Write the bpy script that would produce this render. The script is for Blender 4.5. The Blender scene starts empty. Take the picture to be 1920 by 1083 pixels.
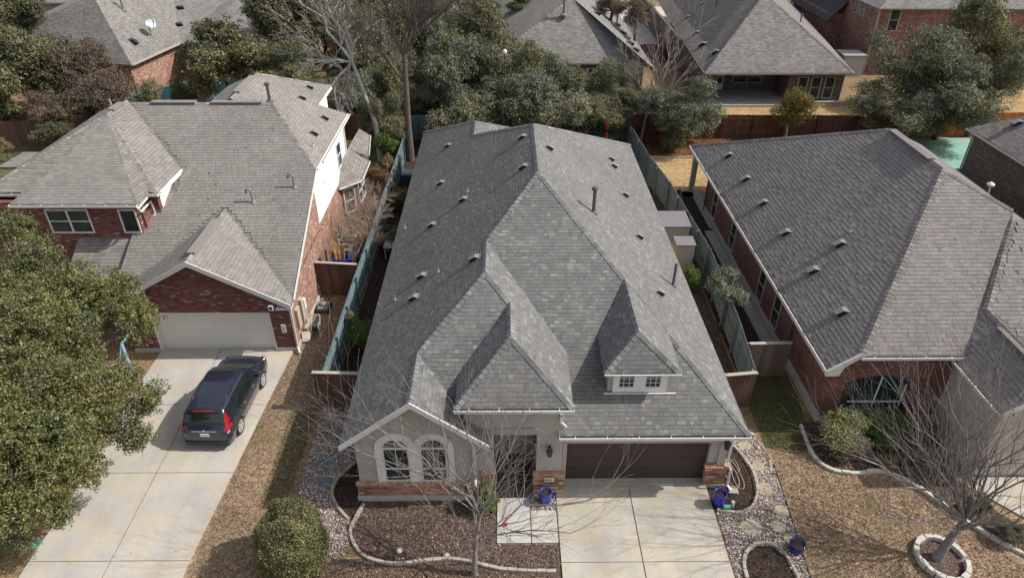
import bpy, math, random
import numpy as np
from mathutils import Vector, Matrix

# ------------------------------------------------------------------ scene, camera, light
scene = bpy.context.scene
COL = scene.collection
R = math.radians

cam_data = bpy.data.cameras.new('camera')
cam = bpy.data.objects.new('camera', cam_data)
COL.objects.link(cam)
cam_data.sensor_width = 36.0
cam_data.lens = 24.0
cam_data.clip_start = 0.5
cam_data.clip_end = 1000
yaw, pitch, roll = R(0.76307), R(33.38128), R(0.3)
fwd = Vector((math.sin(yaw)*math.cos(pitch), math.cos(yaw)*math.cos(pitch), -math.sin(pitch)))
rgt = Vector((math.cos(yaw), -math.sin(yaw), 0))
upv = rgt.cross(fwd)
r2 = math.cos(roll)*rgt + math.sin(roll)*upv
u2 = -math.sin(roll)*rgt + math.cos(roll)*upv
cam.matrix_world = Matrix(((r2.x, u2.x, -fwd.x, 0), (r2.y, u2.y, -fwd.y, 0), (r2.z, u2.z, -fwd.z, 18.9), (0, 0, 0, 1)))
scene.camera = cam

SUN_DIR = Vector((-1.05, -0.03, -1.0)).normalized()          # the way the light travels
sun_el = math.asin(-SUN_DIR.z)
sun_az = math.atan2(-SUN_DIR.x, -SUN_DIR.y)                  # clockwise from +Y
world = bpy.data.worlds.new('World')
scene.world = world
world.use_nodes = True
wn = world.node_tree
for n in list(wn.nodes): wn.nodes.remove(n)
sky = wn.nodes.new('ShaderNodeTexSky')
sky.sky_type = 'NISHITA'
sky.sun_disc = False
sky.sun_elevation = sun_el
sky.sun_rotation = sun_az
sky.air_density = 1.0
sky.dust_density = 2.0
bg = wn.nodes.new('ShaderNodeBackground'); bg.inputs['Strength'].default_value = 0.15
wo = wn.nodes.new('ShaderNodeOutputWorld')
hs = wn.nodes.new('ShaderNodeHueSaturation'); hs.inputs['Saturation'].default_value = 0.38
wn.links.new(sky.outputs[0], hs.inputs['Color']); wn.links.new(hs.outputs[0], bg.inputs[0]); wn.links.new(bg.outputs[0], wo.inputs[0])
sl = bpy.data.lights.new('sun', 'SUN'); sl.energy = 4.0; sl.angle = R(0.6); sl.color = (1.0, 0.95, 0.88)
so = bpy.data.objects.new('sun', sl); COL.objects.link(so)
so.rotation_euler = SUN_DIR.to_track_quat('-Z', 'Y').to_euler()
so.location = (40, 0, 60)
scene.view_settings.view_transform = 'Standard'
scene.view_settings.look = 'None'
scene.view_settings.gamma = 1.0
scene.view_settings.exposure = 0.24
scene.view_settings.use_curve_mapping = False
scene.render.resolution_x = 1024; scene.render.resolution_y = 577

rng = np.random.default_rng(7)
random.seed(7)

# ------------------------------------------------------------------ materials
MATS = {}
class NB:
    """small node-tree helper"""
    def __init__(s, name, rough=0.8, spec=0.3):
        m = bpy.data.materials.new(name); m.use_nodes = True
        s.m = m; s.t = m.node_tree; s.b = s.t.nodes['Principled BSDF']
        s.b.inputs['Roughness'].default_value = rough
        s.b.inputs['Specular IOR Level'].default_value = spec
        MATS[name] = m
    def n(s, typ, **kw):
        nd = s.t.nodes.new(typ)
        for k, v in kw.items():
            if k in nd.inputs: s.set(nd.inputs[k], v)
            else: setattr(nd, k, v)
        return nd
    def set(s, sock, v):
        if isinstance(v, bpy.types.NodeSocket): s.t.links.new(v, sock)
        else: sock.default_value = v
    def mix(s, fac, a, b, mode='MIX'):
        nd = s.t.nodes.new('ShaderNodeMix'); nd.data_type = 'RGBA'; nd.blend_type = mode
        s.set(nd.inputs[0], fac); s.set(nd.inputs[6], c4(a)); s.set(nd.inputs[7], c4(b))
        return nd.outputs[2]
    def math(s, op, a, b=0.0):
        nd = s.t.nodes.new('ShaderNodeMath'); nd.operation = op
        s.set(nd.inputs[0], a); s.set(nd.inputs[1], b); return nd.outputs[0]
    def ramp(s, fac, stops, interp='LINEAR'):
        nd = s.t.nodes.new('ShaderNodeValToRGB'); cr = nd.color_ramp; cr.interpolation = interp
        while len(cr.elements) < len(stops): cr.elements.new(0.5)
        for e, (p, c) in zip(cr.elements, stops): e.position = p; e.color = c4(c)
        s.set(nd.inputs[0], fac); return nd.outputs[0]
    def noise(s, vec, scale, detail=4, rough=0.6, **kw):
        nd = s.n('ShaderNodeTexNoise', Scale=scale, Detail=detail, Roughness=rough, **kw)
        if vec is not None: s.t.links.new(vec, nd.inputs['Vector'])
        return nd.outputs[0]
    def uv(s): return s.n('ShaderNodeUVMap').outputs[0]
    def obj(s): return s.n('ShaderNodeTexCoord').outputs['Object']
    def geo(s): return s.n('ShaderNodeNewGeometry')
    def col(s, v): s.set(s.b.inputs['Base Color'], c4(v))
    def bump(s, h, dist, strength=1.0):
        nd = s.t.nodes.new('ShaderNodeBump'); nd.inputs['Distance'].default_value = dist
        nd.inputs['Strength'].default_value = strength
        s.t.links.new(h, nd.inputs['Height']); s.t.links.new(nd.outputs[0], s.b.inputs['Normal'])

def c4(c):
    if isinstance(c, (tuple, list)): return (c[0], c[1], c[2], 1.0)
    if isinstance(c, (int, float)): return (c, c, c, 1.0)
    return c

def plain(name, color, rough=0.6, var=0.12, scale=3.0, metal=0.0, spec=0.3, bump=0.0):
    k = NB(name, rough, spec)
    k.b.inputs['Metallic'].default_value = metal
    nz = k.noise(k.obj(), scale, 5)
    hi = tuple(min(1, c*(1+var)) for c in color); lo = tuple(c*(1-var) for c in color)
    k.col(k.ramp(nz, [(0.3, lo), (0.7, hi)]))
    if bump: k.bump(k.noise(k.obj(), scale*12, 3), bump)
    return k.m

def shingle(name, stops, line=0.55, w=0.30, h=0.145, blotch=0.12):
    k = NB(name, 0.95, 0.15)
    uv = k.uv()
    br = k.n('ShaderNodeTexBrick', offset=0.37, offset_frequency=3, squash=0.7, squash_frequency=5)
    k.t.links.new(uv, br.inputs['Vector'])
    for a, v in (('Color1', (0, 0, 0, 1)), ('Color2', (1, 1, 1, 1)), ('Mortar', (0.5, 0.5, 0.5, 1)), ('Scale', 1.0),
                 ('Mortar Size', 0.006), ('Mortar Smooth', 0.2), ('Brick Width', w), ('Row Height', h)):
        br.inputs[a].default_value = v
    tint = k.ramp(br.outputs['Color'], stops)
    big = k.noise(uv, 0.35, 5)
    tint = k.mix(1.0, tint, k.ramp(big, [(0.3, (1-blotch,)*3), (0.7, (1+blotch*0.6,)*3)]), 'MULTIPLY')
    fine = k.noise(uv, 38, 2)
    tint = k.mix(1.0, tint, k.ramp(fine, [(0.25, (0.78,)*3), (0.75, (1.16,)*3)]), 'MULTIPLY')
    streak = k.n('ShaderNodeMapping'); k.t.links.new(uv, streak.inputs[0]); streak.inputs['Scale'].default_value = (2.2, 0.25, 1)
    tint = k.mix(1.0, tint, k.ramp(k.noise(streak.outputs[0], 1.0, 4), [(0.35, (0.92,)*3), (0.65, (1.05,)*3)]), 'MULTIPLY')
    sep = k.n('ShaderNodeSeparateXYZ'); k.t.links.new(uv, sep.inputs[0])
    fr = k.math('FRACT', k.math('DIVIDE', sep.outputs[1], h))
    ln = k.math('LESS_THAN', fr, 0.13)
    # dark tab gaps plus a painted shadow line at each butt, broken by noise
    gap = k.math('MULTIPLY', ln, k.ramp(k.noise(uv, 5.0, 2), [(0.35, (0.45,)*3), (0.62, (1.0,)*3)]))
    dk = k.math('MAXIMUM', k.math('MULTIPLY', gap, line), k.math('MULTIPLY', br.outputs['Fac'], 0.35))
    k.col(k.mix(dk, tint, (0.018, 0.018, 0.02)))
    hh = k.math('ADD', k.math('SUBTRACT', 1.0, fr), k.math('MULTIPLY', br.outputs['Color'], 0.45))
    k.bump(hh, 0.012)
    return k.m

def brick(name, stops, mortar, w=0.22, h=0.075, ms=0.009, blotch=0.2, rough=0.9):
    k = NB(name, rough, 0.2)
    uv = k.uv()
    br = k.n('ShaderNodeTexBrick', offset=0.5)
    k.t.links.new(uv, br.inputs['Vector'])
    for a, v in (('Color1', (0, 0, 0, 1)), ('Color2', (1, 1, 1, 1)), ('Mortar', (0.5, 0.5, 0.5, 1)), ('Scale', 1.0),
                 ('Mortar Size', ms), ('Mortar Smooth', 0.1), ('Brick Width', w), ('Row Height', h)):
        br.inputs[a].default_value = v
    t = k.ramp(br.outputs['Color'], stops)
    t = k.mix(1.0, t, k.ramp(k.noise(uv, 1.2, 5), [(0.3, (1-blotch,)*3), (0.7, (1+blotch,)*3)]), 'MULTIPLY')
    k.col(k.mix(br.outputs['Fac'], t, mortar))
    k.bump(k.math('SUBTRACT', 1.0, br.outputs['Fac']), 0.006)
    return k.m

# roofs
M_ROOF = shingle('grey_shingle', [(0.0, (0.120, 0.124, 0.127)), (0.45, (0.150, 0.155, 0.157)), (0.85, (0.18, 0.184, 0.183)), (0.93, (0.225, 0.215, 0.195)), (1.0, (0.28, 0.27, 0.25))], w=0.2, line=0.4)
M_ROOFL = shingle('taupe_shingle', [(0.0, (0.180, 0.166, 0.152)), (0.5, (0.223, 0.207, 0.190)), (1.0, (0.261, 0.242, 0.223))], line=0.62, w=0.33, h=0.17, blotch=0.06)
M_ROOFR = shingle('rosy_grey_shingle', [(0.0, (0.165, 0.15, 0.145)), (0.5, (0.205, 0.188, 0.18)), (1.0, (0.255, 0.235, 0.225))], line=0.62, w=0.33, h=0.17, blotch=0.07)
M_ROOFB = shingle('weathered_shingle', [(0.0, (0.17, 0.16, 0.15)), (0.5, (0.215, 0.203, 0.19)), (1.0, (0.26, 0.245, 0.23))], line=0.5, w=0.33)
# walls
M_STUCCO = plain('stucco', (0.40, 0.365, 0.335), 0.95, 0.05, 1.2, bump=0.004)
M_BEIGE = plain('beige_stucco', (0.50, 0.45, 0.40), 0.95, 0.06, 1.2, bump=0.004)
M_TRIM = plain('stone_trim', (0.70, 0.69, 0.68), 0.8, 0.05, 2.0)
M_WHITE = plain('white_paint', (0.64, 0.63, 0.61), 0.5, 0.04, 2.0)
M_SIDING = plain('white_siding', (0.80, 0.79, 0.77), 0.55, 0.03, 0.8)
M_LINTEL = plain('grey_lintel', (0.33, 0.34, 0.36), 0.7, 0.05)
M_BRK_L = brick('mottled_red_brick', [(0.0, (0.10, 0.036, 0.032)), (0.5, (0.19, 0.068, 0.055)), (0.9, (0.225, 0.095, 0.078)), (0.96, (0.28, 0.18, 0.16)), (1.0, (0.38, 0.31, 0.28))], (0.16, 0.105, 0.095))
M_BRK_T = brick('tumbled_brick', [(0.0, (0.22, 0.10, 0.07)), (0.5, (0.33, 0.175, 0.125)), (0.86, (0.42, 0.245, 0.175)), (0.95, (0.38, 0.34, 0.33)), (1.0, (0.56, 0.49, 0.44))], (0.36, 0.255, 0.205), blotch=0.25)
M_BRK_R = brick('red_brick', [(0.0, (0.12, 0.045, 0.036)), (0.6, (0.20, 0.075, 0.058)), (1.0, (0.27, 0.11, 0.085))], (0.20, 0.16, 0.145))
M_BRK_D = brick('brown_brick', [(0.0, (0.075, 0.058, 0.052)), (0.6, (0.13, 0.10, 0.09)), (1.0, (0.20, 0.155, 0.14))], (0.17, 0.15, 0.14))
M_BRK_F = brick('pale_red_brick', [(0.0, (0.14, 0.06, 0.05)), (0.6, (0.26, 0.115, 0.09)), (1.0, (0.40, 0.24, 0.2))], (0.26, 0.2, 0.18), blotch=0.3)
M_BRK_S = brick('orange_stone_brick', [(0.0, (0.20, 0.075, 0.045)), (0.5, (0.33, 0.15, 0.09)), (0.85, (0.42, 0.24, 0.15)), (1.0, (0.50, 0.38, 0.28))], (0.30, 0.21, 0.16), w=0.34, h=0.12, ms=0.012, blotch=0.3)
M_FOUND = plain('foundation_concrete', (0.42, 0.40, 0.37), 0.9, 0.12, 2.0)
M_DOORW = plain('white_garage_door', (0.66, 0.64, 0.60), 0.55, 0.04, 1.0)
M_DOORB = plain('brown_garage_door', (0.062, 0.042, 0.038), 0.5, 0.12, 3.0)
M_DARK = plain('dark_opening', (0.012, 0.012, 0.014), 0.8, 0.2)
M_BLACK = plain('black_metal', (0.03, 0.03, 0.032), 0.4, 0.1)
M_GALV = plain('galvanised_metal', (0.42, 0.43, 0.44), 0.4, 0.15, 5, metal=0.6)
M_VENT = plain('grey_vent_metal', (0.20, 0.205, 0.205), 0.8, 0.1, 5)
M_VENTB = plain('brown_vent_metal', (0.22, 0.205, 0.195), 0.5, 0.1, 5)
M_LEAD = plain('lead_pipe', (0.10, 0.095, 0.09), 0.5, 0.15, 5)
M_BLUE = plain('blue_glaze', (0.02, 0.035, 0.32), 0.12, 0.15, 3, spec=0.6)
M_NAVY = plain('navy_glaze', (0.012, 0.03, 0.10), 0.15, 0.2, 3, spec=0.6)
M_SOIL = plain('potting_soil', (0.055, 0.035, 0.026), 0.95, 0.4, 12, bump=0.03)
M_STONE = plain('limestone', (0.37, 0.33, 0.27), 0.9, 0.22, 2.5, bump=0.01)
M_STONEW = plain('white_limestone', (0.50, 0.475, 0.43), 0.9, 0.15, 4, bump=0.01)
M_FLAG = plain('flagstone', (0.36, 0.31, 0.225), 0.9, 0.3, 2.2, bump=0.008)
M_BARK = plain('bark', (0.115, 0.095, 0.082), 0.95, 0.35, 9, bump=0.02)
M_BARKP = plain('pale_bark', (0.25, 0.215, 0.195), 0.95, 0.3, 9, bump=0.01)
M_BARKR = plain('grey_brown_bark', (0.212, 0.186, 0.174), 0.95, 0.3, 9, bump=0.01)
M_BARKD = plain('dead_bark', (0.36, 0.33, 0.30), 0.95, 0.25, 6, bump=0.01)
M_RUBBER = plain('tyre_rubber', (0.018, 0.018, 0.018), 0.85, 0.1)
M_GREENUT = plain('green_plastic', (0.10, 0.30, 0.25), 0.6, 0.1)
M_HOSE = plain('tan_hose', (0.40, 0.35, 0.28), 0.5, 0.1)
M_RED = plain('red_plastic', (0.5, 0.02, 0.02), 0.5, 0.1)
M_CREAM = plain('cream_plastic', (0.44, 0.38, 0.32), 0.6, 0.06)
M_SHEDTOP = plain('shed_lid', (0.19, 0.18, 0.19), 0.7, 0.08)
M_LIME = plain('wood_offcut', (0.50, 0.27, 0.10), 0.8, 0.3, 4)
M_PLATE = plain('sign_white', (0.7, 0.7, 0.68), 0.5, 0.05)

def glass(name, color=(0.02, 0.035, 0.035), rough=0.06):
    k = NB(name, rough, 0.7)
    k.col(k.ramp(k.noise(k.obj(), 1.5, 3), [(0.35, tuple(c*0.6 for c in color)), (0.7, tuple(c*1.6 for c in color))]))
    return k.m
M_GLASS = glass('window_glass')
M_GLASSG = glass('green_tinted_glass', (0.016, 0.040, 0.040))
M_CARGLASS = glass('car_glass', (0.012, 0.02, 0.018), 0.04)

def wood(name, a, b, rough=0.85, board=0.14):
    k = NB(name, rough, 0.2)
    uv = k.uv()
    mp = k.n('ShaderNodeMapping'); k.t.links.new(uv, mp.inputs[0]); mp.inputs['Scale'].default_value = (9, 0.8, 1)
    g = k.noise(mp.outputs[0], 1.0, 6, 0.7)
    isl = k.geo().outputs['Random Per Island']
    c = k.ramp(g, [(0.25, a), (0.75, b)])
    k.col(k.mix(1.0, c, k.ramp(isl, [(0, (0.72,)*3), (1, (1.2,)*3)]), 'MULTIPLY'))
    k.bump(g, 0.004)
    return k.m
M_TEAL = wood('teal_stained_wood', (0.092, 0.144, 0.161), (0.162, 0.219, 0.235))
M_GREYTEAL = wood('faded_grey_teal_wood', (0.145, 0.184, 0.180), (0.230, 0.264, 0.256))
M_BROWNW = wood('brown_weathered_wood', (0.085, 0.051, 0.038), (0.162, 0.098, 0.072))
M_REDW = wood('red_brown_wood', (0.075, 0.034, 0.028), (0.128, 0.064, 0.053))
M_ORANGEW = wood('orange_stained_wood', (0.40, 0.13, 0.035), (0.58, 0.22, 0.07))
M_GREYW = wood('grey_weathered_wood', (0.32, 0.28, 0.245), (0.48, 0.43, 0.38))
M_BLUEW = wood('blue_stained_wood', (0.138, 0.375, 0.525), (0.213, 0.500, 0.663))

def concrete(name, color, stain=(0.6, 0.55, 0.45), blot=0.10):
    k = NB(name, 0.92, 0.2)
    ob = k.obj()
    a = k.noise(ob, 0.55, 6, 0.62); b = k.noise(ob, 45, 3)
    c = k.ramp(a, [(0.3, tuple(x*(1-blot) for x in color)), (0.7, tuple(x*(1+blot*0.5) for x in color))])
    warm = k.ramp(k.noise(ob, 0.8, 3), [(0.42, (0.96, 0.99, 1.03)), (0.62, (1.04, 1.0, 0.92))])
    c = k.mix(1.0, c, warm, 'MULTIPLY')
    c = k.mix(1.0, c, k.ramp(b, [(0.3, (0.93,)*3), (0.7, (1.05,)*3)]), 'MULTIPLY')
    mp = k.n('ShaderNodeMapping'); k.t.links.new(ob, mp.inputs[0]); mp.inputs['Scale'].default_value = (1.6, 0.35, 1)
    c = k.mix(1.0, c, k.ramp(k.noise(mp.outputs[0], 1.0, 6, 0.7), [(0.35, (0.94,)*3), (0.6, (1.03,)*3)]), 'MULTIPLY')
    sp = k.noise(ob, 7, 2)
    c = k.mix(k.ramp(sp, [(0.70, (0, 0, 0)), (0.78, (0.35,)*3)]), c, tuple(x*0.6 for x in color))
    k.col(c); k.bump(b, 0.002)
    return k.m
M_CONC = concrete('driveway_concrete', (0.45, 0.413, 0.362), blot=0.15)
M_CONC2 = concrete('apron_concrete', (0.45, 0.413, 0.352), blot=0.22)
M_PATIO = concrete('patio_concrete', (0.36, 0.34, 0.33))
M_MINT = concrete('mint_painted_slab', (0.27, 0.46, 0.38), blot=0.25)
M_STREET = concrete('pale_street', (0.48, 0.45, 0.42))

def groundmat(name, stops, s1=6.0, s2=28.0, big=None, bumpd=0.03, rough=1.0):
    k = NB(name, rough, 0.1)
    ob = k.obj()
    v = k.n('ShaderNodeTexVoronoi', feature='F1'); v.inputs['Scale'].default_value = s2
    wv = k.n('ShaderNodeVectorMath', operation='ADD')
    nz = k.n('ShaderNodeTexNoise', Scale=s2*0.4, Detail=3.0); k.t.links.new(ob, nz.inputs['Vector'])
    sc = k.n('ShaderNodeVectorMath', operation='SCALE'); k.t.links.new(nz.outputs['Color'], sc.inputs[0]); sc.inputs['Scale'].default_value = 0.08
    k.t.links.new(ob, wv.inputs[0]); k.t.links.new(sc.outputs[0], wv.inputs[1]); k.t.links.new(wv.outputs[0], v.inputs['Vector'])
    rnd = k.n('ShaderNodeSeparateXYZ'); k.t.links.new(v.outputs['Color'], rnd.inputs[0])
    n1 = k.noise(ob, s1, 6, 0.7)
    f = k.math('ADD', k.math('MULTIPLY', rnd.outputs[0], 0.45), k.math('MULTIPLY', n1, 0.55))
    c = k.ramp(f, stops)
    if big:
        c = k.mix(k.ramp(k.noise(ob, big[0], 5, 0.65), [(big[2], (0, 0, 0)), (big[3], (1, 1, 1))]), c, big[1])
    c = k.mix(1.0, c, k.ramp(k.noise(ob, 0.5, 4), [(0.3, (0.85,)*3), (0.7, (1.12,)*3)]), 'MULTIPLY')
    k.col(c)
    k.bump(k.math('ADD', rnd.outputs[0], n1), bumpd, 0.9)
    return k.m
M_DIRT = groundmat('dry_ground', [(0.25, (0.13, 0.085, 0.05)), (0.5, (0.27, 0.185, 0.105)), (0.75, (0.40, 0.29, 0.17))], big=(0.25, (0.07, 0.075, 0.03), 0.52, 0.66))
M_LAWN = groundmat('dormant_lawn', [(0.25, (0.179, 0.123, 0.083)), (0.45, (0.254, 0.177, 0.116)), (0.6, (0.329, 0.240, 0.161)), (0.8, (0.404, 0.309, 0.215))], s1=5, s2=16, big=(0.45, (0.146, 0.140, 0.049), 0.58, 0.72))
M_LAWNG = groundmat('thin_green_lawn', [(0.25, (0.05, 0.052, 0.022)), (0.5, (0.10, 0.105, 0.045)), (0.8, (0.17, 0.15, 0.07))], s1=4, s2=16, big=(0.6, (0.17, 0.12, 0.07), 0.5, 0.66))
M_TAN = groundmat('tan_lawn', [(0.25, (0.255, 0.164, 0.080)), (0.5, (0.399, 0.271, 0.136)), (0.8, (0.493, 0.353, 0.200))], s1=3, s2=10, big=(0.4, (0.170, 0.148, 0.056), 0.62, 0.75))
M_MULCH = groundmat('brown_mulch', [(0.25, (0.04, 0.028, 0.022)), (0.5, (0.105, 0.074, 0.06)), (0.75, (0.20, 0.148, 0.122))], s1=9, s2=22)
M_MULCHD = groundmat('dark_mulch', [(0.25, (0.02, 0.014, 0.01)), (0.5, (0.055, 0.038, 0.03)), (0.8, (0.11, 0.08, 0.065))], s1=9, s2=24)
M_GRAVEL = groundmat('gravel_base', [(0.2, (0.09, 0.075, 0.065)), (0.5, (0.25, 0.20, 0.17)), (0.8, (0.42, 0.36, 0.31))], s1=5, s2=18)
M_LITTER = groundmat('red_leaf_litter', [(0.25, (0.04, 0.022, 0.014)), (0.5, (0.14, 0.06, 0.03)), (0.8, (0.25, 0.13, 0.065))], s1=3, s2=9)

def island(name, stops, rough=0.8, transl=0.0, spec=0.25, interp='LINEAR', clump=None):
    k = NB(name, rough, spec)
    c = k.ramp(k.geo().outputs['Random Per Island'], stops, interp)
    if clump:
        c = k.mix(1.0, c, k.ramp(k.noise(k.obj(), clump, 3), [(0.35, (0.7, 0.75, 0.8)), (0.65, (1.28, 1.2, 1.05))]), 'MULTIPLY')
    k.col(c)
    if transl:
        tr = k.n('ShaderNodeBsdfTranslucent'); k.t.links.new(c, tr.inputs[0])
        mx = k.n('ShaderNodeMixShader'); mx.inputs[0].default_value = transl
        out = k.t.nodes['Material Output']
        k.t.links.new(k.b.outputs[0], mx.inputs[1]); k.t.links.new(tr.outputs[0], mx.inputs[2]); k.t.links.new(mx.outputs[0], out.inputs[0])
    return k.m
M_OAK = island('oak_leaves', [(0, (0.044, 0.057, 0.017)), (0.4, (0.102, 0.119, 0.037)), (0.75, (0.175, 0.183, 0.065)), (0.93, (0.253, 0.236, 0.108)), (1, (0.350, 0.296, 0.205))], 0.5, 0.18, 0.4, clump=0.8)
M_OAKB = island('dark_oak_leaves', [(0, (0.052, 0.062, 0.033)), (0.5, (0.130, 0.142, 0.071)), (0.9, (0.234, 0.222, 0.120)), (1, (0.312, 0.222, 0.164))], 0.6, 0.15, clump=0.5)
M_PURP = island('bronze_leaves', [(0, (0.062, 0.056, 0.037)), (0.5, (0.138, 0.112, 0.081)), (0.9, (0.213, 0.156, 0.125)), (1, (0.275, 0.188, 0.150))], 0.7, 0.15, clump=0.4)
M_JUNI = island('juniper_leaves', [(0, (0.085, 0.100, 0.067)), (0.5, (0.183, 0.201, 0.134)), (0.9, (0.293, 0.299, 0.213)), (1, (0.390, 0.342, 0.256))], 0.8, 0.2, clump=0.5)
M_JUNIG = island('green_juniper_leaves', [(0, (0.084, 0.097, 0.050)), (0.5, (0.182, 0.194, 0.101)), (0.9, (0.292, 0.285, 0.173)), (1, (0.376, 0.291, 0.235))], 0.7, 0.2, clump=0.5)
M_YEL = island('yellow_green_leaves', [(0, (0.08, 0.075, 0.018)), (0.5, (0.17, 0.15, 0.035)), (0.9, (0.27, 0.21, 0.06)), (1, (0.32, 0.19, 0.06))], 0.7, 0.2)
M_BOX = island('shrub_leaves', [(0, (0.066, 0.076, 0.028)), (0.5, (0.138, 0.151, 0.062)), (0.85, (0.220, 0.216, 0.106)), (1, (0.330, 0.238, 0.168))], 0.6, 0.1, clump=1.2)
M_BOXG = island('bright_green_leaves', [(0, (0.04, 0.075, 0.012)), (0.5, (0.095, 0.16, 0.03)), (1, (0.19, 0.26, 0.06))], 0.5, 0.2)
M_VARI = island('variegated_leaves', [(0, (0.069, 0.092, 0.023)), (0.5, (0.172, 0.207, 0.057)), (0.8, (0.368, 0.368, 0.161)), (1, (0.575, 0.540, 0.322))], 0.5, 0.2)
M_SILV = island('silver_green_leaves', [(0, (0.08, 0.10, 0.06)), (0.5, (0.17, 0.20, 0.125)), (1, (0.30, 0.32, 0.22))], 0.6, 0.15)
M_DRYL = island('dry_leaves', [(0, (0.13, 0.085, 0.045)), (0.5, (0.28, 0.19, 0.105)), (1, (0.42, 0.31, 0.19))], 0.8, 0.15)
M_PEB = island('pebbles', [(0, (0.13, 0.09, 0.075)), (0.3, (0.28, 0.20, 0.17)), (0.6, (0.38, 0.32, 0.29)), (0.85, (0.50, 0.45, 0.40)), (1, (0.68, 0.64, 0.58))], 0.85)
M_FALL = island('fallen_leaf', [(0, (0.095, 0.051, 0.032)), (0.4, (0.228, 0.130, 0.081)), (0.75, (0.342, 0.231, 0.149)), (1, (0.475, 0.370, 0.262))], 0.8)
M_GRASS = island('dry_grass_blade', [(0, (0.187, 0.128, 0.078)), (0.5, (0.281, 0.200, 0.129)), (0.85, (0.365, 0.272, 0.183)), (1, (0.170, 0.152, 0.070))], 0.8)
M_GRASSG = island('green_grass_blade', [(0, (0.04, 0.055, 0.015)), (0.6, (0.09, 0.12, 0.035)), (1, (0.18, 0.17, 0.07))], 0.8)

def carpaint():
    k = NB('car_paint', 0.28, 0.5)
    k.b.inputs['Metallic'].default_value = 0.55
    k.b.inputs['Coat Weight'].default_value = 0.8
    k.b.inputs['Coat Roughness'].default_value = 0.05
    k.col(k.ramp(k.noise(k.obj(), 250, 2), [(0.3, (0.026, 0.030, 0.052)), (0.7, (0.044, 0.048, 0.082))]))
    return k.m
M_CAR = carpaint()
M_LAMPR = plain('red_lamp', (0.36, 0.008, 0.012), 0.15, 0.15, 6, spec=0.6)
M_LAMPW = plain('clear_lamp', (0.7, 0.68, 0.66), 0.15, 0.1, 6, spec=0.6)
M_CHROME = plain('chrome', (0.6, 0.6, 0.62), 0.2, 0.05, metal=0.9)
M_ALLOY = plain('alloy_rim', (0.50, 0.48, 0.46), 0.35, 0.05, metal=0.4)

def _cm(name, c):
    return tabmat(name, [(0, tuple(x*0.72 for x in c)), (0.7, c), (1, tuple(x*1.3 for x in c))])
def tabmat(name, stops):
    k = NB(name, 0.95, 0.15); c = k.ramp(k.geo().outputs['Random Per Island'], stops)
    c = k.mix(1.0, c, k.ramp(k.noise(k.obj(), 0.35, 6), [(0.3, (0.88,)*3), (0.7, (1.08,)*3)]), 'MULTIPLY')
    c = k.mix(1.0, c, k.ramp(k.noise(k.obj(), 2.2, 4), [(0.3, (0.93, 0.94, 0.95)), (0.7, (1.05, 1.04, 1.02))]), 'MULTIPLY')
    c = k.mix(1.0, c, k.ramp(k.noise(k.obj(), 60, 2), [(0.3, (0.8,)*3), (0.7, (1.15,)*3)]), 'MULTIPLY')
    k.col(c); return k.m
M_EDGE = plain('asphalt_edge_shade', (0.03, 0.03, 0.032), 0.9, 0.2)  # dark asphalt butt that also paints the shadow line under each course
M_TAB = tabmat('grey_tabs', [(0.0, (0.147, 0.144, 0.139)), (0.5, (0.167, 0.165, 0.161)), (0.90, (0.189, 0.186, 0.180)), (0.95, (0.212, 0.207, 0.196)), (1.0, (0.245, 0.236, 0.22))])
M_CAP = _cm('ridge_shingle_grey', (0.19, 0.192, 0.19)); M_CAPL = _cm('ridge_shingle_taupe', (0.25, 0.235, 0.22)); M_CAPR = _cm('ridge_shingle_rosy', (0.215, 0.195, 0.188))
M_TABL = tabmat('taupe_tabs', [(0.0, (0.211, 0.196, 0.182)), (1.0, (0.258, 0.241, 0.224))])
M_TABR = tabmat('rosy_tabs', [(0.0, (0.200, 0.182, 0.177)), (1.0, (0.251, 0.231, 0.223))])
# ------------------------------------------------------------------ mesh tools
def setprops(o, label=None, cat=None, group=None, kind=None):
    if label: o['label'] = label
    if cat: o['category'] = cat
    if group: o['group'] = group
    if kind: o['kind'] = kind
    return o
def thing(name, label, cat, loc=(0, 0, 0), group=None, rz=0.0):
    o = bpy.data.objects.new(name, None); COL.objects.link(o)
    o.location = loc; o.rotation_euler = (0, 0, rz); o.empty_display_size = 0.3
    return setprops(o, label, cat, group)
def wloc(p):
    v = Vector((0, 0, 0))
    while p is not None:
        v += Vector(p.location); p = p.parent
    return v
def link_mesh(me, name, mat, parent=None):
    if mat is not None and not me.materials: me.materials.append(mat)
    o = bpy.data.objects.new(name, me); COL.objects.link(o)
    if parent is not None: o.parent = parent
    return o
def dup(root, loc=None, rz=None, label=None, scale=None, parent=None):
    def rec(o, par):
        c = o.copy(); COL.objects.link(c); c.parent = par
        for ch in o.children: rec(ch, c)
        return c
    r = rec(root, parent if parent is not None else root.parent)
    if loc is not None: r.location = loc
    if rz is not None: r.rotation_euler = (0, 0, rz)
    if scale is not None: r.scale = scale
    if label: r['label'] = label
    return r

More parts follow.
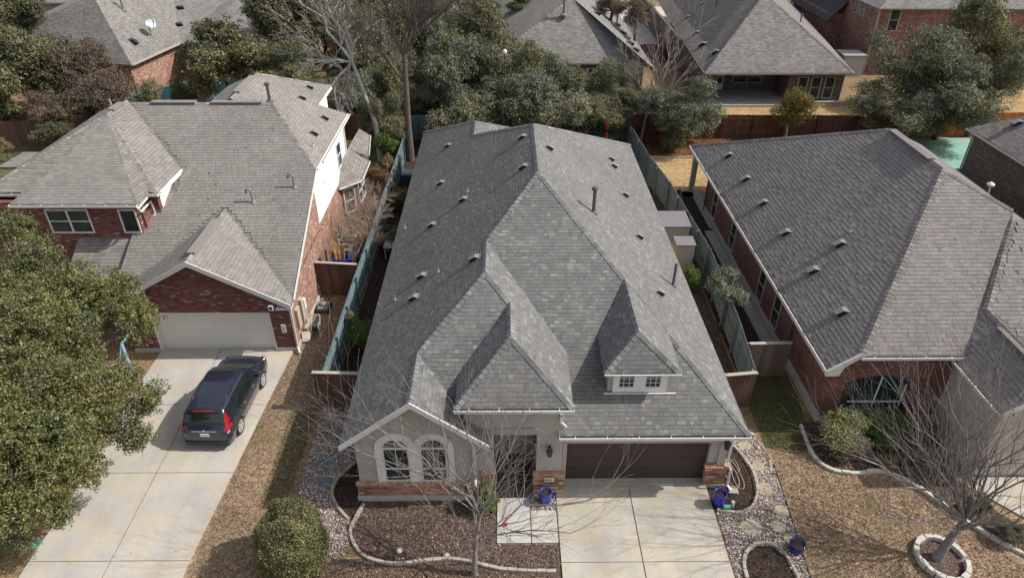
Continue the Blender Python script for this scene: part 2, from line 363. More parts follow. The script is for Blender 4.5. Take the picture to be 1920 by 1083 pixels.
class MB:
    def __init__(s): s.v = []; s.f = []
    def poly(s, pts):
        i = len(s.v); s.v += [tuple(map(float, p)) for p in pts]; s.f.append(tuple(range(i, i+len(pts)))); return s
    def box(s, x0, x1, y0, y1, z0, z1, M=None):
        c = [(x0, y0, z0), (x1, y0, z0), (x1, y1, z0), (x0, y1, z0), (x0, y0, z1), (x1, y0, z1), (x1, y1, z1), (x0, y1, z1)]
        if M is not None: c = [tuple(M @ Vector(p)) for p in c]
        i = len(s.v); s.v += c
        for q in ((0, 3, 2, 1), (4, 5, 6, 7), (0, 1, 5, 4), (1, 2, 6, 5), (2, 3, 7, 6), (3, 0, 4, 7)): s.f.append(tuple(i+k for k in q))
        return s
    def bar(s, a, b, w, h=None, up=(0, 0, 1)):
        """box bar from a to b, width w across, h along 'up'"""
        h = w if h is None else h
        a = Vector(a); b = Vector(b); d = (b-a).normalized(); u = Vector(up)
        sd = d.cross(u)
        if sd.length < 1e-4: sd = d.cross(Vector((1, 0, 0)))
        sd.normalize(); u = sd.cross(d).normalized()
        i = len(s.v)
        for p in (a, b):
            for x, y in ((-1, -1), (1, -1), (1, 1), (-1, 1)): s.v.append(tuple(p+sd*x*w/2+u*y*h/2))
        for q in ((0, 1, 2, 3), (7, 6, 5, 4), (0, 4, 5, 1), (1, 5, 6, 2), (2, 6, 7, 3), (3, 7, 4, 0)): s.f.append(tuple(i+k for k in q))
        return s
    def tube(s, pts, rad, n=6, cap=True):
        pts = [Vector(p) for p in pts]; m = len(pts); i0 = len(s.v)
        if not hasattr(rad, '__len__'): rad = [rad]*m
        ref = None
        for k, p in enumerate(pts):
            d = (pts[min(k+1, m-1)]-pts[max(k-1, 0)]).normalized()
            if ref is None:
                ref = Vector((0, 0, 1)) if abs(d.z) < 0.9 else Vector((1, 0, 0))
            e1 = d.cross(ref)
            if e1.length < 1e-4: e1 = d.cross(Vector((0, 1, 0)))
            e1.normalize(); e2 = d.cross(e1).normalized(); ref = -e2 if False else ref
            for j in range(n):
                a = 2*math.pi*j/n
                s.v.append(tuple(p+(e1*math.cos(a)+e2*math.sin(a))*rad[k]))
        for k in range(m-1):
            for j in range(n):
                a = i0+k*n+j; b = i0+k*n+(j+1) % n
                s.f.append((a, b, b+n, a+n))
        if cap:
            s.f.append(tuple(i0+j for j in range(n))[::-1]); s.f.append(tuple(i0+(m-1)*n+j for j in range(n)))
        return s
    def lathe(s, prof, n=24, c=(0, 0, 0)):
        i0 = len(s.v); m = len(prof)
        for r, z in prof:
            for j in range(n):
                a = 2*math.pi*j/n; s.v.append((c[0]+r*math.cos(a), c[1]+r*math.sin(a), c[2]+z))
        for k in range(m-1):
            for j in range(n):
                a = i0+k*n+j; b = i0+k*n+(j+1) % n; s.f.append((a, b, b+n, a+n))
        s.f.append(tuple(i0+j for j in range(n))[::-1]); s.f.append(tuple(i0+(m-1)*n+j for j in range(n)))
        return s
    def slab(s, pts, z0, z1):
        n = len(pts); i = len(s.v)
        area = sum(pts[k][0]*pts[(k+1) % n][1]-pts[(k+1) % n][0]*pts[k][1] for k in range(n))
        if area < 0: pts = pts[::-1]
        s.v += [(p[0], p[1], z0) for p in pts]+[(p[0], p[1], z1) for p in pts]
        s.f.append(tuple(i+k for k in range(n))[::-1]); s.f.append(tuple(i+n+k for k in range(n)))
        for k in range(n):
            j = (k+1) % n; s.f.append((i+k, i+j, i+n+j, i+n+k))
        return s
    def prism(s, pts, d):
        """closed polygon pts extruded by vector d"""
        n = len(pts); i = len(s.v); d = Vector(d)
        s.v += [tuple(p) for p in pts]+[tuple(Vector(p)+d) for p in pts]
        s.f.append(tuple(range(i, i+n))); s.f.append(tuple(range(i+2*n-1, i+n-1, -1)))
        for k in range(n):
            j = (k+1) % n; s.f.append((i+k, i+n+k, i+n+j, i+j))
        return s
    def split(s, name, mat, parent=None, gap=0.06, **kw):
        """one object per cluster of faces whose boxes lie within gap of each other"""
        V = np.array(s.v, float); par = list(range(len(V)))
        def find(a):
            while par[a] != a: par[a] = par[par[a]]; a = par[a]
            return a
        for f in s.f:
            for k in f[1:]: par[find(k)] = find(f[0])
        comp = {}
        for i in range(len(V)): comp.setdefault(find(i), []).append(i)
        bx = [[V[c].min(0)-gap/2, V[c].max(0)+gap/2, [k]] for k, c in comp.items()]
        ch = True
        while ch:
            ch = False
            for i in range(len(bx)):
                for j in range(i+1, len(bx)):
                    if (bx[i][0] <= bx[j][1]).all() and (bx[j][0] <= bx[i][1]).all():
                        bx[i] = [np.minimum(bx[i][0], bx[j][0]), np.maximum(bx[i][1], bx[j][1]), bx[i][2]+bx[j][2]]; del bx[j]; ch = True; break
                if ch: break
        out = []
        for b in bx:
            ks = set(b[2]); m = MB(); mp = {}
            for f in s.f:
                if find(f[0]) in ks:
                    for q in f:
                        if q not in mp: mp[q] = len(m.v); m.v.append(s.v[q])
                    m.f.append(tuple(mp[q] for q in f))
            out.append(m.build(name, mat, parent, **kw))
        return out
    def build(s, name, mat, parent=None, local=False, smooth=False, bevel=0.0, top=None):
        off = Vector((0, 0, 0)) if (local or parent is None) else wloc(parent)
        V = np.array(s.v, dtype=float)-np.array(off)
        me = bpy.data.meshes.new(name)
        me.from_pydata(V.tolist(), [], s.f)
        uvl = me.uv_layers.new(name='UVMap')
        co = np.array(s.v, dtype=float)
        uvs = np.zeros((len(me.loops), 2))
        for p in me.polygons:
            n = p.normal
            if abs(n.z) > 0.97: ud = Vector((1, 0, 0)); vd = Vector((0, 1, 0))
            else:
                ud = Vector((0, 0, 1)).cross(n).normalized(); vd = n.cross(ud)
            for li in p.loop_indices:
                q = Vector(co[me.loops[li].vertex_index]); uvs[li] = (q.dot(ud)+50, q.dot(vd)+50)
        uvl.data.foreach_set('uv', uvs.ravel())
        if smooth: me.polygons.foreach_set('use_smooth', [True]*len(me.polygons))
        me.update()
        o = link_mesh(me, name, mat, parent)
        if bevel:
            b = o.modifiers.new('bevel', 'BEVEL'); b.width = bevel; b.segments = 2; b.limit_method = 'ANGLE'
        return o

def numesh(name, V, F4, mat, parent=None, smooth=False):
    """fast quad mesh from numpy arrays (local coordinates)"""
    me = bpy.data.meshes.new(name)
    me.vertices.add(len(V)); me.vertices.foreach_set('co', np.asarray(V, dtype=np.float32).ravel())
    k = F4.shape[1]
    me.loops.add(len(F4)*k); me.loops.foreach_set('vertex_index', F4.astype(np.int32).ravel())
    me.polygons.add(len(F4)); me.polygons.foreach_set('loop_start', np.arange(0, len(F4)*k, k, dtype=np.int32))
    me.update(calc_edges=True)
    me.polygons.foreach_set('use_smooth', np.full(len(F4), bool(smooth)))
    return link_mesh(me, name, mat, parent)

def roof_solid(faces, th=0.13):
    """top faces (lists of 3D points) + underside + skirt on every free edge"""
    m = MB()
    key = lambda p: (round(p[0], 2), round(p[1], 2), round(p[2], 2))
    edges = {}
    fs = []
    for f in faces:
        n = Vector((0, 0, 0))
        for k in range(len(f)):
            a = Vector(f[k]); b = Vector(f[(k+1) % len(f)]); n += a.cross(b)
        if n.z < 0: f = f[::-1]
        fs.append(f)
        for k in range(len(f)):
            e = frozenset((key(f[k]), key(f[(k+1) % len(f)]))); edges[e] = edges.get(e, 0)+1
    for f in fs:
        m.poly(f); m.poly([(p[0], p[1], p[2]-th) for p in f[::-1]])
        for k in range(len(f)):
            a = f[k]; b = f[(k+1) % len(f)]
            if edges[frozenset((key(a), key(b)))] == 1:
                m.poly([b, a, (a[0], a[1], a[2]-th), (b[0], b[1], b[2]-th)])
    return m

def shingle_tabs(parent, faces, mat, seed=3, h=0.145, th=0.007, wmin=0.10, wmax=0.34, gaps=0.10, thick=0.5):
    """laminated tabs: thin wedges standing proud of each shingle course, over the whole of every roof face"""
    rs = np.random.default_rng(seed); VV = []; MI = []
    for f in faces:
        n = nrm(f); ud = Vector((0, 0, 1)).cross(n)
        if ud.length < 0.05: continue
        ud.normalize(); vd = n.cross(ud); o = Vector(f[0])
        P = [((Vector(p)-o).dot(ud), (Vector(p)-o).dot(vd)) for p in f]
        base = o.dot(vd)+50
        v0 = min(p[1] for p in P); v1 = max(p[1] for p in P)
        k0 = math.ceil((v0+base)/h)
        for k in range(k0, int((v1+base)/h)):
            va = k*h-base; vb = va+h; vm = va+h*0.55
            xs = []
            for i in range(len(P)):
                a, b = P[i], P[(i+1) % len(P)]
                if (a[1] > vm) != (b[1] > vm): xs.append(a[0]+(b[0]-a[0])*(vm-a[1])/(b[1]-a[1]))
            xs.sort()
            for i in range(0, len(xs)-1, 2):
                x = xs[i]+0.12+rs.random()*0.2; e_ = xs[i+1]-0.12
                while x < e_-0.08:
                    w = rs.uniform(wmin, wmax)
                    x2 = min(x+w, e_)
                    A = o+ud*x+vd*va; B = o+ud*x2+vd*va; Cc = o+ud*x2+vd*(vb-0.01); D = o+ud*x+vd*(vb-0.01)
                    tk = rs.random() < thick; t_ = th if tk else 0.002; MI += [1 if tk else 0, 0]; bo = 0.014 if tk else 0.003; VV.append((A-n*0.004-vd*bo, B-n*0.004-vd*bo, A+n*t_, B+n*t_, Cc+n*0.0012, D+n*0.0012))
                    x = x2+(rs.uniform(0.04, 0.12) if rs.random() < gaps else 0.008)
    V = np.array([[tuple(q) for q in t] for t in VV]); N = len(V)
    V = V-np.array(wloc(parent))
    F = np.array([(0, 1, 3, 2), (2, 3, 4, 5)])
    Fs = F[None]+np.arange(N)[:, None, None]*6
    # side triangles as quads that reuse a corner are not needed at this thickness
    o = numesh('shingle_tabs', V.reshape(-1, 3), Fs.reshape(-1, 4), mat, parent)
    o.data.materials.append(M_EDGE); o.data.polygons.foreach_set('material_index', np.array(MI, dtype=np.int32))
    return o

def nrm(f):
    n = Vector((0, 0, 0))
    for k in range(len(f)): n += Vector(f[k]).cross(Vector(f[(k+1) % len(f)]))
    n.normalize()
    return n if n.z > 0 else -n
def caps(m, a, b, n1, n2, w=0.14, step=0.2, lift=0.012):
    """overlapping ridge caps from a (low end) to b, bent over the two roof planes"""
    a = Vector(a); b = Vector(b); L = (b-a).length; d = (b-a)/L
    s1 = n1.cross(d).normalized(); s2 = n2.cross(d).normalized()
    mid = (n1+n2).normalized()
    if s1.dot(n2) > 0: s1 = -s1
    if s2.dot(n1) > 0: s2 = -s2
    k = int(L/step)
    for i in range(k+1):
        p = a+d*(i*step); q = a+d*min((i+1)*step+0.03, L)
        if (q-p).length < 0.04: continue
        hp = lift+0.02; hq = lift
        P = [p+s1*w+n1*hp, p+mid*(hp+0.006), p+s2*w+n2*hp, q+s1*w+n1*hq, q+mid*(hq+0.006), q+s2*w+n2*hq]
        m.poly([P[0], P[1], P[4], P[3]]); m.poly([P[1], P[2], P[5], P[4]])
        m.poly([P[0], P[0]-n1*0.045, p-mid*0.03, P[1]]); m.poly([P[1], p-mid*0.03, P[2]-n2*0.045, P[2]])
        m.poly([P[0], P[3], P[3]-n1*0.04, P[0]-n1*0.045]); m.poly([P[2], P[2]-n2*0.045, P[5]-n2*0.04, P[5]])

GUT = []
def gutter(m, a, b, w=0.11, h=0.11):
    GUT.append((a, b, w, h))
    _gutter(m, a, b, w, h)
def gutter_litter(parent, mat=None):
    for a, b, w, h in GUT:
        a = Vector(a); b = Vector(b); d = (b-a).normalized(); o = Vector((0, 0, 1)).cross(d).normalized()*-1; q = MB()
        z = Vector((0, 0, -h*0.35)); q.poly([a+o*0.006+z+d*0.02, b+o*0.006+z-d*0.02, b+o*(w-0.021)+z-d*0.02, a+o*(w-0.021)+z+d*0.02])
        q.build('gutter_litter', M_LEAD, parent)
    GUT.clear()
def _gutter(m, a, b, w=0.11, h=0.11):
    """open K-style gutter running from a to b (a,b = inner top edge), outward to the left of a->b"""
    a = Vector(a); b = Vector(b); d = (b-a).normalized(); o = Vector((0, 0, 1)).cross(d).normalized()*-1
    z = Vector((0, 0, 1))
    L = (b-a).length
    def bx(p0, p1, o0, o1, z0, z1):
        P = []
        for p in (p0, p1):
            for oo, zz in ((o0, z0), (o1, z0), (o1, z1), (o0, z1)): P.append(p+o*oo+z*zz)
        i = len(m.v); m.v += [tuple(q) for q in P]
        for q in ((0, 1, 2, 3), (7, 6, 5, 4), (0, 4, 5, 1), (1, 5, 6, 2), (2, 6, 7, 3), (3, 7, 4, 0)): m.f.append(tuple(i+k for k in q))
    bx(a, b, 0.004, w, -h, -h+0.012)            # floor
    bx(a, b, w-0.02, w+0.012, -h+0.012, 0.0)        # front lip
    bx(a, a+d*0.015, 0.004, w-0.02, -h+0.012, 0.0); bx(b-d*0.015, b, 0.004, w-0.02, -h+0.012, 0.0)
    k = max(1, int(L/0.9))
    for i in range(k):
        c = a+d*(L*(i+0.5)/k)
        bx(c-d*0.012, c+d*0.012, 0.004, w-0.02, -0.02, -0.006)

Z3 = Vector((0, 0, 1))
def window(parent, c0, ud, nd, w, h, cols=1, rows=2, fw=0.06, fm=None, gm=None, proud=0.05, muntin=None, recess=False):
    """a window on a wall: frame (part) > pane (sub-part). c0 = lower left corner on the wall face"""
    fm = fm or M_WHITE; gm = gm or M_GLASS
    c0 = Vector(c0); ud = Vector(ud); nd = Vector(nd)
    m = MB()
    def bx(u0, u1, z0, z1, d0, d1):
        P = []
        for d in (d0, d1):
            for u, z in ((u0, z0), (u1, z0), (u1, z1), (u0, z1)): P.append(c0+ud*u+Z3*z+nd*d)
        i = len(m.v); m.v += [tuple(q) for q in P]
        for q in ((0, 3, 2, 1), (4, 5, 6, 7), (0, 1, 5, 4), (1, 2, 6, 5), (2, 3, 7, 6), (3, 0, 4, 7)): m.f.append(tuple(i+k for k in q))
    bx(0, w, 0, fw, -0.01, proud+0.01); bx(0, w, h-fw, h, -0.01, proud)
    bx(0, fw, fw, h-fw, -0.01, proud); bx(w-fw, w, fw, h-fw, -0.01, proud)
    for i in range(1, cols): u = w*i/cols; bx(u-fw*0.6, u+fw*0.6, fw, h-fw, -0.008, proud-0.006)
    for j in range(1, rows):
        z = h*j/rows
        for i in range(cols):
            u0 = fw if i == 0 else w*i/cols+fw*0.6; u1 = w-fw if i == cols-1 else w*(i+1)/cols-fw*0.6
            bx(u0, u1, z-fw*0.35, z+fw*0.35, -0.008, proud-0.01)
    if muntin:
        nx, nz = muntin
        for i in range(cols):
            u0 = w*i/cols; u1 = w*(i+1)/cols
            for a in range(1, nx): u = u0+(u1-u0)*a/nx; bx(u-0.01, u+0.01, fw, h-fw, 0.0, 0.02)
            for a in range(1, nz): z = h*a/nz; bx(u0+fw, u1-fw, z-0.01, z+0.01, 0.0, 0.018)
    o = m.build('window', fm, parent)
    g = MB(); q = 0.006
    g.poly([c0+ud*(fw*0.8)+Z3*(fw*0.8)+nd*q, c0+ud*(w-fw*0.8)+Z3*(fw*0.8)+nd*q, c0+ud*(w-fw*0.8)+Z3*(h-fw*0.8)+nd*q, c0+ud*(fw*0.8)+Z3*(h-fw*0.8)+nd*q])
    g.build('pane', gm, o)
    return o

_ventmesh = {}
def roof_vent(parent, p, n, mat, s=1.0, name='roof_vent'):
    n = Vector(n).normalized(); x = Vector((0, 0, 1)).cross(n).normalized(); y = n.cross(x)
    key = mat.name
    if key not in _ventmesh:
        m = MB()
        m.box(-0.20, 0.20, -0.16, 0.26, 0.0, 0.012)
        a, b = 0.15, 0.11
        P = [(-a, -0.14, 0.012), (a, -0.14, 0.012), (a, 0.2, 0.012), (-a, 0.2, 0.012), (-b, -0.17, 0.15), (b, -0.17, 0.15), (b, 0.08, 0.13), (-b, 0.08, 0.13)]
        i = len(m.v); m.v += P
        for q in ((4, 5, 6, 7), (2, 3, 7, 6)): m.f.append(tuple(i+k for k in q))
        # louvre mouth facing down the slope, set back; dark sides also paint in shade
        o = m.build('roof_vent', mat, None, local=True)
        me = o.data; bpy.data.objects.remove(o)
        m2 = MB(); m2.poly([(-0.13, -0.135, 0.02), (0.13, -0.135, 0.02), (0.105, -0.155, 0.135), (-0.105, -0.155, 0.135)])
        m2.poly([(0.15, -0.14, 0.012), (0.15, 0.2, 0.012), (0.11, 0.08, 0.13), (0.11, -0.17, 0.15)]); m2.poly([(-0.15, 0.2, 0.012), (-0.15, -0.14, 0.012), (-0.11, -0.17, 0.15), (-0.11, 0.08, 0.13)])
        o2 = m2.build('vent_mouth_shade', M_DARK, None, local=True); me2 = o2.data; bpy.data.objects.remove(o2)
        _ventmesh[key] = (me, me2)
    me, me2 = _ventmesh[key]; s = s*1.12
    o = link_mesh(me, name, None, parent)
    M = Matrix((x, y, n)).transposed().to_4x4()
    o.rotation_euler = M.to_euler(); o.location = Vector(p)+n*0.012-wloc(parent); o.scale = (s, s, s)
    c = link_mesh(me2, 'vent_mouth_shade', None, o)
    return o
def vent_pipe(parent, p, h, r=0.05, mat=None, cap=True, name='vent_pipe', hook=0):
    m = MB(); p = Vector(p)
    m.lathe([(r*2.4, -0.12), (r*2.4, 0.02), (r*1.25, 0.09), (r, 0.1), (r, h)], 12, p)
    if cap: m.lathe([(r*1.2, h-0.02), (r*2.0, h+0.03), (r*2.0, h+0.06), (r*1.2, h+0.09), (r*1.7, h+0.12), (0.01, h+0.16)], 12, p)
    if hook:
        pts = [p+Vector((-hook*0.9*math.sin(t), 0, h+hook*(1-math.cos(t)))) for t in [k*math.pi/8 for k in range(0, 9)]]
        pts = [p+Vector((-0.12*(1-math.cos(t)), 0, h+0.12*math.sin(t))) for t in [k*math.pi/8 for k in range(0, 9)]]+[p+Vector((-0.24, 0, h-0.08))]
        m.tube(pts, r, 10)
    return m.build(name, mat or M_LEAD, parent, smooth=False)

def downspout(parent, pts, mat=None, w=0.08):
    m = MB()
    for a, b in zip(pts[:-1], pts[1:]):
        a = Vector(a); b = Vector(b); d = (b-a).normalized()
        m.bar(a-d*w*0.4, b+d*w*0.4, w, w*0.75, up=(0, -1, 0.001) if abs(d.z) > 0.5 else (0, 0, 1))
    return m.build('downspout', mat or M_WHITE, parent, bevel=0.012)

# ================================================================== MAIN HOUSE
S = 0.775
def lpz(x): return 2.8+S*(x+5.27)
def rpz(x): return 2.8+S*(7.96-x)
FS = 0.5513
def fpz(y): return 2.8+FS*(y-15.8)
main = thing('stucco_house', 'stucco house with patchy grey shingle roof, brown garage door and front dormer', 'house', (1.3, 16, 0))
RT = (1.345, 25.1, 7.927); RR = (1.345, 30.5, 7.927)
mL = [(-5.27, 43.2, 2.8), (-5.27, 15.37, 2.8), (-2.89, 15.37, 4.645), (-2.89, 17.8, 4.645), (-0.66, 20.1, 6.373), (-0.66, 22.28, 6.373), RT, RR, (-1.62, 35.2, 5.63), (-1.62, 37.4, 5.63)]
D0 = (4.36, 20.86, 5.59)
mR = [(7.96, 15.8, 2.8), (7.96, 41.0, 2.8), RR, RT, D0, (5.72, 18.95, 4.536)]
mDR = [D0, (4.36, 17.7, 5.59), (5.72, 16.85, 4.536), (5.72, 18.95, 4.536)]
mDL = [D0, (4.36, 17.7, 5.59), (3.22, 16.85, 4.536), (3.22, 18.95, 4.536)]
mDF = [(3.22, 16.85, 4.536), (5.72, 16.85, 4.536), (4.36, 17.7, 5.59)]
mF = [(7.96, 15.8, 2.8), (5.72, 18.95, 4.536), D0, RT, (-0.66, 22.28, 6.373), (2.14, 18.34, 4.203), (1.74, 18.34, 4.203), (1.74, 15.8, 2.8)]
P1 = (-0.66, 20.1, 6.373); P2 = (-2.89, 17.8, 4.645); P3 = (0.2, 19.21, 5.707)
mM = [P1, P2, (-1.3, 16.15, 3.41), (-1.3, 17.50, 4.41), P3]
mMR = [(-0.66, 22.28, 6.373), P1, P3, (0.2, 17.3, 5.707), (2.14, 15.6, 4.203), (2.14, 18.34, 4.203)]
mTF = [(-1.55, 15.6, 4.203), (2.14, 15.6, 4.203), (0.2, 17.3, 5.707)]
mTL = [(-1.55, 15.6, 4.203), (0.2, 17.3, 5.707), P3, (-1.55, 17.22, 4.203)]
mG = [(-2.89, 15.37, 4.645), P2, (-1.3, 16.15, 3.413), (-1.3, 16.02, 3.413), (-0.5, 16.02, 2.8), (-0.5, 15.37, 2.8)]
mBk = [(7.96, 41, 2.8), RR, (-1.62, 35.2, 5.63), (2.03, 41, 2.8)]
mB3 = [(-1.62, 35.2, 5.63), (-1.62, 37.4, 5.63), (2.03, 43.2, 2.8), (2.03, 41, 2.8)]
mB4 = [(-5.27, 43.2, 2.8), (2.03, 43.2, 2.8), (-1.62, 37.4, 5.63)]
roof_solid([mL, mR, mDR, mDL, mDF, mF, mM, mMR, mTF, mTL, mG, mBk, mB3, mB4]).build('roof', M_ROOF, main)
shingle_tabs(main, [mL, mR, mDR, mDL, mDF, mF, mM, mMR, mTF, mTL, mG, mBk], M_TAB, 3, th=0.008, thick=0.72, wmin=0.09, wmax=0.26)
nL, nR, nF, nM = nrm(mL), nrm(mR), nrm(mF), nrm(mM)
nTF, nTL, nG, nDL, nDF, nBk, nB3, nB4 = nrm(mTF), nrm(mTL), nrm(mG), nrm(mDL), nrm(mDF), nrm(mBk), nrm(mB3), nrm(mB4)
c = MB()
caps(c, (7.96, 15.8, 2.8), RT, nR, nF); caps(c, (-0.66, 22.28, 6.373), RT, nL, nF); caps(c, RT, RR, nL, nR)
caps(c, P1, (-0.66, 22.28, 6.373), nL, nR); caps(c, P2, P1, nL, nM); caps(c, P3, P1, nM, nR)
caps(c, (-2.89, 15.37, 4.645), P2, nL, nG); caps(c, (0.2, 17.3, 5.707), P3, nTL, nR)
caps(c, (-1.55, 15.6, 4.203), (0.2, 17.3, 5.707), nTL, nTF); caps(c, (2.14, 15.6, 4.203), (0.2, 17.3, 5.707), nR, nTF)
caps(c, (3.22, 16.85, 4.536), (4.36, 17.7, 5.59), nDL, nDF); caps(c, (5.72, 16.85, 4.536), (4.36, 17.7, 5.59), nR, nDF); caps(c, (4.36, 17.7, 5.59), D0, nDL, nR)
caps(c, (7.96, 41, 2.8), RR, nR, nBk); caps(c, (-1.62, 35.2, 5.63), RR, nL, nBk); caps(c, (-1.62, 35.2, 5.63), (-1.62, 37.4, 5.63), nL, nB3); caps(c, (-5.27, 43.2, 2.8), (-1.62, 37.4, 5.63), nL, nB4)
c.build('ridge_cap', M_CAP, main)
# walls
w = MB()
w.box(-4.87, 7.56, 17.6, 40.6, 0.0, 2.66)
w.box(-4.87, -0.92, 15.70, 17.58, 0.0, 2.66)
w.prism([(-4.87, 15.70, 2.66), (-0.92, 15.70, 2.66), (-2.89, 15.70, 4.32)], (0, 0.12, 0))
w.box(1.98, 7.56, 16.22, 16.42, 2.02, 2.66)                        # header over the garage door
w.box(7.28, 7.56, 16.22, 17.58, 0.0, 2.02); w.box(6.98, 7.28, 16.30, 16.60, 0.0, 2.02)
w.box(1.98, 2.12, 16.42, 17.58, 0.0, 2.66)
w.box(2.12, 7.28, 16.62, 17.58, 2.2, 2.66)
w.build('wall', M_STUCCO, main)
t = MB()                                                          # tall entry
t.box(1.06, 1.92, 15.98, 17.0, 0.0, 4.09); t.box(-1.28, -0.36, 15.98, 17.0, 0.0, 4.09)
t.box(-0.36, 1.06, 15.98, 16.3, 2.75, 4.09)
t.box(1.56, 1.915, 17.0, 19.2, 0.0, 4.09); t.box(-1.28, -1.05, 17.0, 18.0, 0.0, 4.09)
t.split('entry_wall', M_STUCCO, main)
b = MB(); b.box(-0.48, 1.18, 15.93, 15.985, 2.72, 2.98); b.build('lintel', M_LINTEL, main)
b = MB(); b.box(-0.9, 1.05, 17.9, 18.0, 0.05, 2.9); b.box(-1.05, -0.9, 16.9, 17.9, 0.0, 2.9); b.box(-0.9, 1.05, 16.31, 17.9, 2.76, 2.9); b.box(1.05, 1.2, 16.99, 17.9, 0.0, 2.9); b.box(-0.36, -0.34, 16.3, 17.0, 0.0, 2.9); b.build('porch_recess', M_DARK, main)  # near-black lining puts the deep shade of the porch into its colour
b = MB(); b.box(-0.2, 0.75, 17.84, 17.895, 0.05, 2.1); b.build('front_door', M_DOORB, main)
b = MB()                                                          # brick base with projecting soldier cap
b.box(-4.97, -0.86, 15.60, 15.70, 0.22, 0.72); b.box(-4.97, -4.87, 15.70, 17.5, 0.22, 0.72)
b.box(0.99, 1.99, 15.88, 15.98, 0.12, 0.88); b.box(-0.86, -0.32, 15.90, 15.98, 0.12, 0.88)
b.box(0.97, 1.06, 15.98, 16.6, 0.12, 0.88)
b.box(6.90, 7.66, 16.12, 16.22, 0.08, 0.88); b.box(7.56, 7.66, 16.22, 17.2, 0.08, 0.88)
b.split('brick_base', M_BRK_S, main)
b = MB()
b.box(-5.0, -0.84, 15.56, 15.72, 0.725, 0.83); b.box(0.95, 2.02, 15.84, 15.99, 0.885, 0.97); b.box(6.86, 7.70, 16.08, 16.235, 0.885, 0.97)
b.box(-0.86, -0.30, 15.86, 15.99, 0.885, 0.97); b.box(7.565, 7.70, 16.24, 17.2, 0.885, 0.97)
b.split('brick_ledge', brick('ledge_brick', [(0, (0.36, 0.17, 0.10)), (0.6, (0.48, 0.26, 0.16)), (1, (0.58, 0.38, 0.26))], (0.3, 0.22, 0.18), w=0.10, h=0.3, ms=0.012), main, bevel=0.01)
b = MB()
b.box(-5.0, -0.86, 15.54, 15.70, 0.0, 0.215); b.box(-5.0, -4.87, 15.72, 41, 0.0, 0.2); b.box(0.97, 2.02, 15.86, 15.98, 0.0, 0.115); b.box(6.88, 7.68, 16.10, 16.22, 0.0, 0.075); b.box(7.56, 7.66, 17.2, 40.7, 0.0, 0.2)
b.split('foundation', M_FOUND, main)
# garage door: five ribbed panels
b = MB()
for k in range(4): b.box(2.12, 6.98, 16.46, 16.50, 0.02+k*0.53, 0.02+(k+1)*0.53-0.012)
b.box(2.12, 6.98, 16.50, 16.52, 0.02, 2.14)
gd = b.build('garage_door', M_DOORB, main)
b = MB(); b.box(1.98, 2.12, 16.40, 16.42, 0, 2.0); b.box(2.09, 2.12, 16.42, 16.47, 0, 2.02); b.box(6.95, 6.978, 16.60, 16.62, 0, 2.02)
b.split('door_trim', M_BEIGE, main)
# fascia and gutters
b = MB()
b.prism([(-5.27, 15.365, 2.83), (-2.89, 15.365, 4.675), (-2.89, 15.365, 4.455), (-5.27, 15.365, 2.61)], (0, -0.035, 0))
b.prism([(-2.89, 15.365, 4.675), (-0.5, 15.365, 2.823), (-0.5, 15.365, 2.603), (-2.89, 15.365, 4.455)], (0, -0.035, 0))
b.box(7.55, 7.955, 15.83, 16.2, 2.56, 2.66)
b.split('fascia', M_TRIM, main)
b = MB()
gutter(b, (1.76, 15.795, 2.79), (7.98, 15.795, 2.79)); gutter(b, (-1.57, 15.595, 4.19), (2.16, 15.595, 4.19))
gutter(b, (3.22, 16.845, 4.52), (5.72, 16.845, 4.52), 0.06, 0.07)
b.split('gutter', M_WHITE, main); gutter_litter(main)
downspout(main, [(1.83, 15.52, 4.10), (1.83, 15.55, 3.85), (1.80, 15.93, 3.6), (1.80, 15.93, 3.28), (1.96, 15.90, 3.12)])
downspout(main, [(-1.02, 15.62, 2.55), (-0.98, 15.64, 0.95), (-0.98, 15.46, 0.85), (-0.90, 15.44, 0.6)])
downspout(main, [(7.70, 15.9, 2.62), (7.62, 16.18, 2.45), (7.62, 16.18, 1.12), (7.72, 16.0, 0.95), (7.72, 16.0, 0.2), (7.82, 15.85, 0.12)])
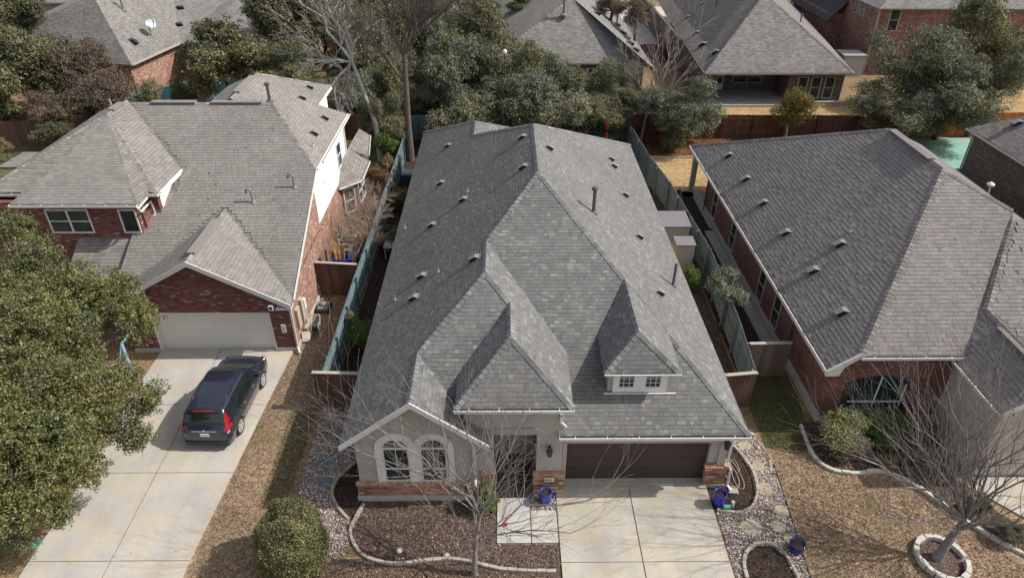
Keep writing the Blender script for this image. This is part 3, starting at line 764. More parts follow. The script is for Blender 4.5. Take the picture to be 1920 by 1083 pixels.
# arched twin windows with white plaster surrounds
def arch_pts(cx, z0, zs, r, n=14):
    return [(cx-r, z0)]+[(cx-r*math.cos(math.pi*k/n), zs+r*math.sin(math.pi*k/n)) for k in range(n+1)]+[(cx+r, z0)]
for cx in (-3.56, -2.33):
    ro = 0.67; ri = 0.44; zs = 2.40 ; z0 = 0.84
    m = MB(); A = arch_pts(cx, z0, zs, ro if cx < -3 else ro, 18); Bp = arch_pts(cx, z0, zs, ri, 18)
    yf = 15.64 if cx < -3 else 15.637
    lim = -2.945
    def cl(x): return min(x, lim) if cx < -3 else max(x, lim)
    for k in range(len(A)-1):
        a0, a1, b0, b1 = A[k], A[k+1], Bp[k], Bp[k+1]
        q = [(cl(a0[0]), a0[1]), (cl(a1[0]), a1[1]), (cl(b1[0]), b1[1]), (cl(b0[0]), b0[1])]
        if abs(q[0][0]-q[1][0])+abs(q[0][1]-q[1][1]) < 1e-6: continue
        m.prism([(x, yf, z) for x, z in q], (0, 15.705-yf, 0))
    fr = m.build('arch_surround', M_TRIM, main)
    m = MB()
    C_ = arch_pts(cx, z0+0.02, zs, ri-0.055, 18)
    for k in range(len(C_)-1):
        q = [C_[k], C_[k+1], Bp[k+1], Bp[k]]
        m.prism([(x, 15.655, z) for x, z in q], (0, 0.05, 0))
    m.box(cx-ri+0.05, cx+ri-0.05, 15.66, 15.70, zs-0.05, zs+0.03); m.box(cx-ri+0.05, cx+ri-0.05, 15.662, 15.70, 1.42, 1.48)
    m.box(cx-ri+0.05, cx+ri-0.05, 15.66, 15.70, z0, z0+0.06)
    m.box(cx-0.012, cx+0.012, 15.675, 15.698, 1.48, zs-0.05); m.box(cx-0.012, cx+0.012, 15.675, 15.698, zs+0.03, zs+ri-0.05)
    wf = m.build('window', M_WHITE, main)
    m = MB(); m.poly([(x, 15.69, z) for x, z in arch_pts(cx, z0+0.02, zs, ri-0.03, 18)]); m.build('pane', M_GLASS, wf)
# dormer body
b = MB(); b.box(3.42, 5.52, 17.14, 19.0, 3.3, 4.43); b.build('dormer_wall', M_STUCCO, main)
b = MB()
b.box(3.58, 5.36, 17.08, 17.142, 3.53, 3.70); b.box(3.58, 5.36, 17.08, 17.142, 4.30, 4.42); b.box(3.58, 3.76, 17.08, 17.142, 3.70, 4.30); b.box(5.18, 5.36, 17.08, 17.142, 3.70, 4.30); b.box(4.30, 4.64, 17.08, 17.142, 3.70, 4.30)
b.split('dormer_trim', M_TRIM, main)
for x in (3.76, 4.64): window(main, (x, 17.12, 3.70), (1, 0, 0), (0, -1, 0), 0.54, 0.60, 1, 1, fw=0.04, proud=0.03, muntin=(3, 3))
b = MB(); b.box(3.30, 5.70, 17.02, 17.08, 3.475, 3.505); b.build('dormer_flashing', M_WHITE, main)
# wall lanterns, plaque
for x, y, z in ((1.48, 15.97, 2.0), (7.42, 16.2, 2.05)):
    m = MB(); m.box(x-0.05, x+0.05, y-0.03, y, z-0.05, z+0.18); m.lathe([(0.03, 0.28), (0.10, 0.16), (0.11, 0.14), (0.085, -0.12), (0.05, -0.16), (0.015, -0.2)], 8, (x, y-0.16, z)); m.bar((x, y-0.02, z+0.2), (x, y-0.16, z+0.29), 0.02)
    la = m.build('wall_lantern', M_BLACK, main)
    m = MB(); m.lathe([(0.06, -0.1), (0.088, 0.0), (0.075, 0.12)], 8, (x, y-0.16, z)); m.build('lamp_glass', M_LAMPW, la)
m = MB(); m.box(1.36, 1.68, 15.84, 15.86, 0.58, 0.76); pq = m.build('address_plaque', M_PLATE, main)
m = MB()
for a, c0 in ((1.41, 0.67), (1.47, 0.67), (1.53, 0.67), (1.59, 0.67)): m.box(a, a+0.035, 15.834, 15.839, c0-0.04, c0+0.04)
m.build('plaque_numerals', M_BLACK, pq)
# roof furniture
for p in [(-3.15, 36.48), (-3.17, 31.53), (-1.81, 27.5), (-3.24, 27.18), (-1.07, 21.46), (-3.26, 22.94), (-3.44, 21.61), (0.84, 29.69), (0.81, 26.38)]:
    roof_vent(main, (p[0], p[1], lpz(p[0])), nL, M_VENT, 0.95)
for p in [(1.95, 28.66), (5.69, 34.36), (5.72, 33.48), (5.83, 30.18), (5.81, 26.0), (5.89, 21.7)]:
    roof_vent(main, (p[0], p[1], rpz(p[0])), nR, M_VENT, 1.0)
for p in [(-1.64, 28.1), (-4.78, 29.18), (-2.55, 22.43), (-4.37, 22.59)]: vent_pipe(main, (p[0], p[1], lpz(p[0])), 0.2, 0.03, M_GALV, cap=False)
vent_pipe(main, (3.66, 25.07, rpz(3.66)), 1.0, 0.075, M_LEAD); vent_pipe(main, (6.94, 23.47, rpz(6.94)), 1.05, 0.06, M_LEAD, cap=False)

# ================================================================== RIGHT HOUSE
rh = thing('red_brick_house', 'single-storey red brick house with rosy grey hip roof and an arched front window', 'house', (15, 19, 0))
def rlz(x): return 2.8+S*(x-11.8)
T0 = (18.05, 26.0, 7.644); T1 = (18.05, 30.65, 7.644)
rL = [(11.8, 18.92, 2.8), (11.8, 40.9, 2.8), T1, T0, (12.74, 18.92, 3.53)]
WZ = lambda x: 3.35+0.8*(x-16.2)
V0 = (16.9, 19.6, 3.91)
# valley between front plane and garage wing
FRs = (7.644-3.53)/(26-18.92)
frz = lambda y: 3.53+FRs*(y-18.92)
va = (16.43, 18.92, 3.53); vb = (20.3, 24.24, WZ(20.3))
vb = (20.3, 18.92+(WZ(20.3)-3.53)/FRs, WZ(20.3))
rF = [(12.74, 18.92, 3.53), T0, (22.3, 26.0-4.25*0.0+0.9, 5.9), vb, va]
rF = [(12.74, 18.92, 3.53), T0, vb, va]
hipR = (20.3, 24.4, WZ(20.3))
rRt = [T0, T1, (26.5, 40.9, 2.8), (26.5, 26.5, 2.8), (21.2, 25.2, 5.6), vb]
w1 = (17.7, 20.3, WZ(17.7)); w0 = (17.7, 16.15, WZ(17.7)); we = (16.2, 16.15, 3.35)
rWL = [we, w0, w1, (20.05, 23.8, WZ(20.05)), vb, va, (16.2, 18.92, 3.35)]
rWF = [w1, (20.05, 23.8, WZ(20.05)), (26.5, 23.8, WZ(20.05)), (26.5, 17.6, 3.03), (19.6, 17.6, 3.03)]
rWR = [w0, w1, (19.6, 17.6, 3.03), (19.6, 16.15, 3.03)]
rB = [(11.8, 40.9, 2.8), T1, (26.5, 40.9, 2.8)]
rX = [(20.05, 23.8, WZ(20.05)), (26.5, 23.8, WZ(20.05)), (26.5, 26.5, 2.8), (21.2, 25.2, 5.6), vb]
roof_solid([rL, rF, rRt, rWL, rWF, rWR, rB]).build('roof', M_ROOFR, rh)
shingle_tabs(rh, [rL, rF, rWL, rWF, rWR], M_TABR, 4, h=0.17, th=0.012, thick=0.78, gaps=0.06, wmin=0.14, wmax=0.34)
nRL, nRF, nRR, nWL, nWF, nWR, nRB = map(nrm, (rL, rF, [T0, T1, (26.5, 40.9, 2.8)], rWL, rWF, rWR, rB))
c = MB()
caps(c, (12.74, 18.92, 3.53), T0, nRL, nRF); caps(c, T0, T1, nRL, nRR); caps(c, vb, T0, nRF, nRR); caps(c, w0, w1, nWL, nWR); caps(c, w1, (20.05, 23.8, WZ(20.05)), nWL, nWF); caps(c, (11.8, 40.9, 2.8), T1, nRL, nRB)
c.build('ridge_cap', M_CAPR, rh)
m = MB(); m.bar((18.05, 26.9, 7.69), (18.05, 30.4, 7.69), 0.34, 0.06); m.build('ridge_vent', M_CAPR, rh)
m = MB(); m.bar((17.62, 16.6, 4.50), (17.62, 19.3, 4.50), 0.34, 0.07); m.build('ridge_vent', M_CAPR, rh)
w = MB(); w.box(12.15, 16.7, 19.3, 37.2, 0.33, 2.62); w.box(16.7, 26.2, 22, 40.5, 0.3, 2.62)
w.prism([(12.15, 19.3, 2.62), (16.7, 19.3, 2.62), (16.7, 19.3, 3.40), (13.1, 19.3, 3.40)], (0, 0.2, 0))
w.build('wall', M_BRK_R, rh)
m = MB(); m.box(16.60, 16.95, 16.5, 19.28, 0.05, 3.32); m.box(16.95, 25, 16.5, 23, 0.0, 2.9); m.prism([(16.6, 16.5, 3.32), (17.7, 16.5, 4.35), (19.4, 16.5, 3.0), (19.4, 16.5, 2.9), (16.95, 16.5, 2.9)], (0, 0.25, 0)); m.split('garage_wing_wall', M_BEIGE, rh)
m = MB(); m.box(12.08, 12.15, 19.2, 40.0, 0.0, 0.42); m.box(12.15, 16.7, 19.2, 19.3, 0.0, 0.3); m.split('foundation', M_FOUND, rh)
m = MB(); gutter(m, (12.76, 18.915, 3.52), (16.45, 18.915, 3.52)); gutter(m, (11.795, 40.9, 2.79), (11.795, 18.95, 2.79), 0.08, 0.1); gutter(m, (16.195, 18.9, 3.34), (16.195, 16.15, 3.34)); m.split('gutter', M_WHITE, rh); gutter_litter(rh)
m = MB(); m.prism([(11.69, 18.91, 2.80), (12.76, 18.91, 3.60), (12.76, 18.91, 3.40), (12.30, 18.91, 3.02), (12.18, 18.91, 2.6), (11.69, 18.91, 2.6)], (0, 0.10, 0)); m.box(11.72, 12.148, 19.01, 40.5, 2.60, 2.66); m.split('fascia', M_WHITE, rh)
m = MB(); m.prism([(16.2, 16.14, 3.38), (17.7, 16.14, 4.58), (17.7, 16.14, 4.38), (16.2, 16.14, 3.18)], (0, -0.04, 0)); m.prism([(17.7, 16.14, 4.58), (19.6, 16.14, 3.13), (19.6, 16.14, 2.93), (17.7, 16.14, 4.38)], (0, -0.04, 0)); m.build('rake_board', M_TRIM, rh)
# segment-arched front window: soldier course, painted reveal shadow, panes
m = MB(); N = 22; cx, hw, zs, rise = 14.05, 1.25, 1.98, 0.34
def seg(x): return zs+rise*(1-((x-cx)/hw)**2)
for k in range(N):
    x0 = cx-hw+2*hw*k/N; x1 = x0+2*hw/N-0.012
    m.prism([(x0, 19.285, seg(x0)), (x1, 19.285, seg(x1)), (x1, 19.285, seg(x1)+0.24), (x0, 19.285, seg(x0)+0.24)], (0, 0.03, 0))
m.build('brick_arch', M_BRK_R, rh)
m = MB(); m.poly([(cx-hw, 19.292, 0.45)]+[(cx-hw+2*hw*k/N, 19.292, seg(cx-hw+2*hw*k/N)) for k in range(N+1)]+[(cx+hw, 19.292, 0.45)]); m.build('window_reveal_shade', plain('brown_reveal_shade', (0.06, 0.04, 0.035), 0.9, 0.1), rh)  # flat dark brown sheet stands in for the shadow in the reveal
m = MB()
for a, b_ in (((13.05, 19.25, 1.05), (15.05, 19.25, 1.05)), ((14.05, 19.24, 0.48), (14.05, 19.24, 2.30)), ((15.07, 19.25, 0.48), (15.07, 19.25, 1.9)), ((13.05, 19.25, 0.5), (15.1, 19.25, 0.5))): m.bar(a, b_, 0.04, 0.04, up=(0, 1, 0))
wf = m.build('window', M_TRIM, rh)
m = MB(); m.poly([(13.05, 19.275, 0.5)]+[(13.05+2.05*k/10, 19.275, seg(13.05+2.05*k/10)-0.06) for k in range(11)]+[(15.1, 19.275, 0.5)]); m.build('pane', M_GLASSG, wf)
for y0 in (24.4, 26.5, 31.3, 35.0): window(rh, (12.15, y0+0.8, 0.5), (0, -1, 0), (-1, 0, 0), 0.8, 1.75, 1, 2, fw=0.06, fm=M_CREAM, proud=0.04)
downspout(rh, [(11.78, 37.1, 2.68), (12.08, 37.1, 2.4), (12.08, 37.1, 0.1)], M_LEAD)
downspout(rh, [(11.78, 22.9, 2.68), (12.08, 22.9, 2.4), (12.08, 22.9, 0.1)], M_LEAD)
m = MB(); m.box(11.95, 12.25, 40.2, 40.5, 0.05, 2.66); m.build('patio_post', M_GREYW, rh)
for p in [(12.94, 36.93), (12.97, 33.64), (12.97, 30.75), (13.0, 27.61), (14.18, 24.96), (13.02, 24.28), (12.99, 21.29)]: roof_vent(rh, (p[0], p[1], rlz(p[0])), nRL, M_VENTB, 1.15)
vent_pipe(rh, (14.69, 25.4, rlz(14.69)), 0.3, 0.035, M_GALV, cap=False)

# ================================================================== LEFT HOUSE
lh = thing('two_storey_brick_house', 'two-storey brick house with taupe roof and white garage door, behind the parked car', 'house', (-14, 24, 0))
fz = lambda y: 2.6+0.508*(y-23.55)
XR = -8.85; XG = -12.65
gz = 4.85; gyb = 23.55+(gz-2.6)/0.508
A_ = (-11.6, 33.8, 7.807)
lF = [(XR, 23.4, fz(23.4)), (XG, gyb, gz), (-16.45, 23.4, fz(23.4)), (-16.45, 28.2, fz(28.2)), (-15.5, 28.2, fz(28.2)), (-15.15, 30.0, fz(30.0)), (-18.7, 33.8, 7.807), A_, (XR, 30.0, fz(30.0))]
lGR = [(XG, 23.3, gz), (XR, 23.3, gz-0.55*3.8), (XR, 23.4, fz(23.4)), (XG, gyb, gz)]
lGR = [(XG, 23.3, gz), (XR, 23.3, 2.76), (XR, 23.75, 2.76), (XG, gyb, gz)]
lGL = [(XG, 23.3, gz), (-16.45, 23.3, 2.76), (-16.45, 23.75, 2.76), (XG, gyb, gz)]
lF[0] = (XR, 23.75, 2.76); lF[2] = (-16.45, 23.75, 2.76)
lRt = [(XR, 30.0, fz(30.0)), A_, (-11.6, 35.3, 7.807), (XR, 37.8, 5.88)]
lRa = [A_, (-11.6, 35.3, 7.807), (XR, 37.8, 5.88), (XR, 30.0, fz(30.0))]
lBk = [A_, (-18.7, 33.8, 7.807), (-18.7, 37.5, 5.9), (-11.6, 37.5, 5.9)]
lBk2 = [(-11.6, 35.3, 7.807), (XR, 37.8, 5.88), (-12.6, 37.8, 5.9)]
B0 = (-13.7, 33.9, 8.0); B1 = (-13.7, 38.3, 8.0)
l2R = [B0, B1, (-10.6, 41.9, 6.2), (-10.6, 36.0, 6.2), (-11.6, 33.9, 6.8)]
l2R = [B0, B1, (-10.6, 41.9, 6.2), (-10.6, 33.9, 6.2)]
l2L = [B0, B1, (-16.9, 41.9, 6.2), (-16.9, 33.9, 6.2)]
l2B = [B1, (-10.6, 41.9, 6.2), (-16.9, 41.9, 6.2)]
FB = (-18.9, 31.9, 7.9); FC = (-18.9, 33.9, 7.9)
lbR = [(-15.15, 27.4, 5.9), (-15.15, 30.0, 5.9), FC, FB]
lbR = [(-15.15, 27.4, 5.9), (-15.15, 30.0, 5.88), (-18.7, 33.8, 7.807), FC, FB]
lbF = [(-20.95, 26.3, 5.9), (-15.55, 26.3, 5.9), FB]
lbF2 = [(-15.55, 26.3, 5.9), (-15.55, 27.4, 5.98), FB]
lbF3 = [(-15.55, 27.4, 5.98), (-15.15, 27.4, 5.9), FB]
lbF4 = [(-20.95, 26.3, 5.9), FB, (-22.9, 27.4, 5.9), (-20.95, 27.4, 5.95)]
lbF4a = [(-20.95, 26.3, 5.9), FB, (-20.95, 27.4, 5.95)]
lbF4b = [(-20.95, 27.4, 5.95), FB, (-22.9, 27.4, 5.9)]
lbL = [(-22.9, 27.4, 5.9), FB, FC, (-22.9, 38, 5.9)]
roof_solid([lF, lGR, lGL, lRa, lBk, lBk2, l2R, l2L, l2B, lbR, lbF, lbF2, lbF3, lbF4a, lbF4b, lbL], 0.12).build('roof', M_ROOFL, lh)
shingle_tabs(lh, [lF, lGR, lGL, lRa, l2R, l2L, lbR, lbF, lbL], M_TABL, 5, h=0.17, th=0.009, thick=0.7, gaps=0.02, wmin=0.14, wmax=0.34)
nlF, nGR, nGL, nlR, nb, nlbR, nlbF, nlbL, n2R, n2L, n2B = map(nrm, (lF, lGR, lGL, [(XR, 30, 5.9), A_, (XR, 37.8, 5.9)], lBk, [(-15.15, 27.4, 5.9), (-15.15, 30, 5.9), FC], lbF, lbL, l2R, l2L, l2B))
c = MB()
caps(c, (XG, 23.3, gz), (XG, gyb, gz), nGR, nGL, 0.13); caps(c, (XR, 30.0, fz(30)), A_, nlF, nlR, 0.13); caps(c, (-18.7, 33.8, 7.807), A_, nlF, nb, 0.13)
caps(c, (-15.15, 27.4, 5.9), FB, nlbR, nlbF, 0.13); caps(c, FB, FC, nlbR, nlbL, 0.13); caps(c, B0, B1, n2R, n2L, 0.13); caps(c, (-10.6, 41.9, 6.2), B1, n2R, n2B, 0.13); caps(c, (-22.9, 27.4, 5.9), FB, nlbF, nlbL, 0.13)
c.build('ridge_cap', M_CAPL, lh)
for a, b_ in (((XG, 23.9, gz+0.05), (XG, 26.9, gz+0.05)), ((-17.6, 33.8, 7.86), (-15.4, 33.8, 7.86)), ((-14.6, 33.8, 7.86), (-12.1, 33.8, 7.86)), ((-18.9, 32.3, 7.95), (-18.9, 33.4, 7.95)), ((-13.7, 34.8, 8.05), (-13.7, 37.6, 8.05))):
    m = MB(); m.bar(a, b_, 0.34, 0.07); m.build('ridge_vent', M_CAPL, lh)
# porch roof over the entry, lower left wing roofs
roof_solid([[(-18.9, 24.7, 2.78), (-16.47, 24.7, 2.78), (-16.47, 26.75, 4.05), (-18.9, 26.75, 4.05)]], 0.12).build('porch_roof', M_ROOFL, lh)
roof_solid([[(-30, 27.6, 3.1), (-23.3, 27.6, 3.1), (-23.3, 31.0, 4.6), (-30, 31.0, 4.6)], [(-26.4, 33.5, 4.5), (-23.2, 33.5, 4.5), (-23.2, 38.5, 3.3), (-28.5, 38.5, 3.3)]], 0.12).build('side_roof', M_ROOFL, lh)
# walls
w = MB()
w.box(-9.35, -9.15, 23.82, 41.5, 0.0, 2.75); w.box(-16.2, -15.05, 23.8, 24.0, 0.0, 2.65); w.box(-10.05, -9.15, 23.8, 23.82, 0.0, 2.70); w.box(-10.05, -9.35, 23.82, 24.0, 0.0, 2.70)
w.box(-15.05, -10.05, 23.8, 24.0, 2.06, 2.65); w.prism([(-16.2, 23.8, 2.65), (-9.15, 23.8, 2.65), (-9.15, 23.8, 2.72), (XG, 23.8, 4.66), (-16.2, 23.8, 2.72)], (0, 0.15, 0))
w.prism([(-9.15, 23.9, 2.7), (-9.15, 30.1, 5.78), (-9.15, 30.1, 2.7)], (-0.2, 0, 0))
w.box(-9.35, -9.15, 30.1, 41.5, 2.75, 2.95)
m2 = w.build('wall', M_BRK_T, lh)
w = MB(); w.box(-22.6, -15.95, 26.75, 27.0, 0, 5.77); w.box(-15.95, -15.45, 27.75, 28.0, 3.0, 5.8); w.box(-15.95, -15.85, 27.0, 27.75, 3, 5.78); w.box(-22.6, -22.4, 27, 37, 0, 5.75)
w.box(-16.21, -9.148, 23.79, 23.798, 2.062, 2.66); w.box(-10.05, -9.148, 23.79, 23.798, 0.12, 2.06); w.box(-16.21, -15.05, 23.79, 23.798, 0.12, 2.06)
w.prism([(-16.2, 23.79, 2.662), (-9.15, 23.79, 2.662), (-9.15, 23.79, 2.72), (XG, 23.79, 4.64), (-16.2, 23.79, 2.72)], (0, 0.008, 0))
w.build('brick_front', M_BRK_L, lh)
w = MB(); w.box(-9.35, -9.14, 30.1, 37.5, 2.952, 5.77); w.box(-15.85, -15.44, 28.0, 30.2, 4.2, 5.78); w.box(-16.5, -10.9, 36.5, 41.6, 2.8, 6.08); w.box(-9.35, -9.13, 30.06, 30.10, 2.95, 5.77)
w.split('siding_wall', M_SIDING, lh)
m = MB(); m.box(-9.16, -9.06, 23.72, 41.3, 0.0, 0.16); m.box(-16.2, -15.05, 23.70, 23.79, 0, 0.16); m.box(-10.05, -9.16, 23.70, 23.79, 0, 0.16); m.split('foundation', M_FOUND, lh)
m = MB()
for k in range(4): m.box(-15.05, -10.05, 23.93, 23.97, 0.02+k*0.53, 0.02+(k+1)*0.53-0.008)
for k in range(4):
    for j in range(8): m.box(-14.95+j*0.62, -14.95+j*0.62+0.5, 23.922, 23.932, 0.10+k*0.53, 0.10+k*0.53+0.36)
m.build('garage_door', M_DOORW, lh)
m = MB(); m.box(-15.10, -15.04, 23.76, 23.93, 0.0, 2.06); m.box(-10.06, -10.0, 23.76, 23.93, 0, 2.06); m.box(-15.04, -10.06, 23.76, 23.93, 2.02, 2.06); m.split('door_trim', M_WHITE, lh)
m = MB()
m.prism([(-16.5, 23.295, 2.76), (XG, 23.295, gz+0.03), (XG, 23.295, gz-0.2), (-16.5, 23.295, 2.54)], (0, -0.035, 0)); m.prism([(XG, 23.295, gz+0.03), (XR, 23.295, 2.79), (XR, 23.295, 2.55), (XG, 23.295, gz-0.2)], (0, -0.035, 0))
m.box(-9.5, -8.88, 23.3, 23.8, 2.50, 2.60)
m.bar((XR+0.02, 23.75, 2.72), (XR+0.02, 30.0, 5.82), 0.03, 0.16, up=(0, -0.5, 1)); m.bar((XR+0.02, 30.0, 5.82), (XR+0.02, 37.8, 5.82), 0.05, 0.16)
m.bar((-10.57, 36, 6.12), (-10.57, 41.9, 6.12), 0.05, 0.16); m.bar((-15.13, 27.4, 5.82), (-15.13, 30.0, 5.82), 0.08, 0.16)
m.box(-15.6, -15.15, 27.45, 30.0, 5.68, 5.76); m.box(-9.14, -8.86, 30, 37.6, 5.68, 5.76)
m.split('fascia', M_WHITE, lh)
m = MB(); gutter(m, (-20.95, 26.295, 5.89), (-15.55, 26.295, 5.89)); gutter(m, (-15.62, 27.395, 5.89), (-15.13, 27.395, 5.89)); gutter(m, (-22.9, 27.395, 5.89), (-21.0, 27.395, 5.89)); gutter(m, (XR+0.05, 31, 5.86), (XR+0.05, 37.8, 5.86), 0.08, 0.1); m.split('gutter', M_WHITE, lh); gutter_litter(lh)
downspout(lh, [(-15.6, 27.3, 5.75), (-15.58, 26.3, 5.70), (-15.62, 26.5, 5.45), (-15.70, 27.6, 5.40), (-15.72, 27.70, 4.75), (-15.78, 27.5, 4.55)])
downspout(lh, [(-9.05, 23.7, 2.5), (-9.08, 23.74, 0.25), (-8.95, 23.5, 0.12)])
downspout(lh, [(-9.08, 37.3, 5.6), (-9.08, 37.3, 3.5)])
for x0, wd in ((-19.9, 1.85), ): window(lh, (x0, 26.75, 4.30), (1, 0, 0), (0, -1, 0), wd, 1.15, 2, 2, fw=0.06, gm=M_GLASSG)
window(lh, (-16.75, 26.75, 4.30), (1, 0, 0), (0, -1, 0), 0.75, 1.15, 1, 1, fw=0.06, gm=M_GLASSG)
window(lh, (-9.14, 35.2, 3.6), (0, 1, 0), (1, 0, 0), 0.9, 1.4, 1, 2, fw=0.06, gm=M_GLASSG)
m = MB(); m.prism([(-9.145, 31.9, 4.25), (-9.145, 32.1, 4.25), (-9.145, 32.0, 4.45)], (0.02, 0, 0)); m.build('wall_vent', M_VENT, lh)
# camera and light beside the garage door, utility boxes on the side wall
m = MB(); m.box(-9.62, -9.44, 23.72, 23.785, 1.02, 1.42); m.build('door_number_panel', M_WHITE, lh)
m = MB(); m.box(-9.75, -9.57, 23.2, 23.30, 2.55, 2.78); fl = m.build('camera_housing', M_WHITE, lh); m = MB(); m.box(-9.71, -9.61, 23.193, 23.2, 2.60, 2.73); m.build('camera_lens', M_DARK, fl)
m = MB(); m.box(-9.148, -9.02, 24.35, 24.75, 0.75, 1.75); m.box(-9.148, -9.0, 25.0, 25.3, 0.6, 1.85); m.split('electric_panel', M_CREAM, lh, bevel=0.01)
m = MB(); m.box(-9.148, -9.04, 25.5, 25.75, 1.0, 1.5); m.tube([(-9.08, 25.62, 1.0), (-9.08, 25.62, 0.1)], 0.03); m.build('phone_box', M_PLATE, lh)
# bay window with its own roof
fp = [(-9.14, 34.95), (-8.42, 35.75), (-8.42, 38.2), (-9.14, 39.0)]
m = MB(); m.slab(fp, 0.0, 2.7); m.build('bay_wall', M_BRK_L, lh)
bz = 2.82; bt = 3.75
lw = MB(); lw.box(-9.14, -8.85, 39.1, 42.0, 0, 2.7); lw.build('rear_wall', M_BRK_L, lh)
O = [(-9.14, 34.5, bz), (-8.08, 35.6, bz), (-8.08, 38.3, bz), (-9.14, 39.4, bz)]; It = [(-9.14, 36.0, bt), (-9.14, 38.0, bt)]
roof_solid([[O[0], O[1], It[0]], [O[1], O[2], It[1], It[0]], [O[2], O[3], It[1]], [(-9.14, 38.0, 3.75), (-9.14, 41.6, 3.6), (-8.75, 42.6, 2.82), (-8.3, 39.2, 2.82)]], 0.12).build('bay_roof', M_ROOFL, lh)
m = MB(); gutter(m, (-9.10, 34.5, bz), (-8.08, 35.6, bz), 0.09, 0.1); gutter(m, (-8.075, 35.6, bz), (-8.075, 38.3, bz), 0.09, 0.1); gutter(m, (-8.29, 39.25, 2.82), (-8.74, 42.55, 2.82), 0.09, 0.1); m.split('gutter', M_WHITE, lh)
u1 = Vector((0.72, 0.80, 0)).normalized(); n1 = Vector((u1.y, -u1.x, 0))
window(lh, Vector((-9.14, 34.95, 0.95))+u1*0.12, u1, n1, 0.8, 1.5, 1, 2, fw=0.07)
window(lh, (-8.42, 36.1, 0.95), (0, 1, 0), (1, 0, 0), 0.85, 1.5, 1, 2, fw=0.07); window(lh, (-8.42, 37.05, 0.95), (0, 1, 0), (1, 0, 0), 0.85, 1.5, 1, 2, fw=0.07)
# roof furniture
for p, z in (((-9.57, 35.55), 6.39), ((-9.6, 33.21), 6.41)): roof_vent(lh, (p[0], p[1], z), nlR, M_VENTB, 1.1)
for p, z in (((-11.38, 40.03), 6.65), ((-11.35, 38.11), 6.64)): roof_vent(lh, (p[0], p[1], z), n2R, M_VENTB, 1.1)
vent_pipe(lh, (-11.44, 28.28, fz(28.28)), 0.55, 0.05, M_VENT, cap=False, hook=1); vent_pipe(lh, (-9.68, 29.04, fz(29.04)), 0.55, 0.05, M_VENT, cap=False, hook=1)
vent_pipe(lh, (-11.81, 34.1, 7.8), 0.8, 0.08, M_LEAD); vent_pipe(lh, (-9.37, 31.89, 6.25), 0.25, 0.03, M_GALV, cap=False); vent_pipe(lh, (-19.2, 33.0, 7.75), 0.5, 0.05, M_GALV, cap=False)

# ================================================================== HOUSES BEHIND
def simple_walls(m, x0, x1, y0, y1, z1, z0=0.0): m.box(x0, x1, y0, y1, z0, z1)
# centre behind
ch = thing('hip_roof_house', 'house behind the centre trees, grey hip roof with small black vents down its sunny side', 'house', (6, 60, 0))
e = 2.8; Tp = (6.1, 65.2, 7.1); Tq = (6.1, 78, 7.1)
c1 = [(-1.5, 59.8, e), (9.6, 59.8, e), (12.7, 57.4, e), Tp]
cF = [(-1.5, 59.8, e), (11.9, 59.8, e), Tp]
cR = [(12.7, 57.4, e), (12.7, 88, e), Tq, Tp, (11.9, 59.8, 3.2)]
cFj = [(11.9, 59.8, e), (12.7, 57.4, e), Tp]
cR = [(12.7, 57.4, e), (12.7, 88, e), Tq, Tp]
cLf = [(-1.5, 59.8, e), (-1.5, 88, e), Tq, Tp]
roof_solid([cF, cFj, cR, cLf, [(-1.5, 88, e), (12.7, 88, e), Tq]]).build('roof', M_ROOFB, ch)
m = MB(); caps(m, (11.9, 59.8, e), Tp, nrm(cR), nrm(cF), 0.16, 0.4); caps(m, (-1.5, 59.8, e), Tp, nrm(cLf), nrm(cF), 0.16, 0.4); m.build('ridge_cap', M_CAPL, ch)
m = MB(); m.box(-1.0, 12.2, 60.3, 87, 0, 2.7); m.build('wall', M_BRK_D, ch)
m = MB(); gutter(m, (-1.5, 59.79, e), (11.9, 59.79, e)); m.split('gutter', M_GREYW, ch)
window(ch, (3.5, 60.3, 0.8), (1, 0, 0), (0, -1, 0), 1.6, 1.4, 2, 2, gm=M_GLASS); window(ch, (7.2, 60.3, 0.8), (1, 0, 0), (0, -1, 0), 1.6, 1.4, 2, 2, gm=M_GLASS)
def zc(x): return e+(7.1-e)*(12.7-x)/6.6
nC = nrm(cR)
for x, y in ((8.9, 74.5), (9.4, 70.6), (10.9, 68.5), (11.0, 65.6), (11.1, 63.9), (11.2, 62.2), (8.6, 66.2), (11.35, 60.4)): roof_vent(ch, (x, y, zc(x)), nC, M_BLACK, 1.4)
vent_pipe(ch, (5.3, 63.4, 6.0), 1.3, 0.13, M_VENT); vent_pipe(ch, (11.0, 69.6, 4.0), 0.7, 0.08, M_LEAD, cap=False)
nCF = nrm(cF)
roof_vent(ch, (2.3, 61.2, 3.95), nCF, M_BLACK, 1.6)

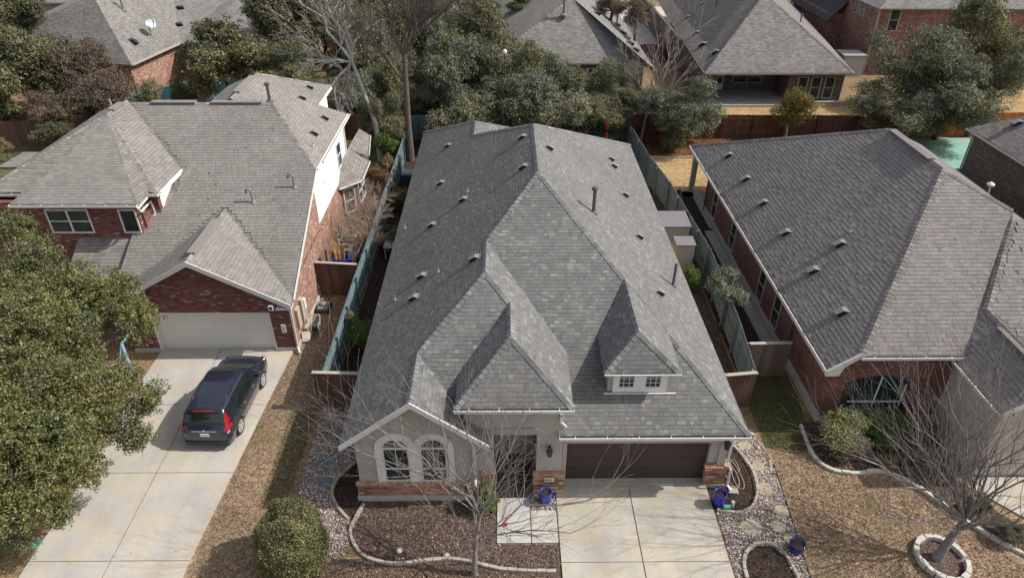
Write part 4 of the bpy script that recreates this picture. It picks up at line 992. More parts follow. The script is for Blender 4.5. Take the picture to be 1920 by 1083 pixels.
# right behind, with covered patio
ph = thing('patio_house', 'brown brick house with wide grey hip roof over a shaded patio, behind the right fence', 'house', (23, 57, 0))
e = 2.75; Pk = (22.9, 64.0, 7.7)
pA = (16.75, 57.1, e); pB = (29.2, 57.1, e); pC = (31.4, 57.2-2.0, e)
pF = [pA, pB, Pk]
pL = [pA, Pk, (25.5, 90, 7.7), (18.9, 92, e)]
pR = [pB, (34.0, 84, e), (25.5, 80, 7.7), Pk]
roof_solid([pF, pL, pR, [(25.5, 80, 7.7), (34, 84, e), (33, 92, e), (18.9, 92, e), (25.5, 90, 7.7)]]).build('roof', M_ROOFR, ph)
m = MB(); caps(m, pA, Pk, nrm(pL), nrm(pF), 0.16, 0.4); caps(m, pB, Pk, nrm(pR), nrm(pF), 0.16, 0.4); m.build('ridge_cap', M_CAPR, ph)
m = MB(); m.box(17.2, 17.45, 57.6, 90, 0, 2.65); m.box(17.45, 24.2, 61.0, 61.3, 0, 2.65); m.box(24.2, 28.9, 57.9, 61.3, 0, 2.65); m.box(28.7, 28.9, 61.3, 90, 0, 2.65); m.box(17.2, 17.6, 57.3, 57.7, 0, 2.65)
m.build('wall', M_BRK_D, ph)
m = MB(); m.box(17.0, 24.2, 56.6, 61.0, 0.0, 0.14); m.box(24.2, 28.9, 57.5, 57.9, 0, 0.14); m.build('patio_slab', M_PATIO, ph)
m = MB(); gutter(m, (16.75, 57.09, e), (29.2, 57.09, e), 0.14, 0.14); gutter(m, (18.9, 92, e), (16.75, 57.1, e), 0.12, 0.12); m.split('gutter', M_GREYW, ph)
for x in (25.0, 26.15, 27.3): window(ph, (x, 57.9, 0.35), (1, 0, 0), (0, -1, 0), 0.85, 1.85, 1, 2, fw=0.07, fm=M_GREYW, proud=0.06)
window(ph, (20.4, 61.0, 0.75), (1, 0, 0), (0, -1, 0), 2.6, 1.2, 2, 1, fw=0.07, fm=M_GREYW, proud=0.06)
m = MB(); m.box(18.9, 19.6, 60.94, 61.0, 0.1, 2.1); dr = m.build('patio_door', M_WHITE, ph); m = MB(); m.box(19.0, 19.5, 60.93, 60.94, 0.7, 1.4); m.build('door_pane', M_GLASS, dr)
for y in (64, 70): window(ph, (17.2, y, 0.9), (0, -1, 0), (-1, 0, 0), 1.0, 1.4, 1, 2, fm=M_GREYW)
nP = nrm(pL)
def pz(x, y):
    p0 = Vector(pA); return p0.z-(nP.x*(x-p0.x)+nP.y*(y-p0.y))/nP.z
for x, y in ((18.1, 59.6), (18.0, 63.6), (18.4, 67.6), (19.0, 74.0), (20.6, 74.6), (22.6, 80), (25.0, 87)): roof_vent(ph, (x, y, pz(x, y)), nP, M_VENT, 1.7)
vent_pipe(ph, (20.7, 70.5, pz(20.7, 70.5)), 0.8, 0.07, M_LEAD); vent_pipe(ph, (22.0, 80.5, pz(22, 80.5)), 0.8, 0.07, M_LEAD); vent_pipe(ph, (27.0, 65.0, 4.75), 0.9, 0.07, M_LEAD)

# far right two storey
fh = thing('tall_brick_house', 'tall pale red brick house behind the large juniper, top right corner', 'house', (40, 67, 0))
m = MB(); m.box(35, 54, 66.8, 84, 0, 6.0); m.box(33.6, 35, 74, 84, 0, 4.0); m.build('wall', M_BRK_F, fh)
m = MB(); m.bar((34.95, 66.75, 6.0), (34.95, 66.75, 0.0), 0.12); m.split('downspout', M_GREYW, fh)
roof_solid([[(34.5, 66.2, 6.0), (54.5, 66.2, 6.0), (50, 71, 9), (39.5, 71, 9)], [(34.5, 66.2, 6.0), (39.5, 71, 9), (39.5, 79, 9), (34.5, 84.5, 6.0)]]).build('roof', M_ROOFB, fh)
roof_solid([[(33.2, 73.4, 3.4), (33.2, 84, 3.4), (35.0, 84, 5.4), (35.0, 73.4, 5.4)]]).build('side_roof', shingle('dark_slate_shingle', [(0, (0.06, 0.065, 0.075)), (1, (0.10, 0.105, 0.115))]), fh)
window(fh, (36.0, 66.8, 3.9), (1, 0, 0), (0, -1, 0), 1.0, 2.0, 1, 2, fm=M_GREYW, fw=0.08); window(fh, (42.5, 66.8, 3.9), (1, 0, 0), (0, -1, 0), 1.0, 2.0, 1, 2, fm=M_GREYW, fw=0.08)
for y in (70.6, 72.0): window(fh, (35.0, y, 4.6), (0, -1, 0), (-1, 0, 0), 0.9, 1.3, 1, 2, fm=M_GREYW, fw=0.08)
# near right brick house
nh = thing('dark_brick_house', 'dark brown brick house at the right edge, beside the mint green slab', 'house', (34, 40, 0))
nA = (31.0, 43.7, 2.9); nB_ = (31.0, 24, 2.9)
qL = [nA, nB_, (37.5, 30, 7.2), (37.5, 38.5, 7.2)]; qB = [nA, (44, 43.7, 2.9), (37.5, 38.5, 7.2)]
roof_solid([qL, qB]).build('roof', M_ROOFR, nh)
m = MB(); m.box(31.35, 43.6, 24, 43.3, 0, 2.8); m.build('wall', M_BRK_D, nh)
m = MB(); gutter(m, (30.99, 43.7, 2.88), (30.99, 24, 2.88)); m.split('gutter', M_GREYW, nh)
m = MB(); m.bar((31.3, 43.35, 2.7), (31.3, 43.35, 0.0), 0.08); m.split('downspout', M_GREYW, nh)
roof_vent(nh, (32.5, 41.5, 3.95), nrm(qL), M_VENT, 1.5)
# left behind, big taupe roof with satellite dish
bh = thing('wide_roof_house', 'house with a broad pale taupe roof carrying a satellite dish, behind the upper left trees', 'house', (-36, 62, 0))
bA = (-31.3, 58.6, 2.9); bPk = (-35.2, 63.0, 7.6); bV = (-30.2, 66.2, 2.9); bQ = (-27.6, 63.6, 2.9)
bF = [bA, (-47, 61.5, 2.9), (-42.5, 72, 7.0), bPk]
def tri(*p): return list(p)
b1 = tri(bA, bPk, bV); b1b = tri(bPk, (-36.5, 82, 8.2), bV); b1c = tri((-36.5, 82, 8.2), (-27.0, 84, 7.0), bV)
b2 = tri(bV, (-27.0, 84, 7.0), bQ); b3 = tri(bQ, (-27.0, 84, 7.0), (-18, 66, 2.9)); b4 = tri((-47, 61.5, 2.9), bPk, (-36.5, 82, 8.2)); b5 = tri((-47, 61.5, 2.9), (-36.5, 82, 8.2), (-50, 80, 2.9)); 
roof_solid([tri(bA, bPk, (-47, 61.5, 2.9)), b1, b1b, b1c, b2, b3, b4, b5]).build('roof', M_ROOFB, bh)
m = MB(); m.slab([(-31.8, 59.2), (-30.7, 66.3), (-27.9, 64.3), (-18.5, 66.8), (-20, 80), (-46, 79), (-46, 61.9)], 0, 2.75); m.build('wall', M_BRK_T, bh)
m = MB(); m.bar((-31.35, 58.7, 2.84), (-30.15, 66.2, 2.84), 0.12, 0.16); m.bar((-30.15, 66.2, 2.84), (-27.5, 63.6, 2.84), 0.12, 0.16); m.split('gutter', M_GREYW, bh)
nBh = nrm(b1)
def bz1(x, y): return bA[2]-(nBh.x*(x-bA[0])+nBh.y*(y-bA[1]))/nBh.z
m = MB(); p = Vector((-31.6, 63.9, bz1(-31.6, 63.9)))
m.tube([p, p+Vector((0, 0, 0.7)), p+Vector((0.25, -0.15, 0.95))], 0.045, 6); m.tube([p+Vector((0.5, 0, 0.0)), p+Vector((0, 0, 0.6))], 0.03, 6)
sd = m.build('dish_mast', M_GALV, bh)
m = MB(); q = p+Vector((0.3, -0.2, 1.05)); d = Vector((0.75, -0.5, 0.55)).normalized(); s1 = d.cross(Z3).normalized(); s2 = s1.cross(d)
rings = [[q+d*(0.16*(r/0.62)**2)+(s1*math.cos(a)+s2*math.sin(a)*0.85)*r for a in [2*math.pi*k/20 for k in range(20)]] for r in (0.04, 0.22, 0.36, 0.48)]
i0 = 0
for rg in rings: m.v += [tuple(v) for v in rg]
for k in range(3):
    for j in range(20): m.f.append((k*20+j, k*20+(j+1) % 20, (k+1)*20+(j+1) % 20, (k+1)*20+j))
m.f.append(tuple(range(20))); m.build('dish', plain('dish_blue_grey', (0.42, 0.47, 0.55), 0.4, 0.05), bh)
m = MB(); m.bar(q-s2*0.5, q+d*0.75, 0.04); m.box(q.x+d.x*0.75-0.08, q.x+d.x*0.75+0.08, q.y+d.y*0.75-0.08, q.y+d.y*0.75+0.08, q.z+d.z*0.75-0.1, q.z+d.z*0.75+0.1); m.build('receiver_arm', M_WHITE, bh)
vent_pipe(bh, (-33.6, 64.3, bz1(-33.6, 64.3)), 1.0, 0.11, M_VENT)
for x, y in ((-32.0, 61.4), (-31.2, 69), (-32.0, 72), (-33.0, 74.5), (-34, 75)):
    z = bz1(x, y) if y < 66 else None
    if z is None:
        nn = nrm(b1b) if x < -32.5 else nrm(b1c); z0 = bV; z = z0[2]-(nn.x*(x-z0[0])+nn.y*(y-z0[1]))/nn.z
        roof_vent(bh, (x, y, z), nn, M_BLACK, 1.5)
    else: roof_vent(bh, (x, y, z), nBh, M_BLACK, 1.5)
# two more roofs at the top edge
oh = thing('far_house', 'partly seen house with grey siding wall beyond the broad taupe roof, top left', 'house', (-55, 84, 0))
roof_solid([[(-62, 83, 3.2), (-44, 83, 3.2), (-47, 91, 7.0), (-60, 91, 7.0)]]).build('roof', M_ROOFB, oh)
m = MB(); m.box(-61, -45, 84, 95, 0, 3.1); m.build('wall', plain('grey_siding', (0.30, 0.30, 0.31), 0.8, 0.08), oh)
m = MB(); gutter(m, (-62, 82.99, 3.2), (-44, 82.99, 3.2), 0.14, 0.14); m.split('gutter', M_GREYW, oh)

# ================================================================== GROUND
def sheet(name, pts, z, mat, kind='structure', parent=None, th=0.0):
    m = MB()
    if th: m.slab(pts, z-th, z)
    else: m.poly([(p[0], p[1], z) for p in pts])
    o = m.build(name, mat, parent)
    if kind: o['kind'] = kind
    return o
sheet('ground', [(-200, -25), (200, -25), (200, 295), (-200, 295)], 0.0, M_DIRT)
sheet('lawn', [(-14.9, 9), (-6.9, 9), (-7.0, 20.2), (-7.0, 27.9), (-9.1, 27.9), (-9.1, 23.7), (-9.6, 19)], 0.004, M_LAWN)
sheet('lawn', [(-6.9, 9), (7, 9), (1.75, 13.0), (-4.2, 13.3), (-5.3, 13.3), (-6.9, 14.5)], 0.004, M_MULCH)
sheet('lawn', [(9.2, 9), (22, 9), (17.2, 14.7), (15.9, 16.2), (11.3, 17.2), (11.6, 22), (9.6, 22), (9.75, 17.6), (9.5, 14.1)], 0.004, M_LAWN)
sheet('shady_lawn', [(9.72, 17.9), (10.6, 17.6), (11.5, 17.7), (12.1, 22.0), (9.75, 22.0), (9.7, 19)], 0.008, M_LAWNG)
gravelL = [(-7.25, 20.15), (-7.15, 18.5), (-7.2, 16.6), (-6.95, 15.2), (-6.6, 14.0), (-5.9, 13.0), (-5.0, 13.5), (-4.95, 14.6), (-5.6, 15.1), (-5.95, 15.7), (-5.9, 16.6), (-5.4, 17.4), (-5.0, 18.5), (-5.0, 20.15)]
gravelR = [(7.1, 9), (9.25, 9), (9.5, 14.1), (9.7, 16.5), (9.75, 17.6), (9.4, 19.0), (9.1, 19.95), (7.7, 19.95), (7.7, 16.3), (7.1, 15.0)]
gravelP = [(0.87, 15.08), (1.74, 15.08), (1.74, 15.78), (0.87, 15.78)]
for g in (gravelL, gravelR, gravelP): sheet('gravel_bed', g, 0.008, M_GRAVEL)
bedMain = [(-4.87, 15.5), (-4.75, 15.1), (-5.05, 14.3), (-4.75, 13.75), (-4.3, 13.35), (-3.4, 13.1), (-2.5, 13.25), (-1.3, 13.15), (-0.3, 12.9), (1.7, 12.85), (1.7, 13.75), (-0.28, 13.8), (-0.3, 15.9), (-0.9, 15.6)]
sheet('mulch_bed', bedMain, 0.012, M_MULCH)
bedSide = [(-5.95, 15.6), (-5.1, 14.75), (-4.85, 15.4), (-4.9, 17.7), (-5.35, 17.6), (-5.9, 16.6)]
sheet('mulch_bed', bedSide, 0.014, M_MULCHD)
bedR = [(7.05, 15.12), (7.9, 15.0), (8.35, 15.2), (8.68, 15.8), (8.8, 16.5), (8.75, 17.2), (8.45, 18.0), (7.7, 18.6), (7.7, 16.1), (7.05, 16.1)]
sheet('mulch_bed', bedR, 0.012, M_MULCHD)
bedR2 = [(7.45, 12.2), (7.5, 13.0), (7.75, 13.5), (8.15, 13.7), (8.6, 13.65), (8.85, 13.3), (8.95, 12.2)]
sheet('mulch_bed', bedR2, 0.012, M_MULCHD)
bedRH = [(11.55, 19.1), (11.45, 18.3), (11.4, 17.4), (11.75, 16.85), (12.5, 16.65), (13.4, 16.75), (14.2, 16.3), (14.9, 15.3), (15.6, 14.2), (16.6, 13.2), (17.6, 12.6), (17.9, 13.2), (16.6, 15.0), (15.9, 16.3), (16.55, 19.25), (11.6, 19.25)]
sheet('mulch_bed', bedRH, 0.012, M_MULCH)
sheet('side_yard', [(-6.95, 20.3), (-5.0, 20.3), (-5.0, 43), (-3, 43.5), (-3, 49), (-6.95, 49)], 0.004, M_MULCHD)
sheet('side_yard', [(7.6, 20.2), (9.7, 20.2), (10.2, 36), (9.1, 47), (3, 49), (3, 43), (7.6, 41)], 0.004, M_MULCH)
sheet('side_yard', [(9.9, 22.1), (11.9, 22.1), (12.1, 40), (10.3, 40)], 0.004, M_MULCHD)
sheet('back_lawn', [(9.8, 39.3), (18, 39.3), (24, 41), (27, 45.5), (9.6, 45.5)], 0.004, M_TAN)
sheet('leaf_bed', [(9.4, 45.6), (27, 45.6), (28, 49.6), (9.2, 49.6)], 0.004, M_LITTER)
sheet('back_lawn', [(-40, 41), (-23, 41), (-23, 47), (-40, 49)], 0.004, M_LAWNG)
sheet('side_yard', [(-9.1, 28.2), (-7.1, 28.2), (-7.1, 34), (-9.1, 34)], 0.004, M_MULCH)
sheet('back_lawn', [(-9.1, 34), (-7.0, 34), (-7.0, 49), (-14, 49), (-14, 42)], 0.004, M_LAWNG)
sheet('far_lawn', [(16, 49.8), (40, 49.8), (40, 56.6), (16, 56.6)], 0.004, M_TAN)
sheet('far_lawn', [(9, 49.8), (16, 49.8), (16, 59), (9, 59)], 0.004, M_LITTER)
sheet('far_lawn', [(40, 49.8), (60, 49.8), (60, 66), (36, 66)], 0.004, M_TAN)
sheet('far_lawn', [(-30, 50), (-14, 50), (-14, 62), (-28, 58)], 0.004, M_TAN)
sheet('far_lawn', [(-70, 46), (-42, 50), (-42, 56), (-70, 60)], 0.004, M_TAN)
sheet('street', [(-60, 93.5), (60, 86), (60, 95.5), (-60, 103)], 0.006, M_STREET)
sheet('driveway_far', [(13.6, 76), (16.6, 76), (18.0, 88.3), (14.2, 88.6)], 0.01, M_STREET)
sheet('driveway_far', [(29, 80), (33.2, 72), (37, 87.0), (31, 87.4)], 0.01, M_STREET)
sheet('patio', [(11.95, 35.0), (17.5, 35.0), (17.5, 39.2), (11.95, 39.2)], 0.05, M_PATIO, th=0.05)
sheet('painted_slab', [(25.5, 39.5), (31.2, 39.5), (31.2, 43.6), (37, 43.6), (37, 49.4), (25.5, 49.4)], 0.03, M_MINT, th=0.03)
# driveways built slab by slab with open joints
def slabs(name, quads, mat, z=0.05):
    m = MB()
    for q in quads:
        cx = sum(p[0] for p in q)/len(q); cy = sum(p[1] for p in q)/len(q)
        m.slab([(p[0]+(cx-p[0])*0.006/abs(p[0]-cx+1e-9)*abs(p[0]-cx)/max(0.3, abs(p[0]-cx)), p[1]) for p in q], 0.0, z)
    o = m.build(name, mat, None); o['kind'] = 'structure'; return o
g = 0.011
def dslab(x0a, x1a, ya, x0b, x1b, yb): return [(x0a+g, ya+g), (x1a-g, ya+g), (x1b-g, yb-g), (x0b+g, yb-g)]
rows = [9.5, 13.25, 16.8, 20.3, 23.95]
def exL(y): return -14.85 if y < 18 else -15.1
def exC(y): return -12.3-0.0*(y)-0.02*(y-13)
def exR(y): return -9.85+0.0*(y)+(0.3*(y-18)/5.6 if y > 18 else 0)+ (0.25*(y-13)/5 if 13 < y < 18 else (0.25 if y >= 18 else 0))
q = []
for a, b in zip(rows[:-1], rows[1:]):
    q.append(dslab(exL(a), exC(a), a, exL(b), exC(b), b)); q.append(dslab(exC(a), exR(a), a, exC(b), exR(b), b))
slabs('driveway', q, M_CONC)
q = []
for a, b in zip([5.0, 9.5, 13.1], [9.5, 13.1, 16.1]):
    q.append(dslab(1.75, 4.32, a, 1.75, 4.32, b)); q.append(dslab(4.32, 7.05, a, 4.32, 7.05, b))
q.append(dslab(1.99, 6.98, 16.1, 1.99, 6.98, 16.46))
slabs('driveway', q, M_CONC2)
slabs('walkway', [dslab(-0.27, 0.86, 13.8, -0.27, 0.86, 15.62), dslab(0.86, 1.74, 13.8, 0.86, 1.74, 15.08), ], concrete('pale_walk_concrete', (0.47, 0.45, 0.42)), 0.06)
slabs('porch_floor', [dslab(-0.9, 1.0, 15.64, -0.9, 1.0, 17.9)], concrete('shade_dark_porch_floor', (0.10, 0.085, 0.08)), 0.06)  # floor colour darkened to paint in the shade inside the porch
slabs('driveway', [[(15.9, 16.4), (17.3, 14.75), (18.9, 13.3), (20.5, 11.5), (27, 11.5), (27, 16.4)]], M_CONC)

# ------------------------------------------------------------------ stone edging round the beds
def spline(pts, closed=False, step=0.3):
    P = [Vector((p[0], p[1], 0)) for p in pts]; n = len(P); out = []
    rg = range(n if closed else n-1)
    for i in rg:
        p0 = P[(i-1) % n] if closed or i > 0 else P[0]; p1 = P[i]; p2 = P[(i+1) % n]; p3 = P[(i+2) % n] if closed or i+2 < n else P[-1]
        k = 8
        for j in range(k):
            t = j/k
            out.append(0.5*((2*p1)+(-p0+p2)*t+(2*p0-5*p1+4*p2-p3)*t*t+(-p0+3*p1-3*p2+p3)*t**3))
    out.append(P[0] if closed else P[-1])
    res = [out[0]]; acc = 0
    for a, b in zip(out[:-1], out[1:]):
        L = (b-a).length
        while acc+L >= step:
            t = (step-acc)/L; a = a+(b-a)*t; res.append(a.copy()); L = (b-a).length; acc = 0
        acc += L
    return res
def edging(name, pts, label, mat, w=0.10, h=0.11, step=0.3, closed=False):
    m = MB(); S_ = spline(pts, closed, step)
    for a, b in zip(S_[:-1], S_[1:]):
        d = (b-a).normalized(); gp = 0.006; ww = w*random.uniform(0.85, 1.15); hh = h*random.uniform(0.85, 1.15)
        a2 = a+d*gp+Z3*hh/2; b2 = b-d*gp+Z3*hh/2
        m.bar(a2, b2, ww, hh)
    o = m.build(name, mat, None, bevel=0.012)
    return setprops(o, label, 'edging')
edging('stone_edging', [(-5.35, 17.3), (-5.85, 16.6), (-5.98, 15.9), (-5.6, 15.2), (-5.1, 14.7)], 'curved stone edging around the dark mulch at the left corner of the stucco house', M_STONE)
edging('stone_edging', [(-4.78, 15.4), (-4.95, 14.9), (-5.05, 14.3), (-4.75, 13.7), (-4.3, 13.3), (-3.4, 13.08), (-2.5, 13.2), (-1.7, 13.25), (-0.9, 13.1), (-0.2, 12.9), (0.8, 12.8), (1.7, 12.8)], 'long winding stone edging in front of the arched windows', M_STONE)
edging('stone_edging', [(7.15, 15.05), (7.9, 14.95), (8.4, 15.2), (8.75, 15.8), (8.88, 16.5), (8.8, 17.2), (8.5, 18.0), (8.0, 18.5)], 'curved stone edging around the bed with the hose, right of the brown garage door', M_STONE)
edging('stone_edging', [(7.4, 12.2), (7.45, 13.0), (7.72, 13.5), (8.15, 13.75), (8.6, 13.7), (8.9, 13.3), (9.0, 12.2)], 'rounded stone edging of the small bed at the bottom, right of the main driveway', M_STONE)
edging('stone_edging', [(11.42, 19.0), (11.35, 18.2), (11.33, 17.4), (11.7, 16.8), (12.5, 16.6), (13.4, 16.7), (14.2, 16.25), (14.9, 15.25), (15.6, 14.15), (16.6, 13.15), (17.6, 12.5)], 'long white stone edging around the shrub bed of the red brick house', M_STONEW, 0.13, 0.13)
rg = [(13.72+0.72*math.cos(a)+0.0, 13.12+0.78*math.sin(a)) for a in [2*math.pi*k/10 for k in range(10)]]
edging('stone_ring', rg, 'white stone ring around the trunk of the bare tree in the right lawn', M_STONEW, 0.15, 0.2, 0.27, closed=True)
sheet('mulch_bed', [(13.72+0.66*math.cos(a), 13.12+0.72*math.sin(a)) for a in [2*math.pi*k/24 for k in range(24)]], 0.05, M_MULCH)
edging('lawn_edging', [(9.3, 11.5), (9.52, 14.1), (9.72, 16.5), (9.78, 17.8)], 'thin dark metal edging between the gravel and the right lawn', M_LEAD, 0.03, 0.06, 0.8)

# flagstones in the right gravel
flags = [('square tan flagstone in the gravel nearest the right bed corner, beside the hose bed', 9.05, 15.95, 0.55, 0.6), ('grey flagstone by the house corner, highest of the stepping stones', 8.95, 18.0, 0.5, 0.4),
         ('pale flagstone level with the hose, second from the top', 9.15, 17.0, 0.45, 0.5), ('wide sandy flagstone next to the lawn edging', 9.3, 15.0, 0.5, 0.55),
         ('large brown flagstone beside the main driveway', 8.1, 14.35, 0.75, 0.6), ('reddish flagstone between the large brown one and the lawn', 9.0, 14.4, 0.55, 0.5), ('small tan flagstone by the dark blue planter', 9.25, 13.9, 0.4, 0.5)]
for lb, x, y, a, b in flags:
    m = MB(); n = 7; pts = [(x+a/2*math.cos(2*math.pi*k/n+0.4)*random.uniform(0.9, 1.2), y+b/2*math.sin(2*math.pi*k/n+0.4)*random.uniform(0.9, 1.2)) for k in range(n)]
    m.slab(pts, 0.0, 0.045); o = m.build('flagstone', M_FLAG, None, bevel=0.01); setprops(o, lb, 'flagstone', 'flagstones laid in the gravel')
for lb, x, y in (('dark bluish flagstone in the shaded left gravel, upper of two', -6.5, 17.3), ('dark bluish flagstone in the shaded left gravel, lower of two', -6.45, 16.4)):
    m = MB(); m.slab([(x-0.3, y-0.22), (x+0.28, y-0.25), (x+0.33, y+0.18), (x-0.22, y+0.26)], 0, 0.045); o = m.build('flagstone', plain('slate_flag', (0.14, 0.15, 0.18), 0.8, 0.2), None, bevel=0.01); setprops(o, lb, 'flagstone', 'flagstones laid in the gravel')

# scattered pebbles, leaves and grass
def in_poly(P, poly):
    x, y = P[:, 0], P[:, 1]; ins = np.zeros(len(P), bool); n = len(poly); j = n-1
    for i in range(n):
        xi, yi = poly[i]; xj, yj = poly[j]
        c_ = ((yi > y) != (yj > y)) & (x < (xj-xi)*(y-yi)/(yj-yi+1e-12)+xi); ins ^= c_; j = i
    return ins
def scatter(polys, n, exclude=()):
    out = []
    areas = [abs(sum(p[k][0]*p[(k+1) % len(p)][1]-p[(k+1) % len(p)][0]*p[k][1] for k in range(len(p)))/2) for p in polys]
    for p, a in zip(polys, areas):
        k = int(n*a/sum(areas)); bx0 = min(q[0] for q in p); bx1 = max(q[0] for q in p); by0 = min(q[1] for q in p); by1 = max(q[1] for q in p)
        got = np.zeros((0, 2))
        while len(got) < k:
            c_ = np.column_stack([rng.uniform(bx0, bx1, k*2), rng.uniform(by0, by1, k*2)]); c_ = c_[in_poly(c_, p)]
            for e_ in exclude: c_ = c_[~in_poly(c_, e_)]
            got = np.vstack([got, c_])
        out.append(got[:k])
    return np.vstack(out)
def randrot(n):
    q = rng.normal(size=(n, 4)); q /= np.linalg.norm(q, axis=1)[:, None]; w, x, y, z = q.T
    return np.stack([np.stack([1-2*(y*y+z*z), 2*(x*y-z*w), 2*(x*z+y*w)], 1), np.stack([2*(x*y+z*w), 1-2*(x*x+z*z), 2*(y*z-x*w)], 1), np.stack([2*(x*z-y*w), 2*(y*z+x*w), 1-2*(x*x+y*y)], 1)], 1)
def pebbles(name, P, size, mat, z=0.01):
    n = len(P); base = np.array([(1, 0, 0), (-1, 0, 0), (0, 1, 0), (0, -1, 0), (0, 0, 1), (0, 0, -1)], float)
    F = np.array([(0, 2, 4), (2, 1, 4), (1, 3, 4), (3, 0, 4), (2, 0, 5), (1, 2, 5), (3, 1, 5), (0, 3, 5)])
    s = rng.uniform(size[0], size[1], n)[:, None]*rng.uniform(0.6, 1.3, (n, 3))
    V = base[None]*s[:, None, :]; V = np.einsum('nij,nkj->nki', randrot(n), V); V[:, :, 2] *= 0.7
    V[:, :, 0] += P[:, 0:1]; V[:, :, 1] += P[:, 1:2]; V[:, :, 2] += z+s[:, 2:3]*0.35
    Fs = F[None]+np.arange(n)[:, None, None]*6
    o = numesh(name, V.reshape(-1, 3), Fs.reshape(-1, 3), mat); o['kind'] = 'stuff'; return o
pebbles('gravel', scatter([gravelL, gravelR, gravelP], 15000, [bedR, bedR2]), (0.022, 0.05), M_PEB)
def quads_flat(name, P, size, mat, z=0.01, tilt=0.5, parent=None):
    n = len(P); L = rng.uniform(size[0], size[1], n); W = L*rng.uniform(0.4, 0.8, n)
    base = np.array([(-1, 0, 0), (0, -1, 0.25), (1, 0, 0), (0, 1, 0.25)], float)
    V = base[None]*np.stack([L, W, L], 1)[:, None, :]
    a = rng.uniform(0, 2*np.pi, n); t = rng.normal(0, tilt, n)
    Rz = np.zeros((n, 3, 3)); Rz[:, 0, 0] = np.cos(a); Rz[:, 0, 1] = -np.sin(a); Rz[:, 1, 0] = np.sin(a); Rz[:, 1, 1] = np.cos(a); Rz[:, 2, 2] = 1
    Rx = np.zeros((n, 3, 3)); Rx[:, 0, 0] = 1; Rx[:, 1, 1] = np.cos(t); Rx[:, 1, 2] = -np.sin(t); Rx[:, 2, 1] = np.sin(t); Rx[:, 2, 2] = np.cos(t)
    V = np.einsum('nij,njk,nlk->nli', Rz, Rx, V)
    V[:, :, 0] += P[:, 0:1]; V[:, :, 1] += P[:, 1:2]; V[:, :, 2] += z+L[:, None]*0.3
    o = numesh(name, V.reshape(-1, 3), np.arange(n*4).reshape(-1, 4), mat); o['kind'] = 'stuff'; return o
lawnL = [(-9.8, 9), (-7.0, 9), (-7.2, 20.1), (-7.1, 27.8), (-9.0, 27.8), (-9.2, 23.6), (-9.6, 19)]
lawnR = [(9.4, 9.5), (18, 9.5), (15.6, 14), (14.2, 16.2), (11.3, 16.9), (11.3, 18), (9.85, 18)]
lawnF = [(-8, 10.5), (1.7, 10.5), (1.7, 12.7), (-4.3, 13.1), (-6, 13)]
ringp = [(13.72+0.8*math.cos(a), 13.12+0.85*math.sin(a)) for a in [2*math.pi*k/12 for k in range(12)]]
quads_flat('fallen_leaves', scatter([lawnL, lawnR, lawnF], 9000, [ringp]), (0.018, 0.045), M_FALL)
quads_flat('driveway_leaves', scatter([[(-14.5, 10), (-9.9, 10), (-9.7, 23.6), (-15, 23.6)], [(1.9, 9), (7, 9), (7, 16), (1.9, 16)]], 160), (0.015, 0.03), M_FALL, z=0.055)
quads_flat('mulch_chips', scatter([bedMain, bedRH], 7000), (0.015, 0.045), island('bark_chip', [(0, (0.05, 0.034, 0.028)), (0.5, (0.135, 0.095, 0.078)), (0.9, (0.24, 0.18, 0.145)), (1, (0.42, 0.36, 0.28))], 0.9), z=0.016)
def blades(name, P, h, mat, z=0.004):
    n = len(P); H = rng.uniform(h[0], h[1], n); a = rng.uniform(0, 2*np.pi, n); w = rng.uniform(0.006, 0.014, n)
    dx, dy = np.cos(a), np.sin(a); lx = rng.normal(0, 0.7, n)*H; ly = rng.normal(0, 0.7, n)*H
    V = np.zeros((n, 3, 3)); V[:, 0, 0] = P[:, 0]-dx*w; V[:, 0, 1] = P[:, 1]-dy*w; V[:, 1, 0] = P[:, 0]+dx*w; V[:, 1, 1] = P[:, 1]+dy*w
    V[:, 2, 0] = P[:, 0]+lx; V[:, 2, 1] = P[:, 1]+ly; V[:, 2, 2] = H; V[:, :, 2] += z
    o = numesh(name, V.reshape(-1, 3), np.arange(n*3).reshape(-1, 3), mat); o['kind'] = 'stuff'; return o
blades('dry_grass', scatter([lawnL, lawnR, lawnF], 60000, [ringp]), (0.03, 0.07), M_GRASS)
blades('green_grass', scatter([[(9.8, 17.9), (11.4, 17.7), (11.6, 21.9), (9.8, 21.9)], [(-7.4, 20.1), (-7.4, 15.8), (-8.3, 15.4), (-8.4, 20)]], 12000), (0.04, 0.08), M_GRASSG)

